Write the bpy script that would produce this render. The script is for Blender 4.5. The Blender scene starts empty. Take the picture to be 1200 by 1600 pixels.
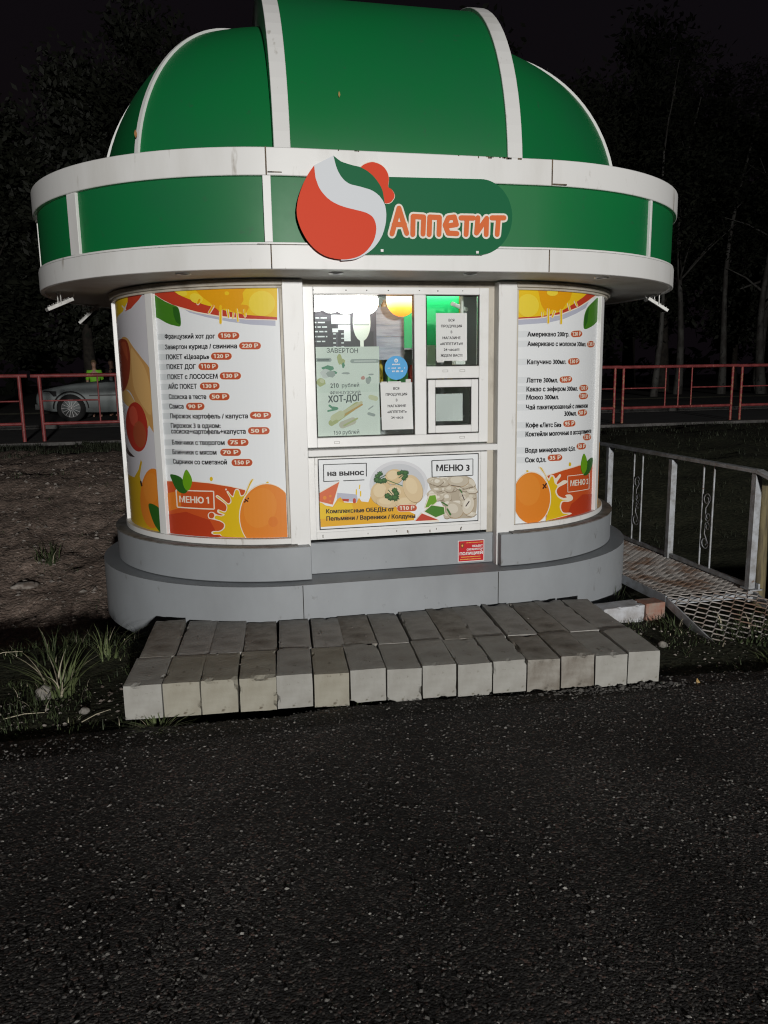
import bpy, bmesh, math, random
from mathutils import Vector, Matrix, noise as mnoise
from mathutils.geometry import tessellate_polygon

S = bpy.context.scene
COL = S.collection
PI = math.pi

# ------------------------------------------------------------------ camera
cam = bpy.data.cameras.new('camera')
cam_ob = bpy.data.objects.new('camera', cam)
COL.objects.link(cam_ob)
cam.sensor_fit = 'VERTICAL'
cam.sensor_height = 24.0
cam.lens = 1204.18 / 1600 * 24.0
cam.clip_start = 0.05
cam.clip_end = 400
YAW, PITCH, ROLL = 0.2131, 0.1772, -0.0157
fw = Vector((math.sin(YAW) * math.cos(PITCH), math.cos(YAW) * math.cos(PITCH), -math.sin(PITCH)))
rt = Vector((math.cos(YAW), -math.sin(YAW), 0))
up = rt.cross(fw)
rt2 = rt * math.cos(ROLL) + up * math.sin(ROLL)
up2 = -rt * math.sin(ROLL) + up * math.cos(ROLL)
M = Matrix((rt2, up2, -fw)).transposed().to_4x4()
M.translation = Vector((-1.2342, -5.0047, 1.7613))
cam_ob.matrix_world = M
S.camera = cam_ob

# ------------------------------------------------------------------ night sky
world = bpy.data.worlds.new('World')
S.world = world
world.use_nodes = True
nt = world.node_tree
bg = nt.nodes['Background']
sky = nt.nodes.new('ShaderNodeTexSky')
sky.sky_type = 'NISHITA'
sky.sun_disc = False
sky.sun_elevation = math.radians(-4)
sky.sun_rotation = math.radians(150)
mixn = nt.nodes.new('ShaderNodeMix'); mixn.data_type = 'RGBA'; mixn.blend_type = 'ADD'
mixn.inputs[0].default_value = 1.0
mixn.inputs[7].default_value = (0.055, 0.04, 0.055, 1)      # town glow
nt.links.new(sky.outputs[0], mixn.inputs[6])
nt.links.new(mixn.outputs[2], bg.inputs[0])
bg.inputs[1].default_value = 0.06

# ------------------------------------------------------------------ key spot light, standing for an unseen street lamp behind the photographer
lamp = bpy.data.lights.new('unseen_lamp_light', 'SPOT')
lamp.energy = 21000
lamp.color = (1.0, 0.98, 0.945)
lamp.shadow_soft_size = 0.45
lamp.spot_size = math.radians(62)
lamp.spot_blend = 0.9
lamp_ob = bpy.data.objects.new('unseen_lamp_light', lamp)
COL.objects.link(lamp_ob)
LP = Vector((0.3, -26.0, 3.6))
lamp_ob.location = LP
lamp_ob.rotation_euler = (Vector((0.4, 1.5, 2.0)) - LP).to_track_quat('-Z', 'Y').to_euler()

S.view_settings.view_transform = 'Standard'
S.view_settings.look = 'None'
S.view_settings.gamma = 1
S.view_settings.exposure = 0
S.render.engine = 'CYCLES'
S.cycles.max_bounces = 6
S.cycles.filter_width = 1.15
S.cycles.transparent_max_bounces = 8
S.cycles.use_denoising = True
S.cycles.caustics_reflective = False
S.cycles.caustics_refractive = False

# ------------------------------------------------------------------ materials
def srgb(r, g, b):
    f = lambda c: (c / 255) / 12.92 if c < 10 else ((c / 255 + .055) / 1.055) ** 2.4
    return (f(r), f(g), f(b))

def mat(name, col, rough=.5, metal=0.0, var=None, scale=8.0, lo=.42, hi=.62, stretch=(1, 1, 1), bump=0.0, bscale=60.0,
        bdist=.01, spec=.5, rvar=0.0, var2=None, scale2=40., lo2=.6, hi2=.7):
    m = bpy.data.materials.new(name); m.use_nodes = True
    t = m.node_tree; n = t.nodes; b = n['Principled BSDF']
    b.inputs['Roughness'].default_value = rough
    b.inputs['Metallic'].default_value = metal
    b.inputs['Specular IOR Level'].default_value = spec
    b.inputs['Base Color'].default_value = (*col, 1)
    if var is None and not bump and var2 is None: return m
    tc = n.new('ShaderNodeTexCoord'); mp = n.new('ShaderNodeMapping')
    mp.inputs['Scale'].default_value = stretch
    t.links.new(tc.outputs['Object'], mp.inputs['Vector'])
    last = None
    def layer(c2, sc, l, h, prev):
        nz = n.new('ShaderNodeTexNoise'); nz.inputs['Scale'].default_value = sc; nz.inputs['Detail'].default_value = 6
        nz.inputs['Roughness'].default_value = .6
        t.links.new(mp.outputs[0], nz.inputs['Vector'])
        mr = n.new('ShaderNodeMapRange'); mr.inputs[1].default_value = l; mr.inputs[2].default_value = h
        t.links.new(nz.outputs[0], mr.inputs[0])
        mx = n.new('ShaderNodeMix'); mx.data_type = 'RGBA'
        t.links.new(mr.outputs[0], mx.inputs[0])
        if prev is None: mx.inputs[6].default_value = (*col, 1)
        else: t.links.new(prev, mx.inputs[6])
        mx.inputs[7].default_value = (*c2, 1)
        if rvar and prev is None:
            rr = n.new('ShaderNodeMapRange'); rr.inputs[3].default_value = rough; rr.inputs[4].default_value = min(1, rough + rvar)
            t.links.new(mr.outputs[0], rr.inputs[0]); t.links.new(rr.outputs[0], b.inputs['Roughness'])
        return mx.outputs[2]
    if var is not None: last = layer(var, scale, lo, hi, None)
    if var2 is not None: last = layer(var2, scale2, lo2, hi2, last)
    if last is not None: t.links.new(last, b.inputs['Base Color'])
    if bump:
        nb = n.new('ShaderNodeTexNoise'); nb.inputs['Scale'].default_value = bscale; nb.inputs['Detail'].default_value = 8
        t.links.new(tc.outputs['Object'], nb.inputs['Vector'])
        bp = n.new('ShaderNodeBump'); bp.inputs['Strength'].default_value = bump; bp.inputs['Distance'].default_value = bdist
        t.links.new(nb.outputs[0], bp.inputs['Height']); t.links.new(bp.outputs[0], b.inputs['Normal'])
    return m

def emit(name, col, st):
    m = bpy.data.materials.new(name); m.use_nodes = True
    b = m.node_tree.nodes['Principled BSDF']
    b.inputs['Base Color'].default_value = (*col, 1)
    b.inputs['Emission Color'].default_value = (*col, 1); b.inputs['Emission Strength'].default_value = st
    return m

def glass_mat(name, tint, rough=.02):
    m = bpy.data.materials.new(name); m.use_nodes = True
    t = m.node_tree; n = t.nodes; n.remove(n['Principled BSDF'])
    tr = n.new('ShaderNodeBsdfTransparent'); tr.inputs[0].default_value = (*tint, 1)
    gl = n.new('ShaderNodeBsdfGlossy'); gl.inputs['Roughness'].default_value = rough
    fr = n.new('ShaderNodeFresnel'); fr.inputs[0].default_value = 1.5
    mx = n.new('ShaderNodeMixShader')
    t.links.new(fr.outputs[0], mx.inputs[0]); t.links.new(tr.outputs[0], mx.inputs[1]); t.links.new(gl.outputs[0], mx.inputs[2])
    t.links.new(mx.outputs[0], n['Material Output'].inputs[0])
    return m

white = mat('white_painted_metal', (.76, .76, .75), .42, var=(.60, .59, .56), scale=2.4, lo=.5, hi=.8, stretch=(1, 1, .22), rvar=.2, var2=(.34, .31, .26), scale2=11, lo2=.63, hi2=.76, bump=.05, bscale=9)
whiteplain = mat('white_pvc', (.78, .78, .77), .35, var=(.66, .65, .62), scale=3, lo=.5, hi=.75, var2=(.35, .32, .27), scale2=14, lo2=.7, hi2=.8)
offwhite = mat('aged_cream_trim', (.50, .46, .39), .5, var=(.28, .25, .20), scale=7, lo=.5, hi=.75, stretch=(1, 1, .4))
soffitm = mat('soffit_panel', (.55, .53, .49), .6, var=(.42, .39, .34), scale=3, lo=.45, hi=.7)
greenp = mat('green_composite_panel', (.005, .165, .044), .42, var=(.0065, .14, .046), scale=1.3, lo=.4, hi=.7, rvar=.12, bump=.09, bscale=1.6, spec=.35, var2=(.02, .12, .05), scale2=10, lo2=.64, hi2=.76)
greyp = mat('grey_painted_sheet', (.30, .32, .34), .45, var=(.25, .265, .28), scale=2.0, lo=.4, hi=.7, stretch=(1, 1, .6), rvar=.15, var2=(.13, .125, .115), scale2=13, lo2=.64, hi2=.78, bump=.04, bscale=6)
seam = mat('dark_joint', (.02, .018, .016), .8)
rustm = mat('stained_joint', (.16, .12, .08), .8, var=(.03, .025, .02), scale=30)
concrete = mat('concrete_block', (.345, .34, .315), .9, var=(.27, .26, .235), scale=7, lo=.42, hi=.68, bump=.5, bscale=70, bdist=.004, var2=(.16, .15, .12), scale2=19, lo2=.63, hi2=.72)
steel = mat('grey_painted_steel', (.40, .42, .45), .45, var=(.25, .25, .25), scale=12, var2=(.14, .08, .045), scale2=26, lo2=.66, hi2=.72)
meshm = mat('galvanised_expanded_mesh', (.44, .41, .385), .55, metal=.2, var=(.24, .155, .11), scale=5, lo=.46, hi=.62)
redp = mat('red_railing_paint', (.26, .05, .05), .5, var=(.17, .03, .03), scale=9, var2=(.40, .16, .13), scale2=20, lo2=.6, hi2=.72)
redrust = mat('worn_railing_bar', (.36, .16, .08), .5, var=(.30, .04, .045), scale=22, lo=.4, hi=.5)
woodm = mat('weathered_wood', (.17, .14, .07), .85, var=(.08, .065, .04), scale=14, stretch=(3, 3, .3), bump=.4, bscale=40)
stonem = mat('pale_stone', (.30, .28, .25), .9, var=(.17, .16, .145), scale=12)
grassm = mat('grass_blades', (.05, .07, .024), .65, var=(.028, .042, .016), scale=3, lo=.35, hi=.65, var2=(.17, .15, .07), scale2=11, lo2=.64, hi2=.74)
tuftm = mat('pale_tuft_blades', (.13, .16, .065), .6, var=(.07, .095, .035), scale=9)
bankgrass = mat('bank_grass', (.03, .038, .018), .7, var=(.016, .02, .011), scale=2)
drym = mat('dry_straw', (.42, .38, .28), .7)
gravelm = mat('asphalt_gravel', (.12, .114, .106), .8, var=(.045, .042, .040), scale=24, lo=.42, hi=.58, var2=(.34, .32, .29), scale2=31, lo2=.64, hi2=.68)
debrism = mat('bank_debris', (.27, .245, .22), .85, var=(.11, .085, .07), scale=13, lo=.42, hi=.6)
foliage = mat('dark_foliage', (.016, .019, .010), .7, var=(.009, .011, .006), scale=.8)
foliage2 = mat('birch_foliage', (.017, .020, .010), .7, var=(.009, .012, .006), scale=.9)
barkd = mat('dark_bark', (.045, .038, .03), .9, var=(.02, .017, .014), scale=7)
birch = mat('birch_bark', (.09, .088, .08), .75, var=(.05, .045, .04), scale=3.2, lo=.47, hi=.56, stretch=(1, 1, .55), var2=(.02, .02, .02), scale2=9, lo2=.58, hi2=.64)

# ------------------------------------------------------------------ mesh helpers
class MB:
    """Collects vertices and faces, then links ONE mesh object."""
    def __init__(s): s.v, s.f, s.m, s.sm = [], [], [], []
    def add(s, vs, fs, mi=0, smooth=False):
        o = len(s.v); s.v += [tuple(p) for p in vs]
        for f in fs: s.f.append(tuple(i + o for i in f)); s.m.append(mi); s.sm.append(smooth)
    def box(s, x0, x1, y0, y1, z0, z1, mi=0):
        s.add([(x0, y0, z0), (x1, y0, z0), (x1, y1, z0), (x0, y1, z0), (x0, y0, z1), (x1, y0, z1), (x1, y1, z1), (x0, y1, z1)],
              [(0, 3, 2, 1), (4, 5, 6, 7), (0, 1, 5, 4), (1, 2, 6, 5), (2, 3, 7, 6), (3, 0, 4, 7)], mi)
    def bar(s, a, b, w, h, upv=(0, 0, 1), mi=0):
        a, b = Vector(a), Vector(b); d = (b - a).normalized(); u = Vector(upv)
        if abs(d.dot(u)) > .95: u = Vector((0, 1, 0))
        r = d.cross(u).normalized() * w / 2; u = r.cross(d).normalized() * h / 2
        vs = [a - r - u, a + r - u, a + r + u, a - r + u, b - r - u, b + r - u, b + r + u, b - r + u]
        s.add(vs, [(0, 1, 2, 3), (7, 6, 5, 4), (0, 4, 5, 1), (1, 5, 6, 2), (2, 6, 7, 3), (3, 7, 4, 0)], mi)
    def tube(s, pts, rad, n=8, mi=0, cap=True, smooth=True):
        pts = [Vector(p) for p in pts]; N = len(pts)
        rads = rad if isinstance(rad, (list, tuple)) else [rad] * N
        vs = []; ref = None
        for i, p in enumerate(pts):
            d = (pts[min(i + 1, N - 1)] - pts[max(i - 1, 0)]).normalized()
            if ref is None: ref = Vector((1, 0, 0)) if abs(d.x) < .8 else Vector((0, 1, 0))
            r = (ref - d * ref.dot(d)).normalized(); ref = r; q = d.cross(r)
            for k in range(n):
                t = 2 * PI * k / n; vs.append(p + (r * math.cos(t) + q * math.sin(t)) * rads[i])
        fs = [(i * n + k, i * n + (k + 1) % n, (i + 1) * n + (k + 1) % n, (i + 1) * n + k) for i in range(N - 1) for k in range(n)]
        s.add(vs, fs, mi, smooth)
        if cap:
            s.add([vs[k] for k in range(n)], [tuple(range(n - 1, -1, -1))], mi)
            s.add(vs[-n:], [tuple(range(n))], mi)
    def loft(s, rings, mi=0, closed=True, smooth=True, caps=True):
        n = len(rings[0]); vs = [p for r in rings for p in r]
        fs = []
        for i in range(len(rings) - 1):
            for k in range(n if closed else n - 1):
                fs.append((i * n + k, i * n + (k + 1) % n, (i + 1) * n + (k + 1) % n, (i + 1) * n + k))
        s.add(vs, fs, mi, smooth)
        if caps and closed:
            s.add(rings[0], [tuple(range(n - 1, -1, -1))], mi); s.add(rings[-1], [tuple(range(n))], mi)
    def ball(s, c, rx, ry, rz, nu=14, nv=9, mi=0, smooth=True):
        vs = []
        for j in range(nv + 1):
            t = PI * j / nv
            for i in range(nu):
                a = 2 * PI * i / nu
                vs.append((c[0] + rx * math.sin(t) * math.cos(a), c[1] + ry * math.sin(t) * math.sin(a), c[2] - rz * math.cos(t)))
        s.add(vs, [(j * nu + i, j * nu + (i + 1) % nu, (j + 1) * nu + (i + 1) % nu, (j + 1) * nu + i) for j in range(nv) for i in range(nu)], mi, smooth)
    def build(s, name, mats, parent=None, bevel=0, shift=True):
        if not isinstance(mats, (list, tuple)): mats = [mats]
        me = bpy.data.meshes.new(name)
        o = bpy.data.objects.new(name, me)
        off = Vector((0, 0, 0))
        if parent is not None and shift:
            q = parent
            while q is not None: off += q.location; q = q.parent
        me.from_pydata([tuple(Vector(p) - off) for p in s.v], [], s.f)
        for m in mats: me.materials.append(m)
        me.polygons.foreach_set('material_index', s.m); me.polygons.foreach_set('use_smooth', s.sm)
        me.validate(); me.update()
        COL.objects.link(o)
        if parent is not None: o.parent = parent
        if bevel:
            b = o.modifiers.new('bevel', 'BEVEL'); b.width = bevel; b.segments = 2; b.limit_method = 'ANGLE'
        return o

def recentre(o, loc):
    """put a top-level mesh's origin at its base"""
    loc = Vector(loc); o.data.transform(Matrix.Translation(-loc)); o.location = loc
    return o

def tag(o, label, cat, group=None, kind=None):
    if label: o['label'] = label
    if cat: o['category'] = cat
    if group: o['group'] = group
    if kind: o['kind'] = kind
    return o
def thing(name, label, cat, loc=(0, 0, 0), group=None):
    o = bpy.data.objects.new(name, None); o.empty_display_size = .2
    COL.objects.link(o); o.location = loc
    return tag(o, label, cat, group)
def part_label(o, label): o['label'] = label; return o
def copy_thing(o, loc):
    """a copy of a thing, its parts and their sub-parts"""
    def rec(q, par):
        c = q.copy(); COL.objects.link(c)
        if par is not None: c.parent = par
        for ch in [x for x in bpy.data.objects if x.parent == q]: rec(ch, c)
        return c
    r = rec(o, None); r.location = loc
    return r

rnd = random.Random(11)

# ------------------------------------------------------------------ lettering
_txt, _adv = {}, {}
def raw_text(t):
    cu = bpy.data.curves.new('lettering_source', 'FONT'); cu.body = t; cu.size = 1; cu.resolution_u = 2
    o = bpy.data.objects.new('lettering_source', cu); COL.objects.link(o)
    dg = bpy.context.evaluated_depsgraph_get()
    me = bpy.data.meshes.new_from_object(o.evaluated_get(dg))
    vs = [(v.co.x, v.co.y) for v in me.vertices]; fs = [tuple(p.vertices) for p in me.polygons]
    bpy.data.objects.remove(o); bpy.data.curves.remove(cu); bpy.data.meshes.remove(me)
    return vs, fs
def width(t):
    x = [v[0] for v in raw_text(t)[0]]; return max(x) - min(x)
def advance(c):
    if '|' not in _adv: _adv['|'] = width('||')
    if c not in _adv: _adv[c] = width('|' + c + '|') - _adv['|']
    return _adv[c]
def drawn_glyph(c, a):
    """letters whose overlapping font contours do not fill cleanly are drawn from bars and rings"""
    lowc = c in 'ньъыфю'; h = .546 if lowc else .727; w = .095; k = .075; out = []
    R_ = lambda x0, x1, y0, y1: out.append([(x0, y0), (x1, y0), (x1, y1), (x0, y1)])
    def ring(cx, cy, rx, ry, a0=0, a1=2 * PI, n=20):
        p = [(cx + (rx + w * .5) * math.cos(a0 + (a1 - a0) * i / n), cy + (ry + w * .47) * math.sin(a0 + (a1 - a0) * i / n)) for i in range(n + 1)]
        q = [(cx + (rx - w * .5) * math.cos(a0 + (a1 - a0) * i / n), cy + (ry - w * .47) * math.sin(a0 + (a1 - a0) * i / n)) for i in range(n + 1)]
        for i in range(n): out.append([p[i], p[i + 1], q[i + 1], q[i]])
    def bowl(x0, x1):
        bh = h * .58; r = bh / 2 - w * .47
        R_(x0 + w, x1 - r - w * .5, 0, w * .94); R_(x0 + w, x1 - r - w * .5, bh - w * .94, bh); ring(x1 - r - w * .5, bh / 2, r, r, -PI / 2, PI / 2, 10)
    L = c.lower()
    if L == 'н': R_(k, k + w, 0, h); R_(a - k - w, a - k, 0, h); R_(k + w, a - k - w, h * .5 - .045, h * .5 + .045)
    elif L == 'ь': R_(k, k + w, 0, h); bowl(k, a - .05)
    elif L == 'ъ': R_(k + .11, k + .11 + w, 0, h); R_(.02, k + .11, h - .09, h); bowl(k + .11, a - .05)
    elif L == 'ы': R_(k, k + w, 0, h); bowl(k, a - k - w - .05); R_(a - k - w, a - k, 0, h)
    elif L == 'ф':
        R_(a / 2 - w / 2, a / 2 + w / 2, -.20 if lowc else 0, .74 if lowc else h); ring(a / 2, .273 if lowc else .37, a / 2 - .095, .225 if lowc else .235)
    elif L == '1':
        x = a * .60; R_(x - w, x, 0, h); out.append([(x - w, h), (x - w - .17, h - .13), (x - w - .125, h - .20), (x - w, h - .105)])
    elif L == 'ю': R_(k, k + w, 0, h); R_(k + w, a * .36, h * .5 - .045, h * .5 + .045); ring(a * .63, h / 2, a * .30 - .02, h / 2 - .04)
    return out
def text_mesh(t):
    if t in _txt: return _txt[t]
    vs, fs, x = [], [], 0.0
    for c in t:
        a = advance(c)
        if c.lower() in 'ньъыфю1':
            for p in drawn_glyph(c, a):
                o = len(vs); vs += [(x + q[0], q[1]) for q in p]; fs.append(tuple(range(o, o + len(p))))
        elif c != ' ':
            if c not in _txt: _txt[c] = raw_text(c)
            v, f = _txt[c]; o = len(vs); vs += [(x + q[0], q[1]) for q in v]; fs += [tuple(i + o for i in q) for q in f]
        x += a
    if len(t) > 1: _txt[t] = (vs, fs)
    return vs, fs

INK = {'cream': (.80, .72, .60), 'red': (.50, .05, .022), 'yellow': (.78, .52, .015), 'amber': (.72, .33, .006), 'lemon': (.80, .62, .05),
       'leaf': (.055, .20, .015), 'leafd': (.025, .115, .014), 'leaf2': (.14, .34, .012), 'row1': (.705, .735, .755), 'row2': (.645, .68, .70), 'ink': (.012, .012, .014),
       'rust': (.50, .085, .032), 'red2': (.56, .085, .018), 'brick': (.44, .045, .014), 'orange2': (.68, .19, .02), 'yellow2': (.70, .47, .012), 'orange': (.72, .22, .022),
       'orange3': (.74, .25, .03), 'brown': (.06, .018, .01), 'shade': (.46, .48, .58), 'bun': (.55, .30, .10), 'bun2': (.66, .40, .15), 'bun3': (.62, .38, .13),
       'sausage': (.26, .045, .02), 'sausage2': (.36, .075, .03), 'tomato': (.42, .035, .02), 'tomato2': (.55, .08, .045), 'dark': (.05, .03, .03), 'yellow3': (.58, .36, .01),
       'amber2': (.76, .40, .012), 'orangered': (.66, .14, .05), 'plate': (.56, .58, .61), 'plate2': (.66, .67, .70), 'edge': (.38, .26, .13), 'dough': (.66, .50, .28),
       'dough2': (.74, .60, .38), 'dough3': (.68, .53, .32), 'dump': (.52, .46, .36), 'dump2': (.64, .59, .49), 'dump3': (.44, .38, .29), 'palebun': (.70, .69, .46), 'palebun2': (.70, .64, .42), 'edge2': (.24, .19, .13), 'dump4': (.72, .68, .59), 'herb': (.02, .085, .015),
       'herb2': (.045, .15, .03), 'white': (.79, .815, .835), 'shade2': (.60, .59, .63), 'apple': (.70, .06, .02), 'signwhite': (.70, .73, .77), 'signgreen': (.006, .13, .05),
       'pale': (.78, .84, .77), 'pale2': (.84, .88, .82), 'palegrey': (.42, .46, .44), 'slate': (.10, .12, .12), 'paperwhite': (.72, .73, .72), 'sky': (.06, .36, .72),
       'olive': (.52, .54, .26), 'palm': (.14, .34, .22), 'pink': (.62, .32, .28), 'labelred': (.52, .012, .02), 'labelyellow': (.80, .45, .08), 'boardgrey': (.075, .07, .08), 'boardgrey2': (.115, .105, .125)}
_ink = {}
def inkmat(c):
    if c not in _ink: _ink[c] = mat('print_' + c, INK[c], .45, spec=.25)
    return _ink[c]

class Print:
    """A printed panel: flat shapes and lettering in panel coordinates (u, z), laid in thin layers, mapped to a plane or a cylinder."""
    def __init__(s): s.v, s.f, s.m, s.cols, s.items = [], [], [], [], []
    def ci(s, c):
        if c not in s.cols: s.cols.append(c)
        return s.cols.index(c)
    def poly(s, layer, col, pts):
        tri = tessellate_polygon([[Vector((u, z, 0)) for u, z in pts]])
        o = len(s.v); s.v += [(u, z, layer) for u, z in pts]; k = s.ci(col); s.items.append((layer, len(s.items), o, len(s.v)))
        for t in tri: s.f.append(tuple(i + o for i in t)); s.m.append(k)
    def text(s, layer, col, t, ends, cap, bold=0):
        vs, fs = text_mesh(t)
        if not vs: return
        x0 = min(v[0] for v in vs); x1 = max(v[0] for v in vs)
        u0, z0, u1, z1 = ends; sx = (u1 - u0) / (x1 - x0); sy = cap / .727
        k = s.ci(col); w = .036 * bold
        for dx, dy in (((-w, -w * .6), (w, -w * .6), (-w, w * .6), (w, w * .6)) if bold else ((0, 0),)):      # heavier weight: the glyphs overprinted
            o = len(s.v)
            for x, y in vs:
                f = (x - x0) / (x1 - x0); s.v.append((u0 + (x + dx - x0) * sx, z0 + (z1 - z0) * f + (y + dy - .33) * sy, layer))
            s.items.append((layer, len(s.items), o, len(s.v)))
            for f in fs: s.f.append(tuple(i + o for i in f)); s.m.append(k)
    def load(s, txt):
        for ln in txt.strip().split('\n'):
            w = ln.split('|')
            if w[0] == 'P':
                q = [int(x) / 2000 for x in w[3].split()]; s.poly(float(w[1]), w[2], list(zip(q[0::2], q[1::2])))
            else:
                q = [int(x) / 2000 for x in w[4].split()]; s.text(float(w[1]), w[2], w[3], q, int(w[5]) / 2000, float(w[6]))
        return s
    def build(s, name, parent, fn, cut=0, step=.0004):
        # every shape gets its own ink layer, 25 microns above the one printed before it
        for r, (_, _, a, b) in enumerate(sorted(s.items)):
            for i in range(a, b): s.v[i] = (s.v[i][0], s.v[i][1], r * .000025)
        bm = bmesh.new()
        vs = [bm.verts.new(v) for v in s.v]
        for f, k in zip(s.f, s.m):
            try: fc = bm.faces.new([vs[i] for i in f])
            except ValueError: continue
            fc.material_index = k
        if cut:
            us = [v[0] for v in s.v]; u = math.floor(min(us) / cut) * cut + cut
            while u < max(us):
                bmesh.ops.bisect_plane(bm, geom=bm.verts[:] + bm.edges[:] + bm.faces[:], plane_co=(u, 0, 0), plane_no=(1, 0, 0)); u += cut
        off = Vector((0, 0, 0)); q = parent
        while q is not None: off += q.location; q = q.parent
        for v in bm.verts: v.co = Vector(fn(v.co.x, v.co.y, v.co.z)) - off
        me = bpy.data.meshes.new(name); bm.to_mesh(me); bm.free()
        for c in s.cols: me.materials.append(inkmat(c))
        o = bpy.data.objects.new(name, me); COL.objects.link(o)
        if parent is not None: o.parent = parent
        return o

def rect(u0, u1, z0, z1): return [(u0, z0), (u1, z0), (u1, z1), (u0, z1)]
def disc(cx, cz, rx, rz, n=24): return [(cx + rx * math.cos(2 * PI * i / n), cz + rz * math.sin(2 * PI * i / n)) for i in range(n)]
def stroke(pts, r):
    """outline of a round-ended stroke"""
    P = [Vector((x, y)) for x, y in pts]; L, Rr = [], []
    n = len(P)
    def arc(c, a0, a1, k=6): return [(c.x + r * math.cos(a0 + (a1 - a0) * i / k), c.y + r * math.sin(a0 + (a1 - a0) * i / k)) for i in range(k + 1)]
    out = []
    def side(Q):
        o = []
        for i in range(len(Q) - 1):
            d = Q[i + 1] - Q[i]; a = math.atan2(d.y, d.x) - PI / 2
            if i > 0:
                e = Q[i] - Q[i - 1]; b = math.atan2(e.y, e.x) - PI / 2; t = (a - b + PI) % (2 * PI) - PI
                if t > 0: o += arc(Q[i], b, b + t, 4)
                else:
                    m = ((d.normalized() - e.normalized())); bis = (Vector((math.cos(a), math.sin(a))) + Vector((math.cos(b), math.sin(b)))).normalized()
                    k = r / max(.3, math.cos(t / 2)); o.append((Q[i].x + bis.x * k, Q[i].y + bis.y * k))
            else: o.append((Q[0].x + r * math.cos(a), Q[0].y + r * math.sin(a)))
        o.append((Q[-1].x + r * math.cos(a), Q[-1].y + r * math.sin(a)))
        o += arc(Q[-1], a, a + PI)[1:-1]
        return o
    return side(P) + side(P[::-1])

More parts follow.
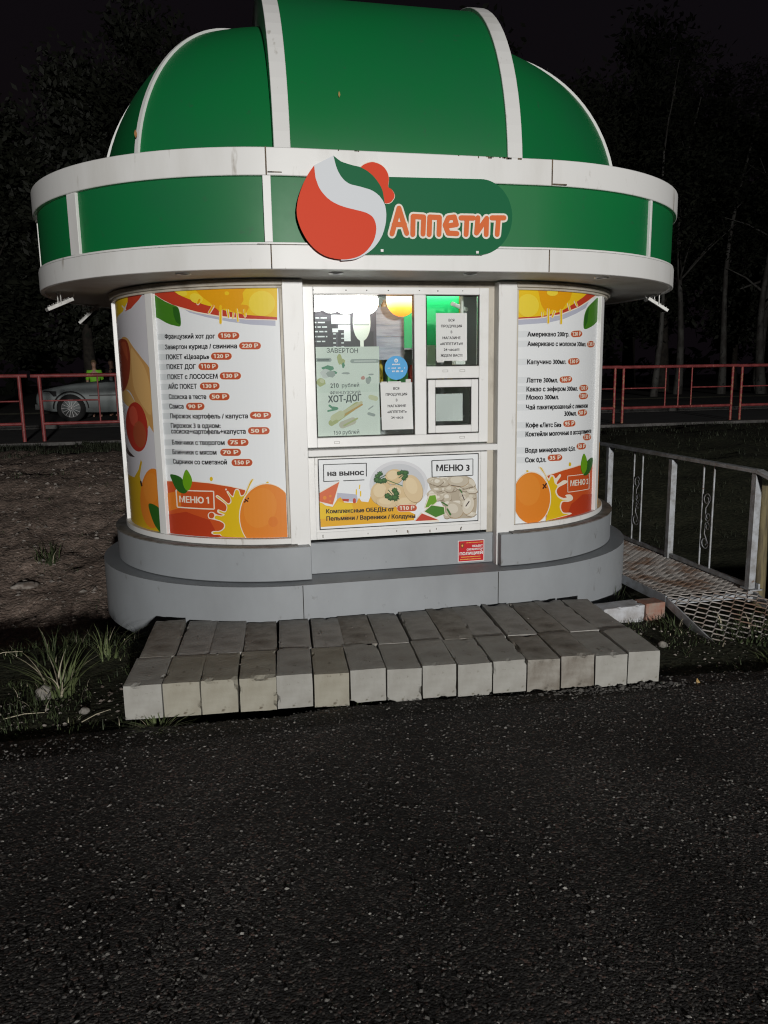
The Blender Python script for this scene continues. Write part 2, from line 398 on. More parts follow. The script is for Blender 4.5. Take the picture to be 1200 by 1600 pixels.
# ------------------------------------------------------------------ printed artwork, in half millimetres on the panels
ART = {
 'menu_one': """
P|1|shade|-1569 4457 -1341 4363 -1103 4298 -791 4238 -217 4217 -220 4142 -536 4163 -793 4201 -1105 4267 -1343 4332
P|2|cream|-1910 4610 -1910 4570 -1767 4493 -1599 4425 -1244 4326 -923 4264 -576 4223 -197 4208 -181 4610
P|3|red|-1910 4610 -1910 4588 -1765 4514 -1598 4442 -1243 4341 -922 4278 -576 4236 -196 4219 -181 4610
P|4|yellow|-1575 4610 -1455 4545 -1331 4496 -1142 4428 -787 4324 -573 4281 -195 4250 -181 4610
P|5|amber|-1240 4610 -1215 4585 -1204 4570 -1172 4539 -1119 4496 -1048 4445 -1005 4403 -980 4383 -953 4365 -940 4359 -927 4358 -887 4367 -872 4368 -801 4355 -785 4355 -770 4358 -718 4384 -665 4397 -653 4403 -631 4424 -613 4450 -607 4464 -606 4479 -613 4528 -614 4546 -603 4566 -580 4589 -564 4610
P|6|lemon|-214 4419 -219 4384 -232 4352 -253 4323 -280 4298 -312 4280 -347 4269 -384 4266 -420 4270 -454 4282 -485 4301 -510 4326 -528 4355 -539 4388 -541 4422 -536 4456 -522 4488 -501 4517 -474 4541 -442 4558 -407 4569 -370 4573 -334 4569 -300 4557 -270 4539 -245 4514 -227 4485 -216 4453
P|6|lemon|-1147 4468 -1160 4454 -1180 4444 -1206 4441 -1234 4443 -1263 4452 -1288 4465 -1308 4483 -1321 4502 -1325 4522 -1320 4540 -1307 4554 -1286 4563 -1259 4567 -1231 4564 -1203 4556 -1178 4542 -1158 4525 -1146 4506 -1142 4486
P|6|lemon|-1360 4556 -1371 4546 -1390 4541 -1416 4541 -1445 4546 -1475 4556 -1503 4569 -1526 4585 -1542 4601 -1546 4610 -1392 4610 -1379 4601 -1364 4585 -1358 4569
P|6|yellow|-784 4550 -787 4539 -796 4531 -808 4526 -822 4527 -834 4532 -842 4541 -845 4551 -841 4562 -832 4570 -820 4575 -806 4574 -794 4569 -786 4560
P|5|cream|-1022 4407 -1014 4413 -1004 4415 -994 4412 -987 4405 -985 4395 -988 4386 -1043 4314 -1051 4307 -1062 4305 -1072 4308 -1079 4316 -1081 4325 -1077 4334
P|6|amber|-1016 4409 -1011 4413 -1004 4415 -997 4413 -993 4408 -991 4402 -993 4396 -1048 4319 -1054 4315 -1061 4314 -1067 4315 -1072 4320 -1074 4326 -1071 4332
P|5|cream|-1205 4486 -1197 4493 -1186 4496 -1176 4493 -1168 4487 -1165 4477 -1168 4468 -1194 4428 -1202 4421 -1213 4418 -1224 4421 -1232 4427 -1235 4437 -1232 4446
P|6|amber|-1199 4489 -1194 4494 -1187 4496 -1179 4494 -1174 4490 -1172 4484 -1173 4478 -1200 4433 -1205 4429 -1212 4427 -1219 4428 -1225 4432 -1227 4438 -1226 4445
P|5|cream|-927 4390 -923 4400 -915 4407 -903 4410 -892 4407 -885 4399 -882 4389 -893 4191 -897 4180 -905 4173 -917 4171 -928 4174 -935 4181 -938 4192
P|6|yellow|-920 4396 -917 4403 -911 4408 -903 4410 -896 4408 -890 4402 -889 4395 -900 4193 -902 4186 -908 4181 -916 4179 -924 4181 -929 4186 -931 4194
P|5|cream|-836 4343 -834 4352 -829 4359 -820 4362 -811 4361 -804 4356 -801 4348 -790 4261 -791 4253 -797 4246 -806 4243 -815 4244 -822 4249 -825 4257
P|6|yellow|-829 4351 -828 4356 -824 4360 -819 4362 -814 4361 -809 4358 -807 4353 -797 4262 -797 4257 -801 4253 -806 4251 -812 4251 -816 4255 -818 4260
P|5|cream|-715 4346 -713 4353 -708 4360 -700 4362 -692 4361 -685 4356 -683 4348 -672 4208 -674 4200 -679 4194 -687 4191 -696 4193 -702 4198 -705 4205
P|6|yellow|-708 4352 -704 4361 -699 4362 -694 4362 -689 4354 -679 4210 -680 4205 -683 4201 -688 4200 -693 4200 -696 4203 -698 4208
P|5|cream|-618 4339 -617 4348 -610 4355 -602 4358 -592 4357 -585 4351 -582 4343 -577 4268 -579 4260 -585 4253 -594 4249 -603 4251 -610 4257 -614 4265
P|6|yellow|-612 4346 -611 4352 -607 4356 -601 4358 -595 4357 -590 4354 -588 4348 -584 4270 -585 4264 -589 4260 -595 4258 -601 4259 -605 4262 -607 4268
P|5|cream|-753 4313 -750 4319 -744 4323 -737 4324 -730 4321 -726 4316 -726 4309 -738 4243 -741 4237 -747 4233 -754 4232 -761 4235 -765 4240 -765 4247
P|6|yellow|-747 4318 -745 4322 -738 4324 -734 4323 -732 4316 -744 4246 -749 4241 -753 4240 -759 4245 -759 4248
P|5|amber|-987 4392 -990 4402 -986 4406 -970 4409 -791 4413 -701 4412 -621 4409 -568 4402 -546 4388 -545 4368 -556 4346 -587 4299 -604 4284 -620 4280 -626 4283 -639 4310 -644 4317 -652 4321 -670 4326 -687 4326 -692 4323 -704 4304 -710 4302 -717 4303 -752 4324 -785 4349 -817 4362 -839 4367 -858 4366 -884 4356 -891 4349 -909 4321 -915 4317 -920 4319 -925 4324 -940 4349 -974 4376 -984 4384
P|3|leaf|-1910 4585 -1854 4554 -1731 4491 -1625 4450 -1559 4428 -1539 4420 -1524 4409 -1513 4397 -1505 4383 -1500 4367 -1493 4328 -1486 4265 -1485 4229 -1487 4198 -1494 4177 -1507 4167 -1525 4166 -1655 4195 -1730 4221 -1849 4277 -1877 4288 -1910 4298
P|4|leafd|-1600 4417 -1524 4405 -1495 4328 -1496 4185 -1560 4226 -1594 4312
P|1|row1|-1910 4089 -1608 4079 -1614 4003 -1910 4011
P|2|row2|-1910 4089 -1752 4085 -1759 4008 -1910 4011
T|3|ink|Французкий хот дог|-1771 4047 -1004 4029|59|1
P|3|cream|-917 3984 -943 3992 -961 4010 -967 4035 -958 4059 -938 4076 -911 4082 -724 4078 -699 4071 -681 4053 -676 4028 -684 4004 -703 3987 -729 3981
P|4|rust|-916 3989 -940 3996 -957 4012 -962 4035 -954 4056 -936 4072 -912 4077 -724 4073 -702 4067 -686 4051 -681 4028 -688 4007 -706 3991 -729 3985
T|5|cream|150 Р|-922 4034 -719 4029|48|1
P|1|row1|-1910 3953 -1613 3945 -1619 3868 -1910 3875
P|2|row2|-1910 3953 -1759 3950 -1765 3872 -1910 3875
T|3|ink|Завертон курица / свинина|-1777 3912 -721 3900|59|1
P|3|cream|-646 3854 -671 3861 -689 3879 -695 3904 -687 3928 -667 3946 -642 3952 -456 3949 -431 3942 -414 3924 -408 3899 -416 3875 -435 3857 -460 3851
P|4|rust|-646 3859 -669 3865 -685 3882 -690 3904 -682 3926 -665 3941 -642 3947 -456 3944 -434 3938 -418 3921 -413 3899 -420 3877 -437 3861 -460 3856
T|5|cream|220 Р|-651 3903 -451 3900|48|1
P|1|row1|-1910 3824 -1607 3819 -1613 3741 -1910 3746
P|2|row2|-1910 3825 -1752 3822 -1759 3745 -1910 3746
T|3|ink|ПОКЕТ «Цезарь»|-1770 3784 -1100 3775|60|1
P|3|cream|-1025 3731 -1051 3738 -1070 3756 -1076 3781 -1067 3806 -1046 3823 -1019 3830 -836 3826 -810 3819 -792 3800 -787 3776 -795 3751 -815 3733 -841 3727
P|4|rust|-1024 3736 -1048 3742 -1065 3759 -1071 3781 -1063 3803 -1044 3819 -1019 3825 -836 3821 -813 3815 -797 3798 -792 3776 -799 3754 -817 3738 -841 3732
T|5|cream|120 Р|-1032 3780 -829 3776|48|1
P|1|row1|-1910 3698 -1605 3694 -1612 3616 -1910 3619
P|2|row2|-1910 3698 -1751 3697 -1758 3619 -1910 3619
T|3|ink|ПОКЕТ ДОГ|-1770 3658 -1299 3652|60|1
P|3|cream|-1210 3605 -1238 3612 -1258 3630 -1264 3656 -1255 3680 -1233 3698 -1204 3704 -1024 3701 -997 3694 -979 3675 -973 3650 -981 3626 -1002 3608 -1030 3602
P|4|rust|-1210 3610 -1235 3616 -1253 3633 -1258 3655 -1250 3678 -1230 3694 -1204 3699 -1024 3696 -1000 3690 -983 3673 -978 3651 -986 3628 -1005 3612 -1029 3607
T|5|cream|110 Р|-1219 3655 -1015 3651|49|1
P|1|row1|-1910 3566 -1602 3564 -1608 3486 -1910 3487
P|2|row2|-1910 3566 -1747 3566 -1754 3488 -1910 3487
T|3|ink|ПОКЕТ с ЛОСОСЕМ|-1766 3527 -998 3524|60|1
P|3|cream|-920 3481 -946 3488 -965 3507 -970 3532 -962 3557 -941 3575 -914 3581 -727 3578 -702 3571 -684 3552 -678 3527 -687 3503 -706 3485 -732 3478
P|4|rust|-919 3486 -943 3492 -960 3509 -965 3532 -957 3554 -939 3570 -914 3576 -728 3573 -705 3567 -689 3550 -684 3527 -691 3505 -709 3489 -732 3483
T|5|cream|130 Р|-926 3531 -721 3528|49|1
P|1|row1|-1910 3439 -1601 3439 -1607 3360 -1910 3359
P|2|row2|-1910 3439 -1746 3440 -1753 3361 -1910 3359
T|3|ink|АЙС ПОКЕТ|-1765 3400 -1301 3401|61|1
P|3|cream|-1204 3354 -1232 3361 -1252 3380 -1258 3405 -1249 3430 -1227 3448 -1198 3455 -1020 3453 -993 3446 -974 3427 -969 3402 -977 3377 -998 3359 -1026 3352
P|4|rust|-1204 3359 -1229 3366 -1247 3382 -1253 3405 -1244 3428 -1224 3444 -1198 3450 -1020 3448 -996 3441 -979 3425 -974 3402 -982 3380 -1001 3363 -1025 3357
T|5|cream|130 Р|-1213 3405 -1011 3402|49|1
P|1|row1|-1910 3306 -1600 3308 -1606 3229 -1910 3226
P|2|row2|-1910 3306 -1746 3308 -1753 3229 -1910 3226
T|3|ink|Сосиска в тесте|-1765 3269 -1172 3267|61|1
P|3|cream|-1080 3218 -1108 3225 -1127 3243 -1133 3269 -1124 3294 -1103 3312 -1074 3319 -892 3317 -866 3310 -848 3291 -842 3266 -850 3241 -871 3223 -898 3216
P|4|rust|-1080 3223 -1105 3229 -1122 3246 -1128 3269 -1119 3291 -1100 3308 -1075 3314 -893 3312 -869 3305 -853 3289 -847 3266 -855 3243 -873 3227 -898 3221
T|5|cream|50 Р|-1088 3268 -885 3266|49|1
P|1|row1|-1910 3179 -1601 3183 -1608 3104 -1910 3099
P|2|row2|-1910 3179 -1748 3183 -1755 3103 -1910 3099
T|3|ink|Самса|-1767 3143 -1526 3144|62|1
P|3|cream|-1429 3093 -1460 3100 -1482 3118 -1488 3144 -1478 3170 -1454 3188 -1422 3195 -1251 3195 -1223 3188 -1203 3169 -1197 3144 -1206 3118 -1228 3100 -1258 3093
P|4|rust|-1429 3098 -1457 3104 -1476 3121 -1482 3144 -1473 3167 -1451 3184 -1422 3190 -1251 3190 -1226 3184 -1208 3167 -1202 3144 -1211 3121 -1231 3104 -1257 3098
T|5|cream|90 Р|-1443 3144 -1239 3144|50|1
P|1|row1|-1910 3052 -1597 3058 -1603 2978 -1910 2972
P|2|row2|-1910 3052 -1744 3057 -1751 2977 -1910 2972
T|3|ink|Пирожок картофель / капуста|-1762 3016 -622 3016|61|1
P|3|cream|-549 2973 -574 2981 -592 2999 -598 3025 -590 3050 -570 3068 -544 3075 -363 3072 -338 3064 -320 3045 -315 3020 -323 2995 -342 2977 -367 2970
P|4|rust|-549 2979 -571 2985 -587 3002 -593 3025 -585 3047 -568 3064 -545 3070 -363 3066 -341 3060 -325 3043 -320 3020 -327 2997 -344 2981 -367 2975
T|5|cream|40 Р|-555 3024 -357 3021|49|1
P|1|row1|-1910 2925 -1596 2932 -1602 2852 -1910 2844
P|2|row2|-1910 2925 -1743 2930 -1750 2850 -1910 2844
T|3|ink|Пирожок 3 в одном:|-1761 2889 -993 2894|61|1
P|1|row1|-1910 2848 -1596 2857 -1602 2777 -1910 2767
P|2|row2|-1910 2848 -1743 2854 -1750 2774 -1910 2767
T|3|ink|сосиска+картофель+капуста|-1762 2814 -660 2818|61|1
P|3|cream|-582 2775 -607 2782 -625 2801 -631 2826 -623 2852 -603 2870 -577 2877 -391 2874 -366 2866 -348 2847 -342 2822 -350 2796 -369 2778 -395 2772
P|4|rust|-582 2780 -605 2786 -621 2803 -626 2826 -619 2849 -601 2866 -578 2872 -391 2869 -369 2862 -353 2845 -347 2822 -354 2799 -372 2783 -395 2777
T|5|cream|50 Р|-587 2826 -385 2823|50|1
P|1|row1|-1910 2699 -1593 2710 -1600 2630 -1910 2618
P|2|row2|-1910 2699 -1741 2707 -1748 2625 -1910 2618
T|3|ink|Блинчики с творогом|-1759 2666 -949 2674|62|1
P|3|cream|-861 2627 -887 2634 -906 2652 -912 2678 -903 2704 -883 2723 -856 2729 -670 2728 -644 2721 -626 2702 -621 2676 -629 2651 -649 2632 -675 2626
P|4|rust|-861 2632 -885 2638 -901 2655 -907 2678 -899 2701 -880 2718 -856 2724 -670 2723 -647 2717 -631 2699 -626 2676 -633 2653 -651 2637 -675 2631
T|5|cream|75 Р|-867 2678 -664 2677|50|1
P|1|row1|-1910 2570 -1595 2583 -1601 2502 -1910 2488
P|2|row2|-1910 2570 -1743 2578 -1750 2497 -1910 2488
T|3|ink|Блинчики с мясом|-1761 2537 -1069 2546|62|1
P|3|cream|-967 2497 -994 2504 -1013 2523 -1019 2548 -1010 2574 -989 2593 -961 2600 -776 2600 -750 2593 -732 2574 -726 2548 -735 2523 -755 2504 -782 2497
P|4|rust|-967 2502 -991 2508 -1008 2525 -1014 2548 -1006 2572 -987 2589 -962 2595 -777 2595 -753 2589 -737 2572 -732 2548 -739 2525 -757 2508 -781 2502
T|5|cream|70 Р|-974 2549 -769 2549|50|1
P|1|row1|-1910 2440 -1596 2455 -1603 2374 -1910 2358
P|2|row2|-1910 2440 -1744 2450 -1752 2368 -1910 2358
T|3|ink|Сырники со сметаной|-1763 2408 -931 2419|62|1
P|3|cream|-820 2363 -846 2370 -865 2389 -871 2415 -862 2441 -842 2460 -815 2466 -632 2465 -606 2458 -588 2439 -582 2413 -590 2387 -610 2369 -636 2362
P|4|rust|-820 2368 -844 2374 -860 2391 -866 2415 -858 2438 -839 2455 -815 2461 -632 2460 -609 2454 -592 2437 -587 2413 -595 2390 -612 2373 -636 2367
T|5|cream|150 Р|-827 2415 -625 2414|51|1
P|1|cream|-1910 1410 -1910 2144 -1498 2163 -1188 2146 -903 2106 -701 2062 -732 1410
P|2|red2|-1910 1410 -1910 2132 -1499 2152 -1188 2135 -904 2095 -701 2049 -732 1410
P|3|brick|-1910 1410 -1910 1671 -1587 1734 -1219 1639 -1095 1410
P|3|orange2|-1910 1968 -1651 2024 -1670 1786 -1910 1719
P|4|cream|-1026 1423 -1058 1426 -1072 1431 -1077 1443 -1086 1447 -1102 1448 -1157 1443 -1172 1443 -1193 1451 -1205 1461 -1207 1467 -1203 1478 -1188 1489 -1177 1493 -1161 1495 -1100 1497 -1083 1501 -1055 1513 -1044 1521 -1027 1539 -1017 1559 -1014 1580 -1016 1589 -1021 1598 -1028 1605 -1037 1612 -1060 1624 -1076 1630 -1114 1639 -1169 1650 -1219 1657 -1230 1662 -1238 1670 -1242 1680 -1244 1691 -1243 1712 -1233 1730 -1226 1738 -1209 1749 -1190 1754 -1161 1751 -1152 1747 -1127 1729 -1103 1719 -1059 1710 -1048 1708 -1031 1710 -1022 1716 -1024 1719 -1080 1736 -1092 1742 -1098 1748 -1102 1755 -1103 1769 -1098 1783 -1089 1789 -1081 1789 -1071 1787 -1021 1769 -996 1766 -984 1770 -974 1784 -968 1804 -966 1822 -970 1839 -979 1856 -995 1873 -1017 1889 -1103 1947 -1112 1959 -1111 1967 -1102 1979 -1096 1982 -1088 1983 -1078 1980 -1048 1960 -998 1920 -950 1879 -941 1874 -932 1873 -925 1876 -914 1887 -907 1900 -905 1916 -906 1925 -913 1948 -953 2021 -955 2031 -952 2034 -943 2040 -937 2041 -932 2039 -927 2034 -910 2008 -898 1992 -882 1977 -875 1973 -869 1972 -865 1976 -863 1984 -857 2014 -840 2053 -835 2060 -824 2067 -812 2069 -800 2067 -789 2062 -778 2050 -764 1995 -760 1986 -753 1982 -738 1984 -723 1993 -711 2011 -692 2050 -660 2125 -645 2155 -629 2179 -615 2195 -607 2200 -591 2204 -575 2202 -571 2197 -574 2186 -609 2141 -626 2112 -705 1930 -737 1861 -747 1838 -754 1816 -761 1771 -762 1726 -755 1674 -742 1615 -723 1558 -705 1529 -654 1470 -644 1445 -657 1428 -707 1419 -786 1417
P|5|yellow2|-1010 1423 -1043 1427 -1058 1435 -1068 1451 -1077 1456 -1094 1457 -1163 1453 -1171 1454 -1178 1461 -1177 1474 -1170 1479 -1148 1483 -1092 1486 -1076 1489 -1061 1495 -1033 1512 -1012 1532 -1005 1543 -998 1570 -998 1583 -1001 1594 -1007 1604 -1026 1621 -1052 1636 -1068 1642 -1123 1657 -1135 1663 -1141 1669 -1142 1676 -1140 1683 -1133 1694 -1124 1702 -1118 1704 -1102 1707 -1091 1706 -1052 1697 -1041 1697 -1016 1705 -1004 1712 -996 1718 -994 1724 -999 1729 -1042 1742 -1060 1750 -1073 1762 -1076 1769 -1075 1775 -1067 1777 -1015 1755 -998 1752 -983 1754 -977 1759 -965 1777 -956 1802 -954 1814 -955 1834 -957 1844 -967 1864 -975 1873 -1021 1910 -1087 1954 -1091 1960 -1093 1964 -1091 1968 -1086 1968 -1079 1966 -1051 1946 -999 1906 -949 1864 -939 1860 -928 1860 -918 1864 -909 1870 -896 1886 -893 1894 -892 1914 -896 1936 -901 1948 -927 2000 -934 2025 -929 2021 -912 1994 -889 1968 -873 1955 -866 1955 -860 1961 -855 1973 -842 2014 -829 2047 -821 2054 -807 2053 -792 2046 -786 2036 -777 1995 -773 1981 -768 1972 -760 1968 -750 1967 -729 1973 -720 1979 -704 1999 -674 2060 -641 2135 -627 2160 -608 2186 -596 2195 -588 2196 -588 2192 -592 2184 -633 2115 -668 2043 -712 1930 -754 1838 -761 1816 -767 1771 -765 1726 -757 1674 -743 1615 -723 1558 -705 1529 -655 1470 -645 1445 -657 1428 -705 1419 -780 1416 -867 1417
P|6|red2|-1145 1705 -1149 1690 -1159 1676 -1173 1667 -1189 1664 -1204 1666 -1217 1674 -1225 1687 -1227 1703 -1223 1718 -1214 1732 -1200 1741 -1184 1745 -1168 1742 -1155 1734 -1147 1721
P|6|cream|-170 1410 -724 1410 -741 1437 -769 1497 -788 1562 -799 1631 -800 1701 -792 1771 -775 1839 -749 1903 -716 1963 -676 2015 -630 2060 -580 2096 -526 2122 -471 2137 -414 2141 -359 2134 -305 2117 -254 2089 -207 2051 -170 2009
P|7|orange|-170 1410 -712 1410 -730 1438 -757 1497 -776 1561 -786 1628 -787 1697 -779 1765 -762 1832 -738 1895 -705 1953 -666 2005 -622 2049 -572 2084 -520 2109 -466 2124 -411 2128 -356 2122 -304 2104 -254 2077 -208 2040 -170 1996
P|8|orange3|-314 1746 -337 1694 -368 1647 -405 1608 -446 1577 -491 1557 -537 1547 -582 1550 -624 1563 -661 1588 -692 1622 -714 1665 -728 1714 -733 1768 -727 1824 -712 1879 -689 1931 -657 1978 -620 2018 -578 2048 -533 2069 -488 2078 -444 2076 -403 2062 -366 2037 -336 2002 -314 1959 -300 1910 -295 1856 -300 1801
P|8|brown|-707 1887 -717 1884 -724 1891 -721 1901 -668 1951 -659 1953 -652 1946 -655 1936
P|9|brown|-711 1923 -714 1931 -708 1937 -699 1936 -665 1908 -662 1900 -668 1893 -676 1894
P|8|orange2|-289 1622 -295 1595 -309 1572 -331 1557 -355 1553 -379 1559 -399 1575 -411 1598 -415 1626 -409 1653 -394 1676 -373 1691 -349 1696 -325 1690 -305 1674 -293 1650
P|3|yellow2|-1139 2195 -1142 2182 -1149 2171 -1159 2165 -1169 2165 -1179 2171 -1184 2181 -1186 2194 -1183 2207 -1176 2217 -1166 2223 -1155 2224 -1146 2218 -1141 2208
P|3|yellow2|-386 2149 -390 2142 -398 2138 -408 2139 -417 2143 -420 2150 -416 2156 -408 2160 -397 2160 -389 2156
P|4|cream|-947 2059 -950 2051 -957 2047 -965 2047 -972 2051 -974 2059 -971 2066 -964 2071 -956 2071 -949 2066
P|6|leafd|-1829 2226 -1817 2233 -1798 2235 -1775 2234 -1729 2229 -1689 2220 -1670 2214 -1637 2200 -1626 2192 -1609 2173 -1578 2124 -1544 2056 -1537 2034 -1538 2024 -1544 2014 -1564 1996 -1576 1989 -1590 1985 -1604 1983 -1621 1983 -1656 1989 -1672 1995 -1703 2012 -1718 2023 -1745 2049 -1768 2083 -1826 2198 -1831 2215
P|7|leaf2|-1538 2309 -1526 2306 -1514 2296 -1502 2281 -1481 2249 -1465 2220 -1459 2204 -1452 2172 -1453 2154 -1462 2118 -1476 2084 -1485 2069 -1509 2040 -1521 2030 -1533 2024 -1544 2024 -1555 2029 -1566 2037 -1584 2058 -1592 2070 -1604 2102 -1609 2119 -1611 2153 -1606 2188 -1601 2206 -1586 2243 -1563 2285 -1550 2301
P|5|cream|-1738 2017 -1736 2033 -1136 2039 -1137 2024
P|6|cream|-1145 2031 -1128 2032 -1131 1793 -1149 1792
P|5|cream|-1139 1800 -1141 1784 -1735 1781 -1732 1798
P|6|cream|-1723 1791 -1744 1788 -1748 2024 -1726 2026
T|5|cream|МЕНЮ 1|-1686 1900 -1215 1905|85|1
""",
 'hot_dog_panel': """
P|1|yellow|-3440 4620 -2574 4620 -2588 4546 -2814 4428 -3154 4384 -3440 4298
P|2|red|-2706 4425 -2495 4450 -2270 4544 -2150 4620 -2574 4620 -2588 4546
P|3|cream|-2835 4503 -2841 4508 -2839 4512 -2829 4515 -2814 4516 -2798 4515 -2786 4511 -2661 4450 -2656 4446 -2658 4441 -2666 4438 -2692 4438 -2702 4441
P|1|bun|-3020 4061 -2947 4083 -2880 4092 -2819 4090 -2764 4082 -2715 4071 -2673 4055 -2637 4033 -2526 3950 -2395 3863 -2260 3763 -2210 3728 -2162 3691 -2121 3647 -2091 3593 -2073 3526 -2070 3495 -2070 2816 -2077 2784 -2095 2768 -2119 2778 -2147 2804 -2180 2839 -2215 2871 -2352 2980 -2460 3071 -2514 3125 -2570 3187 -2630 3250 -2696 3305 -2771 3345 -2869 3360 -3003 3354 -3193 3342 -3440 3338 -3440 3915 -3224 3967
P|2|bun2|-2588 3918 -2567 3928 -2541 3920 -2510 3901 -2348 3775 -2300 3732 -2256 3687 -2222 3639 -2195 3591 -2174 3540 -2157 3486 -2144 3430 -2135 3370 -2130 3300 -2128 3219 -2131 3139 -2140 3072 -2156 3032 -2182 3023 -2219 3038 -2263 3068 -2397 3179 -2445 3222 -2493 3269 -2537 3319 -2572 3369 -2594 3422 -2605 3477 -2609 3533 -2612 3771 -2610 3834 -2602 3886
P|3|sausage|-3440 4022 -3268 4049 -3121 4066 -2997 4070 -2895 4065 -2814 4055 -2756 4043 -2719 4027 -2692 4004 -2673 3978 -2660 3949 -2648 3920 -2640 3891 -2635 3861 -2634 3829 -2637 3796 -2642 3760 -2652 3721 -2666 3678 -2683 3634 -2703 3592 -2724 3554 -2747 3521 -2773 3491 -2802 3464 -2836 3438 -2874 3415 -2921 3391 -2979 3367 -3047 3345 -3125 3331 -3209 3328 -3440 3350
P|4|sausage2|-3014 4014 -2980 4022 -2931 4027 -2879 4028 -2833 4025 -2800 4017 -2778 4002 -2761 3980 -2748 3954 -2732 3900 -2727 3871 -2725 3838 -2725 3805 -2728 3778 -2734 3762 -2744 3759 -2757 3765 -2773 3777 -2930 3908 -3001 3971 -3018 3989 -3024 4004
P|2|bun3|-3440 3343 -3251 3354 -3074 3360 -2946 3358 -2850 3344 -2770 3317 -2697 3278 -2628 3231 -2501 3140 -2368 3056 -2306 3014 -2257 2975 -2227 2939 -2220 2907 -2229 2876 -2249 2848 -2274 2825 -2299 2811 -2326 2803 -2358 2801 -2394 2806 -2432 2818 -2471 2839 -2510 2873 -2593 2973 -2639 3024 -2692 3065 -2755 3094 -2833 3115 -3019 3151 -3243 3201 -3440 3227
P|4|tomato|-2262 2873 -2264 2802 -2278 2733 -2304 2669 -2342 2612 -2390 2564 -2449 2529 -2517 2506 -2594 2498 -2677 2505 -2765 2526 -2856 2561 -2944 2608 -3025 2666 -3088 2732 -3119 2805 -3110 2881 -3064 2955 -2993 3023 -2908 3083 -2819 3131 -2730 3165 -2644 3185 -2564 3190 -2492 3179 -2427 3154 -2372 3116 -2328 3067 -2294 3008 -2272 2942
P|5|tomato2|-2524 3006 -2528 2962 -2545 2922 -2574 2889 -2614 2866 -2662 2855 -2714 2858 -2766 2874 -2811 2902 -2844 2940 -2859 2983 -2852 3027 -2827 3069 -2786 3102 -2736 3125 -2684 3135 -2634 3131 -2590 3114 -2556 3085 -2534 3048
P|5|sausage2|-2316 2761 -2321 2704 -2342 2650 -2379 2605 -2429 2573 -2489 2558 -2555 2561 -2619 2581 -2676 2617 -2717 2666 -2735 2724 -2726 2783 -2693 2838 -2642 2884 -2580 2915 -2514 2930 -2452 2925 -2398 2903 -2355 2866 -2328 2817
P|3|dark|-3270 2577 -3010 2473 -2726 2410 -2979 2402 -3395 2454
P|1|yellow3|-3440 1370 -3440 2094 -3399 2111 -2830 2110 -2629 2238 -2527 2389 -2490 2356 -2604 2144 -2524 2008 -2070 1865 -2070 1525 -2075 1370
P|2|orange|-2070 1598 -2089 1570 -2144 1512 -2207 1468 -2276 1441 -2347 1432 -2419 1442 -2488 1469 -2550 1515 -2601 1575 -2635 1650 -2650 1735 -2643 1826 -2616 1919 -2572 2009 -2514 2092 -2448 2163 -2378 2221 -2306 2262 -2237 2285 -2172 2289 -2114 2275 -2070 2247
P|3|brown|-2610 2069 -2600 2081 -2570 2087 -2552 2080 -2528 2022 -2538 2010 -2566 2004 -2585 2011
P|3|orange3|-2097 2022 -2109 1966 -2132 1913 -2166 1866 -2208 1829 -2257 1803 -2310 1790 -2363 1792 -2412 1808 -2455 1838 -2485 1879 -2501 1930 -2501 1986 -2484 2043 -2452 2098 -2409 2146 -2359 2184 -2307 2209 -2254 2220 -2206 2217 -2165 2199 -2131 2168 -2109 2126 -2097 2076
P|4|leafd|-2382 1770 -2355 1784 -2313 1787 -2265 1783 -2220 1776 -2160 1760 -2138 1752 -2121 1741 -2106 1722 -2095 1693 -2086 1645 -2079 1579 -2076 1510 -2077 1449 -2084 1409 -2099 1394 -2122 1395 -2149 1407 -2177 1425 -2226 1462 -2250 1485 -2274 1512 -2296 1542 -2315 1574 -2359 1657 -2377 1703 -2387 1743
""",
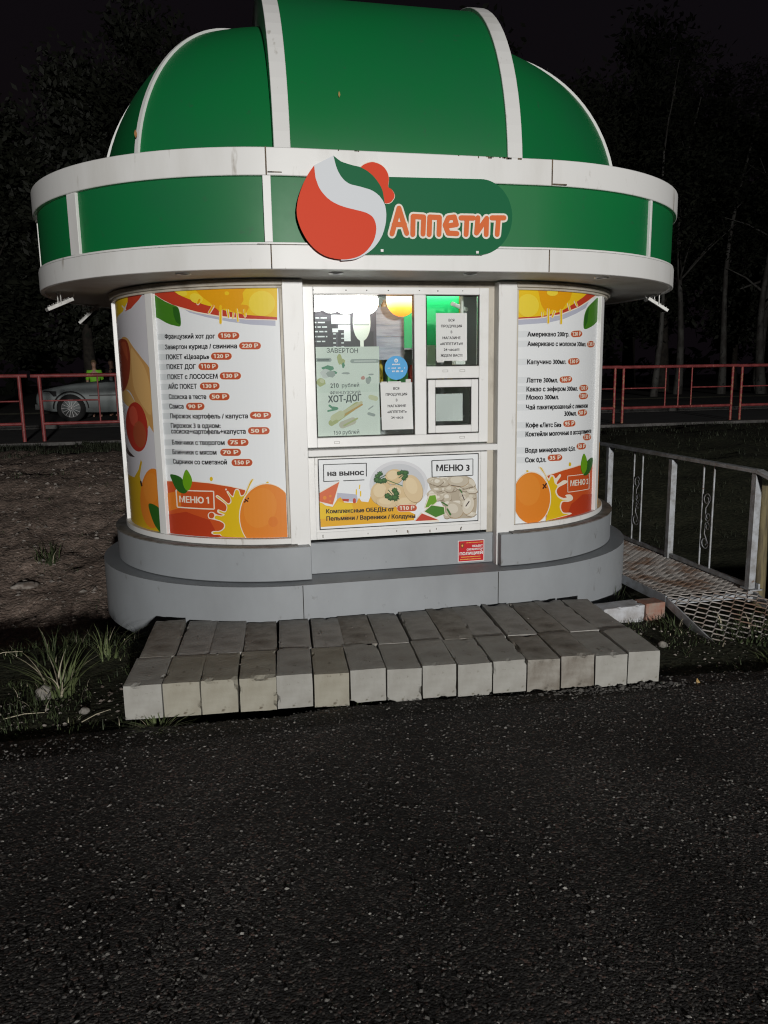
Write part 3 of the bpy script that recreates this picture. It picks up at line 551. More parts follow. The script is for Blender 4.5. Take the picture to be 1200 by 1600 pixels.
 'menu_two': """
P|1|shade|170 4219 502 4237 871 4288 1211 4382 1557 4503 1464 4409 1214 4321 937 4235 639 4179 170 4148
P|2|cream|170 4620 170 4215 502 4235 872 4285 1289 4407 1663 4548 1891 4620
P|3|red|170 4620 170 4228 502 4248 871 4301 1288 4423 1661 4565 1832 4620
P|4|yellow|170 4620 170 4245 476 4264 637 4282 870 4335 1170 4461 1408 4568 1507 4620
P|5|amber|467 4620 473 4597 486 4563 495 4533 506 4480 525 4430 538 4407 554 4384 574 4361 595 4340 616 4323 636 4314 653 4315 669 4325 702 4352 719 4359 739 4358 803 4341 824 4340 862 4348 880 4355 916 4375 932 4388 948 4403 994 4454 1051 4494 1066 4511 1104 4605 1107 4620
P|6|lemon|488 4406 484 4372 472 4340 452 4311 424 4286 392 4268 356 4256 318 4252 281 4255 246 4266 214 4284 188 4308 170 4334 170 4472 185 4496 210 4520 241 4538 275 4550 312 4554 350 4551 386 4541 419 4523 447 4500 469 4472 483 4440
P|6|lemon|815 4586 808 4569 786 4555 753 4544 714 4540 676 4541 644 4550 622 4563 615 4579 622 4595 642 4609 677 4620 761 4620 784 4615 807 4602
P|5|cream|625 4356 628 4365 636 4372 648 4375 660 4373 669 4366 672 4357 677 4180 674 4171 666 4164 654 4161 642 4164 633 4170 630 4179
P|6|yellow|633 4363 635 4369 640 4373 648 4375 656 4374 661 4369 664 4364 669 4182 667 4176 661 4172 654 4170 646 4172 640 4176 638 4182
P|5|cream|858 4352 862 4361 871 4368 884 4371 898 4369 908 4363 912 4353 918 4176 915 4167 905 4160 892 4157 878 4159 868 4166 864 4175
P|6|yellow|867 4359 870 4365 876 4369 884 4371 893 4370 899 4365 902 4360 908 4178 906 4172 900 4168 891 4166 883 4167 876 4172 874 4177
P|5|cream|1151 4475 1148 4483 1153 4491 1163 4497 1177 4499 1191 4497 1201 4491 1250 4439 1254 4431 1249 4422 1238 4416 1223 4414 1209 4416 1199 4422
P|6|yellow|1161 4485 1159 4490 1162 4495 1169 4498 1177 4499 1185 4498 1191 4494 1240 4438 1242 4433 1239 4428 1232 4424 1223 4423 1214 4424 1209 4428
P|5|cream|1005 4439 1005 4447 1011 4454 1022 4458 1034 4459 1045 4455 1051 4449 1090 4363 1090 4355 1084 4348 1073 4344 1060 4344 1049 4348 1043 4354
P|6|yellow|1015 4448 1015 4452 1018 4456 1024 4459 1031 4459 1038 4457 1041 4453 1079 4363 1079 4359 1076 4355 1062 4352 1056 4355 1053 4358
P|5|cream|743 4344 750 4351 760 4354 772 4354 781 4349 786 4341 785 4333 743 4253 736 4246 726 4242 715 4243 706 4248 701 4255 702 4264
P|6|yellow|751 4348 755 4352 761 4354 768 4354 774 4351 777 4347 776 4342 735 4257 731 4253 725 4251 718 4251 712 4254 710 4259 710 4263
P|5|cream|531 4312 533 4319 539 4324 548 4326 557 4324 563 4319 566 4313 567 4255 565 4248 559 4243 550 4241 542 4243 535 4248 533 4255
P|6|yellow|539 4318 540 4322 548 4326 553 4325 558 4319 559 4257 558 4253 550 4250 545 4250 540 4257
P|3|leaf|1910 4586 1850 4571 1780 4545 1626 4477 1557 4442 1528 4424 1503 4404 1481 4382 1462 4359 1447 4334 1434 4308 1426 4280 1419 4247 1414 4209 1414 4172 1420 4140 1435 4120 1465 4113 1508 4117 1560 4127 1665 4154 1757 4182 1804 4199 1848 4217 1910 4247
P|4|leafd|1562 4425 1491 4366 1439 4281 1444 4129 1525 4222
T|3|ink|Американо 200гр.|320 4023 1069 4031|62|1
P|3|cream|1186 3989 1144 3993 1112 4009 1098 4032 1104 4057 1131 4077 1170 4086 1291 4094 1338 4090 1376 4074 1394 4051 1386 4026 1354 4006 1309 3996
P|4|rust|1186 3994 1148 3997 1119 4012 1106 4033 1112 4055 1135 4073 1171 4081 1292 4089 1334 4086 1368 4072 1384 4050 1377 4028 1349 4010 1308 4001
T|5|cream|120 Р|1138 4037 1345 4046|53|1
P|1|row1|170 4066 339 4070 341 3985 170 3981
T|3|ink|Американо с молоком 300мл.|323 3895 1507 3900|63|1
P|3|cream|1675 3854 1611 3854 1558 3868 1530 3890 1531 3916 1561 3938 1614 3951 1653 3956 1721 3956 1785 3944 1823 3921 1822 3895 1782 3872 1717 3858
P|4|rust|1672 3859 1614 3859 1567 3871 1541 3891 1542 3915 1569 3935 1617 3947 1656 3951 1718 3951 1774 3940 1808 3920 1807 3896 1771 3875 1714 3863
T|5|cream|130 Р|1566 3901 1775 3909|55|1
P|1|row1|170 3938 342 3942 344 3857 170 3853
T|3|ink|Капучино 300мл.|323 3653 1019 3650|63|1
P|3|cream|1136 3606 1096 3611 1064 3627 1050 3651 1057 3676 1082 3695 1121 3704 1242 3709 1287 3704 1324 3687 1341 3663 1333 3638 1303 3618 1259 3610
P|4|rust|1136 3610 1099 3615 1071 3630 1058 3652 1064 3674 1087 3691 1121 3699 1243 3704 1284 3700 1317 3685 1332 3663 1325 3640 1298 3623 1259 3615
T|5|cream|130 Р|1090 3655 1294 3660|54|1
P|1|row1|170 3697 347 3700 349 3614 170 3612
T|3|ink|Латте 300мл.|318 3406 861 3397|64|1
P|3|cream|961 3355 924 3361 896 3378 883 3402 890 3427 913 3446 948 3453 1081 3457 1122 3451 1154 3434 1169 3409 1162 3384 1135 3366 1096 3358
P|4|rust|960 3360 927 3365 902 3381 890 3402 896 3425 917 3441 949 3448 1082 3452 1119 3447 1148 3431 1161 3409 1154 3387 1130 3370 1095 3363
T|5|cream|160 Р|923 3405 1123 3407|54|1
P|1|row1|170 3452 352 3454 354 3367 170 3366
T|3|ink|Какао с зефиром 300мл.|320 3284 1307 3271|64|1
P|3|cream|1450 3224 1398 3229 1357 3246 1338 3271 1344 3297 1374 3317 1421 3325 1497 3328 1555 3323 1603 3305 1628 3280 1621 3254 1583 3234 1528 3226
P|4|rust|1448 3229 1401 3234 1365 3249 1347 3272 1352 3295 1380 3312 1422 3320 1499 3323 1550 3318 1594 3302 1616 3280 1609 3256 1576 3238 1527 3231
T|5|cream|130 Р|1376 3276 1580 3275|55|1
P|1|row1|170 3273 170 3331 354 3332 356 3244 170 3244
T|3|ink|Мокко 300мл.|320 3173 885 3162|64|1
P|3|cream|1447 3108 1395 3114 1355 3132 1335 3157 1341 3182 1371 3202 1418 3210 1495 3212 1552 3207 1601 3189 1626 3163 1618 3137 1581 3118 1526 3110
P|4|rust|1446 3113 1399 3118 1362 3134 1345 3157 1350 3180 1377 3198 1420 3205 1496 3207 1548 3202 1591 3186 1614 3163 1607 3140 1573 3122 1524 3115
T|5|cream|150 Р|1374 3161 1577 3159|56|1
P|1|row1|171 3220 357 3220 358 3133 172 3133
T|3|ink|Чай пакетированный с лимоном|317 3035 1621 3015|65|1
P|1|row1|173 3083 359 3082 361 2994 175 2995
T|3|ink|300мл.|1010 2923 1296 2915|66|1
P|3|cream|1428 2867 1376 2874 1337 2893 1318 2918 1324 2944 1354 2963 1401 2970 1486 2971 1543 2964 1592 2945 1616 2919 1608 2893 1570 2874 1515 2867
P|4|rust|1427 2873 1380 2879 1344 2895 1327 2918 1333 2941 1360 2959 1403 2965 1488 2966 1539 2960 1582 2943 1604 2919 1596 2896 1563 2879 1514 2873
T|5|cream|50 Р|1357 2922 1566 2916|56|1
T|3|ink|Кофе «Летс Би»|319 2790 948 2769|65|1
P|3|cream|1065 2729 1025 2736 995 2755 981 2780 988 2805 1013 2824 1050 2830 1183 2829 1227 2822 1262 2803 1278 2777 1271 2752 1241 2733 1199 2727
P|4|rust|1064 2734 1028 2741 1001 2757 989 2780 995 2803 1017 2819 1051 2825 1183 2824 1223 2818 1255 2800 1269 2777 1262 2754 1236 2738 1198 2732
T|5|cream|95 Р|1022 2781 1230 2776|55|1
P|1|row1|177 2839 364 2837 366 2748 179 2751
T|3|ink|Коктейли молочные в ассортименте|317 2664 1788 2631|66|1
P|1|row1|179 2713 367 2710 369 2621 181 2624
P|3|cream|1621 2495 1559 2503 1510 2522 1486 2549 1490 2575 1523 2594 1577 2601 1638 2601 1707 2593 1767 2573 1801 2545 1794 2518 1750 2500 1685 2494
P|4|rust|1619 2500 1563 2507 1519 2525 1496 2549 1501 2572 1530 2590 1579 2596 1641 2596 1702 2589 1756 2570 1786 2545 1780 2521 1741 2504 1683 2499
T|5|cream|130 Р|1526 2553 1747 2541|58|1
T|3|ink|Вода минеральная 0,5л.|316 2438 1289 2406|66|1
P|3|cream|1419 2375 1368 2383 1328 2403 1309 2430 1316 2456 1346 2474 1393 2480 1483 2478 1540 2469 1589 2448 1613 2421 1604 2395 1566 2377 1511 2372
P|4|rust|1418 2380 1371 2388 1335 2406 1319 2430 1325 2453 1352 2470 1394 2475 1484 2473 1536 2465 1579 2446 1601 2421 1593 2398 1559 2382 1510 2377
T|5|cream|50 Р|1349 2432 1562 2420|57|1
P|1|row1|183 2489 372 2485 373 2395 184 2399
T|3|ink|Сок 0,2л.|316 2303 669 2287|66|1
P|3|cream|763 2258 729 2265 703 2284 692 2310 698 2335 720 2353 752 2359 913 2355 950 2346 979 2327 992 2301 985 2276 960 2258 924 2252
P|4|rust|762 2263 732 2270 708 2287 698 2310 704 2332 724 2348 753 2354 913 2349 947 2342 973 2325 985 2301 978 2278 956 2262 924 2257
T|5|cream|35 Р|734 2310 944 2302|55|1
P|1|row1|185 2355 374 2350 376 2259 187 2265
P|1|cream|1910 1400 1910 2128 1412 2157 1016 2122 669 2067 688 1400
P|2|red2|1910 1400 1910 2114 1413 2143 1017 2108 670 2051 688 1400
P|3|brick|1910 1400 1910 1652 1539 1695 1226 1590 1109 1400
P|4|cream|748 1409 1193 1436 1230 1440 1241 1446 1234 1452 1200 1464 1176 1468 1103 1475 1068 1480 1041 1488 1022 1501 1007 1518 997 1536 989 1554 985 1571 985 1587 987 1604 994 1621 1004 1634 1017 1643 1037 1646 1062 1644 1120 1635 1146 1633 1212 1638 1243 1648 1253 1655 1258 1664 1260 1674 1259 1685 1254 1694 1232 1714 1198 1733 1180 1739 1157 1742 1129 1744 1102 1744 1067 1739 1067 1734 1102 1710 1105 1704 1098 1701 1069 1699 1033 1703 990 1716 945 1736 928 1747 914 1759 903 1774 894 1789 888 1803 886 1817 888 1829 892 1840 901 1851 913 1861 930 1871 956 1881 1089 1914 1104 1921 1113 1928 1117 1934 1115 1940 1110 1945 1100 1950 1065 1961 1044 1963 1023 1963 997 1957 913 1923 896 1919 887 1920 883 1926 884 1934 894 1956 905 1969 956 2018 965 2031 966 2041 963 2050 956 2057 947 2061 937 2062 924 2055 874 2015 860 2010 849 2014 841 2023 824 2048 814 2056 789 2063 763 2063 753 2061 745 2053 731 2018 724 2017 715 2025 704 2039 633 2148 621 2164 609 2177 595 2186 579 2193 550 2199 536 2198 534 2196 535 2191 547 2172 620 2097 640 2069 660 2036 681 1998 719 1915 756 1815 762 1786 765 1753 763 1712 752 1656 695 1458 686 1400 706 1400 712 1403
P|5|yellow2|732 1410 1092 1440 1154 1446 1165 1450 1055 1466 1024 1476 1004 1492 987 1511 971 1533 960 1555 954 1574 953 1594 957 1614 965 1633 976 1649 992 1660 1018 1664 1055 1662 1137 1653 1027 1675 998 1683 954 1701 935 1711 902 1735 875 1768 864 1786 857 1803 854 1820 858 1835 893 1878 897 1890 891 1901 852 1926 840 1937 832 1954 813 2015 806 2029 798 2036 790 2041 782 2042 766 2036 758 2027 743 1996 735 1984 725 1982 712 1992 698 2011 616 2139 595 2169 572 2187 562 2191 557 2191 558 2185 569 2171 634 2098 655 2068 673 2034 710 1955 764 1815 773 1785 777 1752 776 1711 763 1655 698 1458 684 1400 694 1400 700 1404
P|6|cream|775 1734 772 1674 760 1616 740 1562 712 1514 676 1471 635 1436 590 1409 567 1400 363 1400 341 1408 295 1435 254 1469 217 1511 185 1558 170 1590 170 1984 178 2001 208 2044 243 2080 283 2109 327 2129 374 2140 423 2141 474 2133 524 2116 573 2090 619 2056 662 2014 699 1966 730 1912 753 1855 768 1795
P|7|orange|756 1731 754 1673 743 1617 723 1565 696 1517 662 1476 623 1442 579 1416 538 1400 379 1400 339 1415 295 1441 254 1474 219 1514 189 1560 170 1599 170 1966 182 1990 210 2032 244 2067 283 2094 325 2113 371 2124 418 2126 467 2118 515 2101 563 2076 607 2043 648 2002 684 1956 713 1904 736 1848 750 1790
P|8|orange3|574 1867 571 1820 558 1775 537 1735 509 1701 475 1676 437 1659 396 1652 355 1656 315 1668 278 1691 245 1721 218 1758 198 1801 185 1847 180 1895 184 1942 195 1986 214 2026 239 2060 271 2086 307 2103 346 2111 387 2108 427 2096 466 2074 501 2043 531 2006 554 1963 568 1916
P|8|brown|633 1875 622 1872 611 1878 611 1889 667 1953 679 1957 690 1950 690 1940
P|9|brown|612 1932 610 1941 618 1947 629 1943 683 1892 686 1883 677 1878 666 1881
P|3|yellow2|1195 2182 1191 2167 1180 2156 1165 2154 1149 2159 1138 2171 1133 2187 1136 2202 1147 2212 1162 2215 1178 2209 1190 2197
P|3|yellow2|373 2146 370 2139 359 2134 346 2135 336 2141 332 2149 336 2157 346 2161 359 2160 369 2155
P|7|leafd|1871 2219 1888 2203 1895 2179 1892 2151 1883 2122 1868 2096 1846 2072 1818 2048 1785 2025 1751 2005 1718 1990 1681 1981 1639 1975 1600 1974 1567 1977 1546 1985 1537 2001 1537 2025 1543 2053 1553 2080 1565 2104 1579 2124 1597 2143 1619 2161 1643 2176 1671 2190 1706 2202 1750 2213 1796 2221 1839 2224
P|8|leaf2|1540 2310 1561 2300 1586 2278 1611 2250 1633 2220 1647 2192 1655 2165 1656 2136 1653 2108 1645 2082 1634 2060 1618 2042 1596 2026 1572 2013 1549 2006 1529 2006 1511 2016 1492 2033 1476 2056 1462 2080 1453 2103 1449 2126 1449 2150 1452 2175 1458 2199 1476 2244 1489 2268 1505 2290 1522 2306
P|5|cream|1112 2013 1109 2023 1748 1997 1752 1987
P|6|cream|1737 1993 1763 1990 1771 1751 1744 1755
P|5|cream|1754 1758 1760 1748 1126 1773 1123 1783
P|6|cream|1132 1777 1117 1779 1103 2018 1118 2017
T|5|cream|МЕНЮ 2|1184 1900 1708 1874|82|1
""",
 'menu_three': """
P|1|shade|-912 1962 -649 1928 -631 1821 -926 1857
P|2|amber2|-1156 1858 -1074 1798 -980 1776 -915 1878 -872 1901 -821 1827 -716 1815 -652 1818 -619 1884 -588 1830 -492 1814 -458 1898 -392 2011 -372 1915 -331 1806 -137 1743 36 1680 167 1608 145 1527 -487 1515 -1150 1506
P|3|yellow|-1156 1848 -1074 1789 -981 1765 -905 1846 -821 1816 -716 1804 -697 1697 -911 1624 -1155 1616
P|3|red|-851 1879 -757 1870 -762 1832 -842 1845
P|3|red|-704 1857 -701 1867 -693 1875 -682 1877 -672 1874 -664 1865 -662 1855 -662 1827 -665 1817 -673 1809 -684 1807 -695 1810 -702 1819 -705 1829
P|3|yellow|-661 1992 -660 1996 -652 2000 -648 1999 -644 1991 -645 1928 -650 1921 -654 1920 -661 1924 -662 1929
P|3|yellow|-612 2054 -610 2057 -603 2060 -598 2055 -597 2052 -602 2005 -607 2000 -610 1999 -614 2001 -617 2007
P|3|yellow|-605 1964 -604 1969 -600 1972 -595 1973 -591 1972 -587 1968 -586 1963 -587 1904 -589 1899 -592 1896 -597 1895 -602 1896 -605 1900 -606 1905
P|3|cream|-1152 1984 -873 2123 -974 1792 -1156 1844
P|4|orangered|-1152 1971 -883 2109 -980 1805 -1156 1856
P|5|orange3|-1061 1902 -1064 1890 -1074 1881 -1086 1878 -1099 1882 -1108 1892 -1111 1904 -1107 1917 -1097 1926 -1085 1928 -1072 1924 -1064 1915
P|5|orange3|-991 1922 -994 1913 -1000 1907 -1008 1906 -1017 1908 -1022 1915 -1024 1923 -1022 1932 -1016 1937 -1007 1939 -999 1937 -993 1930
P|5|orange3|-1001 1851 -1003 1844 -1008 1840 -1014 1839 -1021 1841 -1025 1846 -1026 1852 -1025 1858 -1020 1863 -1014 1864 -1007 1862 -1003 1857
P|3|plate2|351 2013 346 1966 333 1919 312 1875 283 1835 247 1798 205 1766 157 1740 104 1720 49 1706 -9 1699 -68 1698 -127 1705 -185 1718 -239 1738 -290 1763 -337 1794 -377 1829 -411 1869 -438 1912 -458 1957 -469 2004 -472 2051 -467 2097 -454 2143 -433 2186 -405 2225 -370 2261 -328 2293 -281 2319 -230 2339 -175 2353 -118 2361 -60 2362 -2 2357 55 2344 110 2326 162 2301 209 2271 251 2236 286 2196 314 2154 335 2108 347 2061
P|4|plate|307 2011 303 1969 291 1928 273 1889 247 1853 215 1821 178 1793 135 1769 89 1751 40 1739 -11 1733 -64 1732 -116 1738 -166 1750 -215 1767 -260 1790 -301 1817 -337 1848 -367 1883 -391 1921 -408 1961 -418 2003 -421 2044 -417 2085 -405 2126 -387 2164 -362 2199 -330 2231 -294 2259 -252 2282 -207 2300 -158 2312 -108 2319 -56 2320 -5 2315 46 2304 94 2288 140 2266 182 2239 218 2208 249 2173 274 2135 292 2095 303 2053
P|5|edge|-165 1861 -185 1828 -212 1800 -245 1779 -281 1768 -319 1765 -355 1772 -389 1788 -418 1812 -440 1843 -455 1879 -461 1917 -457 1956 -445 1993 -425 2026 -398 2054 -366 2074 -330 2086 -293 2089 -256 2082 -222 2066 -193 2043 -170 2012 -156 1976 -149 1938 -153 1899
P|5|dough|-169 1868 -189 1835 -216 1808 -248 1789 -283 1777 -320 1775 -356 1782 -389 1798 -417 1821 -439 1851 -453 1886 -459 1923 -456 1961 -445 1997 -425 2030 -399 2056 -367 2076 -332 2087 -295 2090 -259 2083 -226 2068 -198 2044 -176 2015 -161 1980 -155 1943 -158 1904
P|5|dough2|-247 1927 -263 1902 -286 1884 -313 1873 -341 1872 -369 1880 -392 1896 -410 1919 -419 1946 -420 1976 -412 2004 -396 2029 -373 2047 -346 2058 -318 2060 -290 2052 -267 2036 -249 2013 -240 1985 -239 1956
P|6|edge|-3 2175 1 2150 -3 2124 -15 2099 -33 2077 -57 2059 -85 2045 -115 2037 -147 2036 -177 2040 -205 2050 -228 2066 -245 2086 -256 2110 -260 2135 -256 2160 -244 2185 -226 2207 -203 2225 -175 2239 -145 2247 -113 2249 -83 2244 -55 2234 -32 2218 -14 2198
P|6|dough|-8 2180 -4 2155 -8 2130 -19 2106 -37 2085 -60 2067 -88 2054 -118 2046 -149 2044 -178 2048 -205 2058 -228 2074 -245 2093 -256 2116 -259 2140 -255 2165 -244 2189 -226 2210 -203 2228 -176 2241 -146 2249 -115 2251 -86 2247 -58 2237 -36 2222 -18 2203
P|6|dough2|-77 2188 -75 2169 -80 2150 -93 2132 -111 2119 -134 2110 -157 2107 -181 2110 -201 2119 -216 2132 -225 2150 -227 2169 -221 2188 -209 2205 -191 2219 -169 2228 -145 2231 -122 2228 -101 2219 -86 2205
P|7|edge|51 1880 41 1854 23 1832 -3 1815 -34 1805 -70 1800 -107 1803 -143 1812 -177 1827 -206 1848 -230 1872 -245 1899 -253 1927 -251 1955 -241 1980 -223 2002 -197 2019 -166 2030 -131 2034 -94 2032 -58 2023 -24 2008 6 1988 29 1963 45 1936 53 1908
P|7|dough|46 1886 36 1861 18 1840 -7 1824 -38 1813 -72 1809 -108 1811 -144 1820 -177 1835 -206 1855 -229 1879 -245 1906 -252 1933 -250 1960 -240 1984 -222 2005 -197 2022 -167 2032 -133 2036 -97 2034 -61 2025 -28 2011 1 1991 25 1967 40 1940 48 1913
P|7|dough2|-36 1924 -45 1905 -61 1890 -84 1881 -111 1878 -139 1882 -166 1892 -189 1907 -205 1926 -214 1947 -214 1968 -205 1987 -188 2002 -166 2011 -139 2014 -111 2011 -84 2001 -61 1986 -45 1966 -36 1945
P|7|edge|-78 1773 -85 1755 -100 1740 -123 1728 -152 1720 -186 1716 -222 1717 -259 1723 -295 1733 -326 1746 -352 1763 -372 1781 -383 1800 -385 1819 -378 1836 -363 1851 -341 1863 -312 1871 -278 1875 -242 1874 -205 1869 -169 1859 -138 1846 -111 1829 -92 1811 -81 1792
P|7|dough3|-83 1779 -90 1762 -105 1747 -127 1735 -156 1727 -189 1724 -225 1725 -261 1730 -296 1740 -327 1753 -352 1769 -371 1787 -382 1805 -384 1824 -377 1841 -363 1855 -341 1867 -312 1875 -279 1878 -244 1877 -207 1872 -173 1863 -142 1849 -116 1834 -97 1816 -86 1797
P|7|dough2|-166 1804 -172 1791 -187 1780 -208 1773 -234 1771 -262 1773 -289 1779 -314 1789 -332 1802 -344 1816 -346 1831 -340 1844 -326 1854 -305 1861 -279 1864 -251 1862 -224 1855 -199 1845 -181 1833 -169 1818
P|8|edge|195 1789 193 1770 181 1751 161 1735 134 1720 102 1710 66 1704 28 1702 -9 1705 -43 1712 -72 1724 -94 1738 -109 1756 -115 1775 -113 1794 -101 1812 -81 1829 -54 1843 -22 1854 14 1860 51 1862 88 1859 122 1852 151 1841 174 1826 189 1808
P|8|dough3|190 1795 187 1776 176 1758 156 1742 130 1728 98 1718 63 1711 26 1710 -10 1713 -43 1720 -72 1731 -94 1745 -108 1762 -114 1780 -112 1799 -100 1817 -81 1833 -55 1847 -23 1857 12 1863 49 1865 85 1862 118 1855 147 1844 169 1830 184 1813
P|8|dough2|106 1809 103 1794 91 1780 72 1769 47 1761 19 1758 -10 1759 -36 1764 -57 1773 -71 1786 -76 1800 -73 1814 -62 1828 -42 1839 -17 1847 10 1850 39 1850 65 1844 86 1835 100 1823
P|9|edge|260 2005 273 1958 278 1911 274 1867 263 1828 243 1798 218 1778 187 1768 153 1770 119 1784 85 1808 54 1842 27 1882 7 1927 -5 1975 -10 2022 -7 2065 5 2103 24 2133 50 2153 80 2163 113 2161 148 2148 182 2124 213 2091 239 2051
P|9|dough3|255 2010 268 1964 272 1918 269 1875 257 1838 238 1809 213 1789 183 1780 150 1782 116 1795 83 1818 53 1850 27 1890 8 1934 -5 1980 -9 2025 -5 2068 6 2104 25 2133 50 2153 79 2162 112 2161 146 2148 179 2125 209 2093 235 2054
P|9|dough2|186 2035 195 1999 196 1964 188 1934 173 1912 152 1899 127 1898 101 1907 76 1927 54 1955 38 1989 29 2025 28 2060 36 2090 51 2112 72 2124 96 2126 123 2117 148 2097 170 2069
P|3|amber2|-481 1824 -415 1917 -331 1806 36 1676 145 1605 -52 1577 -378 1616
P|13|herb|-233 2100 -223 2085 -241 2080 -244 2062 -263 2070 -278 2058 -284 2080 -304 2078 -304 2092 -316 2104 -303 2115 -301 2125 -297 2128 -285 2129 -277 2139 -273 2139 -262 2132 -244 2137 -245 2118 -228 2113
P|14|herb2|-255 2108 -250 2101 -259 2099 -260 2090 -270 2094 -277 2089 -280 2098 -290 2098 -290 2104 -296 2110 -290 2114 -288 2120 -281 2120 -276 2126 -269 2122 -261 2124 -261 2116 -252 2113
P|13|herb|-283 2092 -268 2076 -288 2072 -293 2062 -297 2060 -310 2061 -323 2057 -333 2068 -346 2070 -348 2074 -343 2083 -343 2086 -365 2096 -345 2104 -344 2107 -348 2117 -346 2121 -334 2123 -326 2136 -323 2137 -313 2123 -309 2121 -289 2132 -289 2112 -270 2106 -282 2095
P|14|herb2|-303 2099 -296 2092 -306 2090 -309 2085 -317 2086 -323 2084 -328 2088 -336 2090 -334 2097 -344 2101 -334 2105 -336 2112 -329 2114 -324 2120 -317 2113 -306 2117 -306 2108 -297 2106
P|13|herb|-328 2112 -308 2092 -334 2087 -336 2063 -340 2063 -360 2073 -377 2067 -388 2083 -408 2085 -404 2104 -418 2116 -405 2127 -412 2146 -411 2149 -390 2143 -385 2143 -382 2146 -379 2164 -377 2166 -359 2149 -339 2154 -337 2152 -332 2138 -313 2129 -327 2116
P|14|herb2|-352 2119 -342 2110 -355 2108 -356 2097 -368 2102 -376 2099 -382 2106 -392 2108 -390 2116 -397 2121 -390 2126 -393 2136 -380 2133 -376 2144 -368 2136 -357 2138 -354 2131 -344 2127
P|13|herb|-327 2161 -317 2147 -333 2141 -338 2132 -342 2130 -364 2128 -369 2129 -378 2136 -398 2136 -388 2152 -388 2155 -408 2165 -390 2174 -395 2189 -392 2191 -374 2186 -371 2188 -367 2197 -364 2198 -357 2191 -354 2190 -333 2201 -335 2180 -314 2176
P|14|herb2|-347 2169 -342 2162 -350 2160 -354 2155 -367 2154 -373 2157 -383 2158 -378 2166 -388 2170 -379 2174 -381 2182 -371 2180 -367 2185 -361 2181 -351 2186 -351 2177 -341 2175
P|13|herb|-289 2192 -280 2178 -282 2175 -302 2174 -304 2171 -304 2161 -308 2159 -321 2164 -336 2151 -342 2171 -364 2167 -361 2184 -375 2194 -374 2197 -358 2201 -355 2204 -365 2224 -341 2217 -334 2232 -320 2224 -301 2231 -303 2214 -301 2211 -279 2207
P|14|herb2|-312 2199 -307 2192 -319 2191 -320 2184 -328 2187 -335 2181 -339 2190 -350 2188 -348 2196 -356 2201 -345 2205 -350 2214 -338 2211 -334 2217 -328 2213 -318 2217 -318 2208 -307 2206
P|13|herb|-249 2177 -242 2175 -244 2168 -336 2121 -343 2123 -341 2131
P|13|herb|-27 2189 -21 2179 -23 2176 -35 2173 -38 2162 -41 2161 -53 2167 -62 2159 -65 2159 -73 2167 -90 2165 -91 2168 -83 2183 -91 2190 -93 2194 -89 2199 -89 2213 -85 2215 -71 2213 -65 2222 -61 2223 -51 2216 -37 2222 -34 2220 -34 2206 -21 2202 -20 2199
P|14|herb2|-46 2196 -43 2191 -50 2189 -52 2184 -59 2186 -65 2182 -69 2186 -79 2186 -74 2194 -79 2197 -77 2208 -68 2207 -64 2212 -58 2208 -50 2211 -50 2204 -43 2201
P|13|herb|9 2202 23 2190 21 2187 2 2188 3 2174 0 2171 -12 2175 -22 2172 -26 2173 -34 2180 -52 2180 -47 2195 -60 2203 -59 2207 -43 2213 -48 2225 -46 2227 -31 2225 -26 2240 -23 2240 -13 2228 2 2233 8 2221 22 2216 22 2213
P|14|herb2|-9 2209 -1 2203 -12 2203 -12 2196 -19 2197 -25 2196 -30 2199 -39 2199 -36 2206 -44 2211 -35 2214 -37 2221 -29 2220 -26 2227 -19 2221 -12 2223 -9 2218 -1 2215
P|13|herb|72 2191 77 2175 59 2170 57 2151 36 2160 22 2151 12 2165 -5 2168 -3 2180 -4 2183 -26 2195 -9 2207 -9 2223 12 2222 22 2235 36 2221 55 2228 61 2214 82 2207
P|14|herb2|47 2198 49 2191 40 2189 39 2180 29 2184 22 2180 17 2187 8 2188 9 2195 -2 2200 7 2205 6 2213 17 2212 22 2218 29 2212 38 2215 41 2208 52 2205
P|13|herb|60 2147 71 2136 70 2133 56 2129 54 2117 50 2116 37 2121 26 2112 22 2113 17 2127 1 2125 -1 2128 5 2141 -7 2149 -8 2152 2 2159 -1 2172 2 2174 18 2171 23 2186 26 2187 37 2175 50 2179 53 2177 52 2163 68 2160 70 2157
P|14|herb2|42 2155 47 2148 39 2147 38 2140 30 2143 23 2139 20 2146 11 2145 14 2152 7 2156 12 2160 11 2167 20 2165 24 2173 30 2167 38 2169 37 2161 46 2160
P|13|herb|36 2117 47 2105 46 2102 31 2100 30 2086 27 2084 13 2091 2 2081 -1 2082 -7 2097 -24 2096 -22 2110 -34 2118 -34 2121 -19 2128 -25 2142 -23 2145 -8 2143 -1 2154 3 2154 14 2147 28 2151 32 2149 31 2134 45 2130 46 2126
P|14|herb2|18 2124 23 2118 15 2116 14 2109 6 2112 0 2108 -4 2115 -12 2114 -11 2121 -18 2125 -10 2129 -13 2136 -4 2136 0 2141 7 2137 15 2139 15 2132 23 2129
P|13|herb|-61 2122 -69 2123 -68 2131 4 2183 12 2182 11 2174
P|13|herb|-87 1953 -72 1939 -71 1936 -72 1934 -90 1930 -97 1915 -116 1920 -132 1909 -142 1925 -158 1930 -160 1945 -174 1957 -158 1968 -160 1985 -141 1985 -133 2001 -131 2002 -115 1988 -95 1995 -96 1973 -78 1967 -87 1956
P|14|herb2|-109 1961 -100 1953 -110 1950 -114 1943 -123 1946 -131 1941 -136 1948 -144 1950 -145 1957 -152 1963 -144 1968 -145 1975 -136 1975 -131 1983 -123 1977 -113 1979 -113 1969 -104 1967
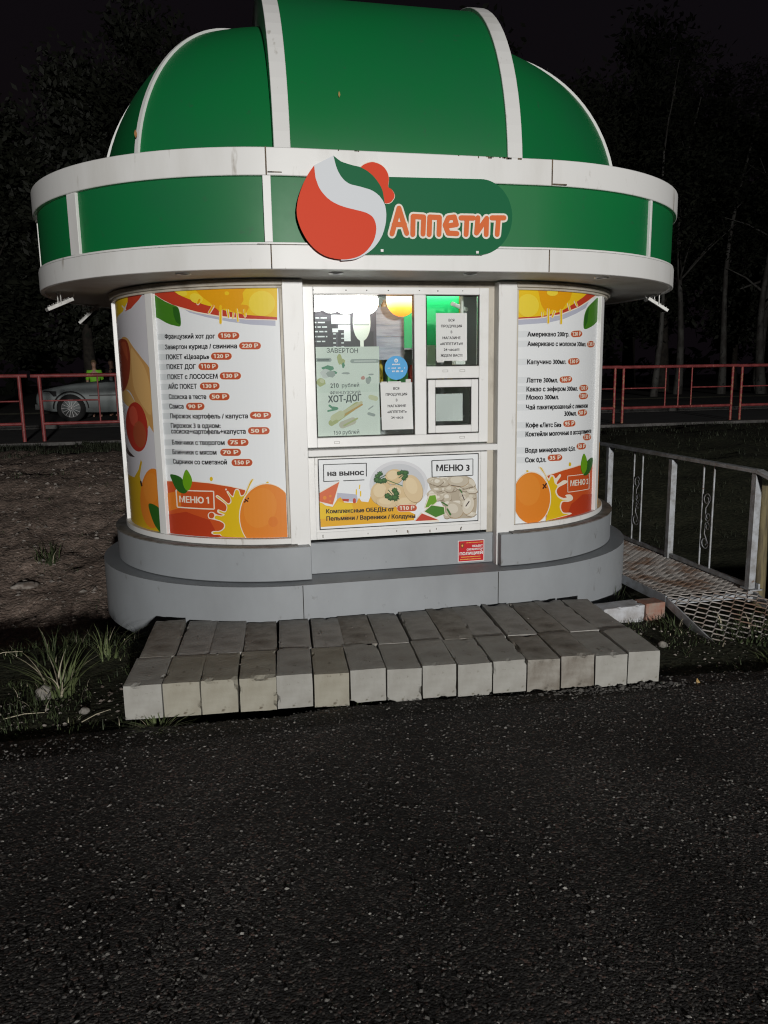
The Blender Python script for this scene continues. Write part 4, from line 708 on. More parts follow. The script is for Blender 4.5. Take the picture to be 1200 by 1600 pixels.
P|13|herb|-66 1908 -54 1891 -76 1888 -78 1885 -76 1870 -77 1867 -80 1867 -97 1875 -111 1870 -122 1882 -140 1884 -135 1901 -149 1912 -136 1922 -139 1936 -136 1939 -120 1937 -110 1949 -96 1942 -78 1946 -73 1930 -54 1923
P|14|herb2|-89 1915 -83 1908 -94 1906 -94 1897 -104 1901 -111 1899 -117 1904 -125 1905 -123 1912 -130 1917 -124 1922 -125 1929 -116 1928 -111 1934 -104 1931 -95 1932 -92 1925 -83 1922
P|13|herb|-74 1854 -53 1832 -81 1832 -87 1831 -89 1827 -88 1807 -111 1817 -130 1802 -132 1805 -136 1821 -140 1824 -145 1825 -171 1820 -171 1823 -161 1844 -163 1848 -174 1859 -163 1873 -163 1888 -158 1892 -141 1894 -128 1910 -114 1899 -109 1898 -86 1908 -82 1909 -80 1906 -79 1883 -59 1872 -61 1869 -73 1858
P|14|herb2|-100 1862 -90 1852 -107 1851 -107 1841 -119 1845 -128 1839 -133 1849 -149 1846 -144 1858 -150 1864 -145 1870 -144 1879 -134 1880 -127 1887 -118 1881 -104 1886 -103 1875 -93 1870
P|13|herb|-140 1857 -131 1841 -152 1837 -157 1822 -174 1825 -190 1814 -201 1828 -224 1829 -224 1832 -216 1849 -229 1861 -218 1873 -215 1884 -211 1886 -196 1886 -188 1904 -173 1892 -156 1893 -150 1880 -127 1873
P|14|herb2|-164 1865 -160 1857 -170 1856 -173 1849 -181 1850 -189 1846 -195 1852 -206 1852 -202 1861 -209 1867 -203 1872 -201 1878 -192 1878 -188 1886 -181 1881 -172 1881 -169 1875 -158 1872
P|13|herb|-187 1886 -177 1871 -197 1867 -200 1850 -217 1851 -233 1846 -245 1857 -264 1857 -266 1859 -260 1878 -271 1891 -262 1903 -263 1917 -259 1920 -241 1917 -231 1931 -216 1924 -198 1926 -196 1907 -176 1901
P|14|herb2|-209 1894 -204 1887 -214 1885 -216 1878 -224 1878 -232 1876 -238 1881 -249 1882 -246 1891 -251 1896 -247 1902 -247 1909 -237 1908 -232 1914 -224 1911 -215 1912 -214 1903 -204 1901
P|13|herb|-217 1965 -216 1973 -208 1972 -136 1883 -137 1876 -145 1877
P|12|herb2|-242 2105 -246 2109 -245 2112 -244 2114 -238 2115 -13 2020 -10 2018 -9 2013 -11 2011 -17 2010
P|4|dump3|369 2062 386 2075 412 2085 443 2092 502 2099 525 2096 589 2073 613 2072 637 2080 689 2110 716 2124 746 2131 780 2132 818 2130 857 2125 893 2115 926 2102 982 2073 1005 2052 1025 2022 1039 1977 1050 1907 1056 1814 1058 1715 1052 1625 1037 1561 1010 1527 973 1513 929 1511 837 1517 740 1515 690 1518 646 1526 612 1540 592 1563 582 1595 575 1665 567 1695 544 1742 501 1807 407 1916 390 1942 378 1969 368 1995 362 2021 362 2043
P|5|edge2|604 1904 566 1918 563 1921 565 1924 628 1948 647 1953 681 1950 734 1936 755 1924 762 1915 762 1911 760 1907 746 1900 724 1893 693 1889 651 1892
P|5|dump|600 1915 561 1929 558 1932 561 1935 623 1959 643 1964 676 1961 729 1947 750 1935 757 1926 758 1922 755 1918 750 1914 730 1907 709 1902 689 1900 646 1903
P|5|dump2|625 1931 606 1938 606 1942 647 1956 663 1954 690 1947 698 1944 704 1937 703 1933 696 1929 670 1924 648 1926
P|5|edge2|595 1881 587 1882 571 1889 529 1912 524 1917 519 1928 519 1939 523 1944 531 1948 553 1957 587 1962 605 1960 632 1953 652 1946 667 1937 670 1931 672 1919 669 1908 661 1900 633 1887 614 1882
P|5|dump|590 1892 567 1900 524 1923 520 1928 515 1939 515 1950 519 1955 526 1959 549 1968 582 1973 600 1971 628 1964 648 1957 662 1948 666 1942 668 1930 664 1919 656 1911 628 1898 609 1893
P|5|dump4|584 1921 573 1925 552 1936 547 1944 549 1952 564 1959 585 1961 608 1955 620 1949 623 1940 621 1934 617 1930 599 1922
P|5|edge2|1009 1931 985 1930 899 1933 877 1936 871 1940 868 1944 866 1959 860 1972 860 1976 870 1981 954 1990 977 1990 986 1987 1010 1970 1043 1953 1045 1949 1043 1945 1038 1941
P|5|dump2|1005 1942 980 1941 894 1944 872 1947 864 1955 862 1970 856 1983 856 1987 859 1990 866 1992 950 2001 973 2001 981 1998 1005 1981 1032 1968 1038 1964 1041 1960 1033 1952
P|5|dump2|965 1966 899 1968 895 1972 891 1988 900 1991 938 1995 953 1994 965 1985 982 1976 982 1972 979 1970
P|5|edge2|757 2025 723 2039 715 2045 709 2051 707 2059 708 2068 716 2085 722 2091 729 2096 770 2105 825 2122 838 2123 849 2120 868 2107 898 2076 908 2059 910 2052 908 2040 898 2029 867 2015 838 2008 811 2008 783 2015
P|5|dump|752 2036 719 2050 710 2056 705 2062 703 2070 704 2079 712 2096 717 2102 724 2107 765 2116 821 2133 833 2134 844 2131 864 2118 894 2087 904 2070 906 2063 903 2051 893 2040 862 2026 834 2019 820 2017 806 2019 778 2026
P|5|dump4|775 2062 758 2070 751 2076 751 2084 755 2092 761 2098 809 2111 821 2110 831 2103 846 2088 852 2076 851 2070 842 2062 816 2054 795 2055
P|5|edge2|409 2010 388 2014 369 2022 354 2033 341 2048 336 2063 337 2069 345 2080 358 2090 374 2098 393 2103 427 2107 453 2106 476 2100 488 2095 508 2082 514 2075 517 2068 515 2054 506 2041 493 2030 476 2021 456 2015 432 2011
P|5|dump|405 2021 384 2025 365 2033 349 2044 337 2059 331 2074 332 2080 341 2091 353 2101 369 2108 388 2114 423 2118 449 2117 460 2115 484 2106 504 2093 510 2086 513 2079 510 2065 502 2052 489 2041 471 2032 451 2026 428 2022
P|5|dump2|404 2055 384 2061 376 2066 370 2074 368 2084 378 2095 401 2102 426 2103 444 2097 457 2087 458 2084 457 2077 453 2070 446 2065 427 2057
P|5|edge2|941 1768 932 1758 908 1746 890 1743 863 1745 850 1752 815 1781 808 1790 808 1795 809 1800 816 1810 828 1818 859 1827 868 1828 884 1827 898 1822 910 1815 939 1777
P|5|dump2|936 1779 927 1769 903 1757 886 1754 859 1756 845 1763 810 1792 804 1801 805 1811 811 1821 816 1825 833 1833 863 1839 879 1838 893 1833 905 1826 934 1789
P|5|dump4|897 1797 884 1787 876 1785 862 1784 848 1791 832 1805 830 1810 834 1817 841 1821 856 1826 868 1826 881 1820 896 1801
P|5|edge2|452 2015 448 2035 452 2047 473 2066 491 2074 501 2075 535 2071 568 2061 581 2052 595 2038 607 2020 608 2012 606 2005 601 1997 593 1990 576 1978 557 1972 525 1970 489 1974 470 1981 459 1993
P|5|dump|448 2026 444 2046 448 2058 468 2077 487 2085 497 2086 530 2082 563 2072 576 2063 591 2048 602 2031 604 2023 602 2016 596 2008 589 2001 571 1989 553 1983 521 1981 485 1985 465 1992 455 2004
P|5|dump4|476 2039 474 2052 478 2058 491 2067 500 2069 517 2067 533 2062 547 2050 554 2038 550 2030 537 2021 528 2018 512 2017 494 2019 484 2022 479 2028
P|5|edge2|708 2023 703 2017 668 2003 641 1995 623 1998 592 2011 578 2022 576 2029 581 2036 600 2051 612 2055 629 2055 656 2052 673 2047 702 2030
P|5|dump2|704 2034 699 2028 664 2014 636 2006 618 2009 587 2022 574 2033 572 2040 576 2046 596 2062 607 2066 624 2066 663 2060 697 2041
P|5|dump2|661 2046 659 2043 637 2034 623 2032 603 2040 598 2043 595 2049 607 2060 621 2062 641 2059 658 2049
P|5|edge2|546 1910 530 1905 506 1901 472 1902 439 1909 410 1919 397 1927 396 1934 410 1948 432 1959 450 1961 472 1959 508 1952 521 1948 531 1943 538 1936 549 1917 549 1913
P|5|dump|542 1921 525 1916 502 1912 468 1913 435 1920 405 1930 393 1938 391 1945 397 1952 406 1959 428 1970 446 1972 467 1970 503 1963 517 1959 527 1954 533 1947 545 1928 545 1924
P|5|dump4|502 1941 482 1936 465 1936 434 1945 428 1949 427 1953 434 1959 445 1965 454 1966 470 1964 486 1961 494 1957 504 1944
P|5|edge2|629 1792 613 1780 593 1771 582 1769 571 1771 546 1781 501 1805 483 1818 480 1824 482 1831 489 1838 524 1859 550 1865 584 1877 597 1880 608 1880 619 1876 640 1862 654 1847 657 1840 656 1828 649 1812 641 1801
P|5|dump2|625 1803 608 1791 588 1782 578 1781 566 1782 542 1792 496 1816 478 1829 475 1835 478 1842 485 1849 520 1870 545 1876 580 1888 592 1891 604 1891 615 1888 636 1873 650 1858 653 1851 652 1839 644 1823 636 1812
P|5|dump4|593 1829 575 1819 564 1819 529 1836 520 1842 519 1845 523 1852 541 1863 571 1872 583 1873 599 1864 607 1854 607 1848 603 1839
P|5|edge2|932 1785 930 1799 932 1808 940 1819 949 1824 969 1824 1013 1817 1028 1811 1034 1804 1034 1795 1030 1783 1020 1773 1007 1768 960 1759 947 1760 942 1763 938 1768
P|5|dump|928 1796 926 1810 928 1819 936 1830 945 1835 965 1836 1009 1828 1024 1822 1029 1815 1029 1806 1026 1794 1015 1784 1003 1780 964 1772 948 1770 942 1771 934 1779
P|5|dump2|943 1810 943 1821 947 1827 951 1829 961 1830 988 1824 993 1821 994 1817 992 1809 986 1804 957 1797 948 1799
P|5|edge2|817 1571 806 1563 785 1555 760 1553 746 1556 736 1566 715 1604 713 1610 713 1615 724 1624 765 1646 778 1648 786 1646 812 1631 821 1621 820 1582
P|5|dump|812 1582 802 1574 780 1566 756 1564 741 1567 732 1577 710 1615 709 1626 719 1635 761 1657 774 1660 782 1657 808 1642 816 1632 816 1593
P|5|dump4|783 1606 775 1600 767 1598 755 1597 748 1599 743 1604 733 1622 732 1628 737 1633 758 1644 764 1645 768 1644 781 1636 785 1631
P|5|edge2|554 2003 544 2004 526 2008 483 2022 471 2028 468 2032 468 2042 477 2061 486 2070 493 2073 510 2078 531 2080 563 2076 585 2069 601 2061 611 2051 617 2040 618 2030 615 2020 610 2016 590 2009
P|5|dump2|550 2014 540 2015 522 2019 479 2033 467 2039 464 2043 464 2053 473 2072 482 2081 488 2084 505 2089 526 2091 559 2087 581 2080 596 2072 607 2062 612 2051 614 2041 610 2031 605 2027 586 2020
P|5|dump2|534 2042 520 2044 492 2054 491 2061 495 2070 503 2076 522 2080 538 2078 557 2070 565 2060 566 2055 564 2050 552 2045
P|5|edge2|797 1909 786 1916 779 1924 778 1931 780 1935 787 1941 804 1951 827 1958 845 1955 889 1939 904 1928 919 1913 919 1909 908 1903 849 1895 822 1897
P|5|dump|792 1920 774 1935 773 1939 775 1946 782 1952 799 1962 815 1968 823 1969 840 1966 884 1950 906 1934 914 1924 914 1920 903 1914 845 1906 818 1908
P|5|dump2|808 1937 801 1943 798 1948 808 1956 823 1961 832 1960 854 1952 869 1939 867 1935 863 1934 834 1930 821 1931
P|5|edge2|579 2030 558 2034 532 2046 512 2067 505 2081 504 2092 510 2102 526 2113 552 2126 579 2133 591 2133 616 2125 647 2111 663 2102 682 2085 691 2070 693 2062 692 2056 687 2050 679 2044 657 2034 646 2031 619 2028
P|5|dump2|575 2041 544 2048 528 2057 508 2078 500 2092 500 2103 506 2113 521 2124 547 2137 575 2144 587 2144 612 2136 659 2113 671 2102 687 2081 689 2073 688 2067 683 2061 675 2055 653 2045 641 2042 615 2039
P|5|dump4|575 2073 564 2075 552 2082 544 2088 538 2099 537 2105 540 2109 561 2121 575 2125 593 2121 617 2110 626 2101 631 2093 631 2086 629 2083 614 2076 595 2072
P|5|edge2|599 2044 600 2062 606 2073 621 2085 640 2091 663 2093 677 2089 699 2076 706 2066 703 2031 700 2018 696 2013 682 2007 654 2006 639 2011 609 2032 601 2040
P|5|dump|594 2055 594 2067 601 2084 617 2096 636 2102 658 2104 673 2100 695 2087 701 2077 702 2072 695 2029 692 2024 677 2018 650 2017 635 2022 605 2043
P|5|dump4|614 2068 614 2074 618 2083 625 2088 635 2092 646 2092 654 2091 665 2084 668 2079 665 2055 656 2050 638 2050 620 2062
P|5|edge2|998 1790 990 1781 968 1770 955 1765 934 1763 906 1767 888 1773 869 1785 863 1793 869 1802 896 1820 912 1824 930 1825 947 1824 958 1820 991 1798
P|5|dump2|993 1801 985 1792 964 1781 951 1777 930 1775 901 1779 884 1784 864 1796 859 1805 860 1809 864 1813 895 1833 907 1835 935 1836 949 1833 959 1829 987 1810
P|5|dump2|953 1814 949 1809 938 1804 921 1800 907 1802 894 1807 886 1813 886 1818 904 1830 924 1831 935 1827 950 1818
P|5|edge2|586 1766 570 1778 564 1786 555 1804 553 1812 554 1830 556 1838 565 1852 587 1869 613 1876 633 1876 642 1875 659 1866 678 1847 684 1835 689 1799 687 1783 683 1777 669 1771 606 1763
P|5|dump|582 1777 566 1789 559 1797 550 1815 548 1832 550 1841 555 1857 567 1869 574 1875 599 1886 609 1887 629 1887 638 1886 654 1877 669 1864 680 1846 684 1810 682 1794 679 1788 665 1782 614 1776 591 1775
P|5|dump4|596 1813 588 1819 580 1832 579 1840 583 1853 592 1862 609 1868 624 1867 632 1863 642 1853 645 1848 647 1825 644 1818 637 1815 612 1812
P|5|edge2|963 1866 942 1886 932 1901 930 1917 933 1932 936 1938 947 1946 1002 1969 1016 1968 1027 1959 1047 1933 1054 1916 1055 1909 1053 1902 1042 1890 1020 1870 1009 1863 987 1860 970 1863
P|5|dump|958 1877 937 1897 928 1912 925 1928 928 1943 931 1949 942 1957 997 1980 1004 1980 1011 1979 1023 1970 1042 1944 1050 1927 1050 1920 1048 1913 1038 1901 1015 1882 1004 1874 998 1872 982 1871 966 1874
P|5|dump2|968 1910 961 1916 953 1928 952 1935 955 1946 960 1950 987 1961 991 1962 998 1959 1008 1947 1012 1939 1013 1928 997 1912 988 1908 976 1908
P|5|edge2|957 1529 920 1542 901 1554 895 1563 895 1567 898 1570 955 1593 972 1596 997 1591 1043 1572 1055 1562 1055 1558 1032 1542 1018 1526 1003 1523
P|5|dump2|953 1540 916 1553 897 1565 890 1574 890 1578 894 1581 950 1604 967 1608 984 1605 1029 1588 1046 1578 1051 1574 1050 1569 1046 1565 1027 1554 1018 1541 1007 1535 987 1535
P|5|dump4|956 1565 934 1573 925 1581 927 1585 955 1596 963 1598 972 1597 994 1588 1005 1581 1002 1577 983 1562
P|5|edge2|881 1793 837 1782 828 1784 821 1789 808 1806 799 1824 795 1838 795 1851 797 1862 802 1873 806 1877 819 1886 841 1893 864 1897 875 1896 907 1886 916 1881 932 1867 943 1851 945 1842 942 1826 937 1818 925 1805 918 1801
P|5|dump|877 1804 833 1794 824 1795 816 1800 803 1818 795 1836 791 1850 790 1862 793 1874 801 1888 815 1897 836 1905 848 1907 870 1907 881 1905 903 1897 920 1886 927 1878 938 1862 940 1854 940 1846 933 1829 921 1816 914 1812
P|5|dump2|859 1837 837 1832 829 1835 823 1844 816 1860 817 1872 821 1879 839 1888 856 1889 872 1884 885 1874 891 1862 887 1850 878 1841
P|5|edge2|875 1696 875 1703 878 1709 904 1739 929 1753 945 1759 952 1759 959 1758 972 1752 992 1737 1011 1714 1015 1707 1015 1700 1010 1686 993 1668 967 1655 949 1652 929 1655 910 1661 885 1681
P|5|dump2|870 1708 870 1714 873 1720 900 1750 924 1764 940 1770 948 1770 968 1763 987 1748 1007 1725 1010 1718 1010 1711 1005 1697 989 1679 962 1666 944 1663 924 1666 906 1673 880 1693
P|5|dump2|898 1723 899 1730 913 1745 925 1752 936 1755 946 1751 956 1743 966 1732 968 1725 965 1718 957 1709 944 1703 935 1701 920 1704 911 1709 903 1716
P|5|edge2|502 2024 494 2013 484 2007 459 1998 440 1995 424 2000 385 2023 378 2031 377 2041 385 2057 403 2072 418 2078 443 2078 469 2069 495 2054 504 2044 505 2033
P|5|dump|497 2035 490 2024 480 2018 454 2009 436 2006 420 2010 381 2034 373 2042 373 2052 380 2068 398 2082 414 2089 439 2089 465 2080 491 2065 500 2054 500 2044
P|5|dump4|461 2049 452 2041 430 2035 418 2039 402 2048 399 2053 398 2058 402 2065 411 2073 419 2076 431 2076 444 2072 458 2064 462 2056
P|5|edge2|490 1782 457 1772 433 1771 408 1777 383 1789 375 1796 371 1802 369 1809 371 1832 369 1854 371 1861 376 1866 398 1874 450 1880 481 1878 497 1869 509 1855 517 1840 521 1818 517 1805 510 1794
P|5|dump|485 1793 453 1783 429 1782 403 1788 379 1800 371 1807 366 1813 365 1820 367 1843 365 1865 367 1872 372 1877 393 1885 446 1891 477 1889 493 1880 505 1866 513 1851 515 1844 516 1829 513 1816 509 1810 500 1800
P|5|dump2|459 1824 443 1819 431 1819 418 1822 406 1828 402 1831 399 1838 399 1864 406 1869 420 1872 444 1873 459 1871 466 1865 471 1857 474 1842 471 1833
P|5|edge2|684 1547 678 1538 672 1532 642 1518 623 1515 605 1518 596 1522 582 1531 578 1537 572 1565 562 1586 561 1593 562 1598 578 1604 613 1608 640 1617 649 1619 657 1618 677 1607 694 1590 698 1582 699 1575 696 1567
P|5|dump|679 1558 667 1543 637 1529 619 1526 610 1527 592 1533 577 1543 574 1548 568 1576 558 1598 556 1604 558 1609 564 1613 574 1615 608 1619 636 1629 644 1630 653 1630 672 1619 689 1602 694 1594 694 1586 692 1578
P|5|dump2|645 1576 637 1567 624 1562 615 1560 602 1564 593 1571 590 1585 585 1596 585 1602 593 1605 610 1607 628 1612 632 1612 647 1602 653 1594 652 1586
P|5|edge2|349 1845 338 1857 334 1864 332 1876 334 1883 369 1917 381 1925 388 1927 420 1927 441 1923 448 1919 460 1909 474 1891 484 1875 486 1867 485 1860 473 1849 428 1828 412 1824 403 1824 380 1830
P|5|dump|345 1856 333 1868 329 1875 327 1887 330 1894 341 1906 370 1932 384 1938 416 1938 436 1934 444 1930 456 1920 470 1902 479 1886 481 1878 481 1872 476 1865 468 1860 424 1839 407 1835 398 1835 376 1841
P|5|dump4|367 1881 360 1890 359 1896 360 1900 380 1919 387 1922 403 1922 417 1918 430 1904 436 1892 435 1889 429 1883 403 1871 389 1871
P|5|edge2|663 1891 636 1895 620 1900 603 1909 594 1917 585 1929 580 1943 582 1950 587 1957 607 1970 636 1982 661 1981 675 1976 681 1972 697 1957 723 1939 729 1933 731 1928 728 1922 712 1912 676 1894
P|5|dump|658 1902 641 1904 623 1909 598 1920 589 1928 581 1940 576 1954 578 1961 583 1968 602 1981 632 1993 656 1992 670 1987 676 1983 693 1968 718 1950 724 1944 727 1939 724 1933 708 1923 671 1905
P|5|dump4|647 1932 629 1935 617 1940 608 1951 606 1958 607 1961 614 1968 629 1976 642 1977 653 1974 677 1956 681 1950 672 1942 653 1933
P|5|edge2|620 1897 589 1915 580 1922 576 1928 578 1934 584 1940 608 1957 626 1977 633 1980 651 1982 681 1980 708 1971 721 1961 724 1955 725 1947 721 1923 711 1903 700 1893 685 1890 668 1891 636 1893
P|5|dump|616 1908 584 1926 576 1933 572 1939 574 1945 579 1951 603 1968 622 1988 628 1991 646 1993 676 1991 704 1982 717 1972 721 1958 716 1934 706 1914 695 1904 689 1902 672 1901 631 1904
P|5|dump2|628 1936 613 1944 606 1951 610 1957 622 1966 631 1975 644 1978 659 1977 672 1973 679 1968 681 1960 679 1948 673 1938 668 1934 656 1932 636 1933
P|5|edge2|782 1683 778 1670 768 1663 759 1661 707 1656 659 1657 643 1662 633 1671 614 1698 613 1709 620 1717 627 1720 655 1727 697 1731 725 1729 754 1723 775 1714 780 1709 783 1702
P|5|dump2|778 1694 774 1681 763 1674 754 1672 702 1667 654 1668 645 1670 633 1677 613 1703 608 1715 608 1720 611 1724 622 1731 651 1738 693 1742 721 1740 749 1734 770 1725 776 1720 779 1714
P|5|dump4|727 1706 725 1700 715 1695 695 1693 665 1693 657 1696 652 1700 643 1714 642 1719 646 1723 658 1727 677 1730 698 1729 723 1722 727 1716
P|5|edge2|370 1819 352 1830 348 1838 348 1843 355 1854 375 1873 386 1881 402 1884 434 1883 443 1881 458 1874 486 1851 493 1842 496 1833 495 1824 486 1816 466 1808 440 1802 415 1803 391 1810
P|5|dump2|366 1830 348 1841 343 1849 344 1854 351 1865 370 1884 382 1892 398 1895 429 1894 439 1892 454 1885 482 1862 489 1853 491 1844 490 1835 482 1827 462 1819 436 1813 411 1814 386 1821
P|5|dump2|386 1852 377 1857 375 1864 388 1879 397 1884 412 1884 426 1881 442 1870 448 1861 449 1857 444 1851 421 1844 409 1844
P|5|edge2|800 1909 796 1913 793 1922 797 1944 804 1956 810 1960 817 1962 859 1960 887 1963 905 1961 936 1945 949 1932 950 1927 947 1922 931 1907 919 1892 907 1885 888 1883 854 1888 818 1899
P|5|dump|796 1920 791 1924 788 1933 793 1956 799 1967 805 1971 813 1973 855 1972 891 1974 900 1972 931 1956 945 1944 945 1938 942 1933 926 1918 914 1903 902 1896 883 1895 850 1899 814 1910
P|5|dump4|823 1938 820 1942 822 1956 825 1962 832 1965 875 1964 891 1956 898 1950 896 1944 882 1929 876 1926 867 1925 850 1927 832 1933
P|5|edge2|844 1712 827 1710 762 1708 737 1709 695 1720 678 1729 678 1733 705 1751 716 1761 750 1764 796 1764 819 1760 886 1736 888 1732 885 1728 866 1719
P|5|dump2|840 1724 822 1721 757 1719 732 1721 690 1731 673 1740 673 1745 701 1762 708 1770 712 1772 745 1776 792 1775 814 1771 881 1747 884 1743 880 1739 862 1730
P|5|dump4|802 1745 748 1743 727 1749 718 1753 721 1758 738 1769 778 1771 789 1768 822 1756 822 1753
P|5|edge2|1046 1791 1031 1784 1009 1778 992 1775 970 1775 945 1780 928 1786 922 1790 919 1799 927 1830 934 1839 948 1844 974 1845 1006 1838 1028 1828 1035 1814 1046 1800 1047 1795
P|5|dump|1041 1802 1026 1795 1005 1789 980 1785 966 1786 950 1789 923 1798 917 1801 914 1810 922 1841 930 1850 943 1855 970 1857 1001 1849 1023 1839 1030 1825 1041 1811 1043 1806
P|5|dump2|1001 1820 982 1814 963 1812 941 1818 937 1824 941 1840 945 1844 956 1847 965 1847 980 1843 991 1838 1000 1824
P|5|edge2|722 1533 701 1541 665 1566 658 1575 650 1589 648 1599 652 1604 659 1608 682 1617 709 1621 721 1620 749 1614 795 1601 811 1594 815 1590 816 1585 813 1579 799 1563 791 1544 775 1538 762 1535 734 1532
P|5|dump|717 1544 697 1552 660 1577 645 1601 644 1611 647 1615 678 1628 704 1632 717 1631 744 1626 790 1612 807 1605 811 1601 811 1596 794 1575 786 1556 780 1552 758 1546 730 1544
P|5|dump4|715 1576 700 1583 685 1595 678 1607 678 1609 684 1614 702 1619 715 1620 751 1610 762 1604 760 1599 753 1591 751 1584 747 1580 728 1576
P|5|edge2|594 1705 581 1714 574 1727 569 1748 571 1753 575 1756 605 1765 627 1774 643 1776 672 1765 688 1755 692 1749 695 1737 692 1720 679 1707 659 1696 642 1691 633 1690 616 1694
P|5|dump|589 1716 580 1722 574 1729 567 1745 565 1759 567 1764 571 1768 601 1776 622 1785 638 1787 668 1776 683 1766 687 1760 691 1748 687 1731 675 1718 654 1707 637 1702 629 1701 612 1705
P|5|dump4|600 1738 592 1744 589 1753 588 1759 591 1764 624 1773 639 1768 649 1760 651 1754 649 1746 643 1739 632 1734 620 1731 611 1733
P|5|edge2|569 1980 526 1986 501 1992 492 1997 480 2008 464 2035 462 2043 462 2050 466 2056 474 2061 487 2065 531 2073 571 2085 584 2087 596 2086 607 2082 618 2074 637 2056 655 2034 661 2020 660 2013 657 2006 644 1991 626 1980 606 1977
P|5|dump|565 1991 522 1997 497 2003 488 2008 476 2019 460 2046 458 2054 458 2061 462 2067 470 2072 483 2076 527 2084 579 2098 591 2097 602 2093 613 2085 632 2067 651 2045 656 2031 656 2024 653 2017 640 2002 622 1991 601 1988
P|5|dump2|556 2023 528 2027 518 2031 512 2037 504 2050 503 2058 505 2061 515 2065 564 2076 570 2076 581 2070 599 2050 602 2043 600 2036 594 2028 585 2023 575 2022
P|5|edge2|941 1863 927 1872 915 1884 912 1889 910 1899 914 1907 919 1910 937 1914 986 1915 1031 1909 1047 1904 1058 1898 1065 1891 1069 1882 1066 1873 1061 1869 1044 1860 1025 1854 1005 1855 975 1860 947 1861
P|5|dump2|936 1874 922 1883 911 1895 905 1910 909 1918 914 1921 933 1925 982 1926 1027 1920 1042 1916 1053 1909 1060 1902 1064 1893 1062 1884 1057 1880 1039 1871 1020 1865 1000 1866 971 1871 949 1871
P|5|dump4|953 1895 943 1902 938 1912 942 1918 952 1920 976 1921 999 1918 1012 1912 1018 1904 1016 1900 1010 1895 995 1890
P|5|edge2|500 1984 481 1984 454 1993 429 2010 418 2023 415 2037 421 2059 434 2079 447 2089 455 2092 473 2094 493 2093 515 2087 547 2072 563 2060 575 2046 577 2039 575 2032 569 2026 527 1996 509 1987
P|5|dump|496 1995 477 1995 449 2004 432 2014 418 2027 413 2034 411 2048 417 2070 430 2090 443 2100 459 2105 469 2105 489 2103 511 2098 542 2083 559 2071 571 2057 573 2050 570 2043 564 2037 523 2007 505 1998
P|5|dump4|481 2032 472 2032 458 2036 446 2044 440 2051 439 2058 442 2069 448 2079 455 2084 468 2087 489 2083 509 2073 519 2062 520 2059 515 2053 495 2038
P|5|edge2|980 1937 959 1935 938 1937 924 1943 916 1953 901 1983 894 2011 898 2024 906 2035 913 2039 942 2051 963 2054 973 2053 990 2047 1006 2037 1025 2016 1030 2007 1034 1991 1033 1973 1030 1965 1025 1958 1010 1947
P|5|dump2|975 1948 954 1946 934 1948 919 1954 911 1964 896 1994 890 2022 893 2035 902 2046 908 2050 937 2062 959 2065 968 2064 977 2062 994 2054 1008 2042 1021 2027 1025 2018 1030 2002 1028 1984 1025 1976 1021 1969 1005 1958
P|5|dump2|959 1986 938 1986 928 1991 916 2018 917 2026 922 2034 940 2043 955 2044 968 2038 979 2029 985 2017 986 2008 984 2000 974 1991
P|5|edge2|579 1812 577 1805 564 1792 547 1782 537 1778 463 1770 435 1769 425 1770 418 1774 413 1780 389 1831 390 1838 402 1848 432 1858 455 1859 517 1854 541 1850 559 1841 573 1827 577 1819
P|5|dump|574 1823 572 1816 560 1803 542 1793 533 1789 459 1781 431 1780 421 1781 413 1785 408 1791 387 1835 385 1843 386 1849 398 1859 427 1869 450 1870 513 1865 536 1861 555 1852 569 1838 573 1830
P|5|dump4|517 1834 510 1825 496 1818 446 1813 440 1814 434 1819 423 1844 423 1847 429 1853 444 1857 487 1855 498 1854 507 1849 514 1842
P|5|edge2|888 1742 858 1744 831 1754 815 1766 809 1772 803 1785 805 1798 815 1814 867 1845 875 1846 882 1845 897 1836 924 1813 934 1801 937 1794 937 1780 926 1761 913 1751
P|5|dump|883 1753 854 1755 826 1766 804 1783 798 1796 801 1809 810 1825 855 1853 870 1858 885 1852 906 1836 925 1818 932 1805 932 1792 926 1778 922 1772 901 1758
P|5|dump2|868 1787 858 1788 844 1791 831 1799 825 1809 827 1815 831 1823 858 1839 865 1839 873 1834 889 1820 892 1813 892 1807 887 1797 877 1790
P|5|edge2|812 1698 810 1704 821 1732 813 1754 816 1758 837 1765 879 1771 900 1769 917 1765 932 1757 945 1746 953 1734 954 1728 953 1715 944 1696 935 1683 921 1675 902 1676 869 1685 830 1691
P|5|dump|808 1709 805 1715 807 1722 816 1743 808 1765 811 1769 833 1776 875 1782 904 1779 928 1768 940 1757 948 1745 950 1733 943 1714 930 1695 916 1686 898 1687 864 1696 826 1702
P|5|dump2|838 1732 838 1738 843 1748 839 1759 844 1764 872 1768 887 1766 898 1761 909 1750 909 1743 906 1734 899 1724 893 1720 883 1721 847 1728
P|5|edge2|855 1916 836 1913 816 1913 797 1917 776 1925 761 1935 753 1946 752 1959 755 1970 763 1981 770 1986 777 1990 797 1994 843 1995 865 1992 883 1987 892 1982 906 1969 913 1957 912 1952 903 1942 884 1929 871 1921
P|5|dump2|851 1927 832 1924 812 1924 792 1928 772 1936 756 1946 752 1951 747 1964 750 1981 765 1997 782 2003 793 2005 839 2006 860 2004 879 1998 887 1993 901 1981 908 1968 907 1963 898 1953 880 1940 866 1932
P|5|dump2|833 1955 814 1953 794 1959 784 1967 781 1976 783 1982 790 1990 804 1994 827 1994 847 1990 858 1981 861 1978 861 1973 848 1961
P|5|edge2|886 1925 874 1926 850 1934 830 1943 810 1955 805 1964 807 1974 815 1984 827 1990 863 1995 898 2004 922 2006 934 2002 960 1990 980 1978 995 1962 996 1958 993 1953 986 1950 937 1938 906 1928
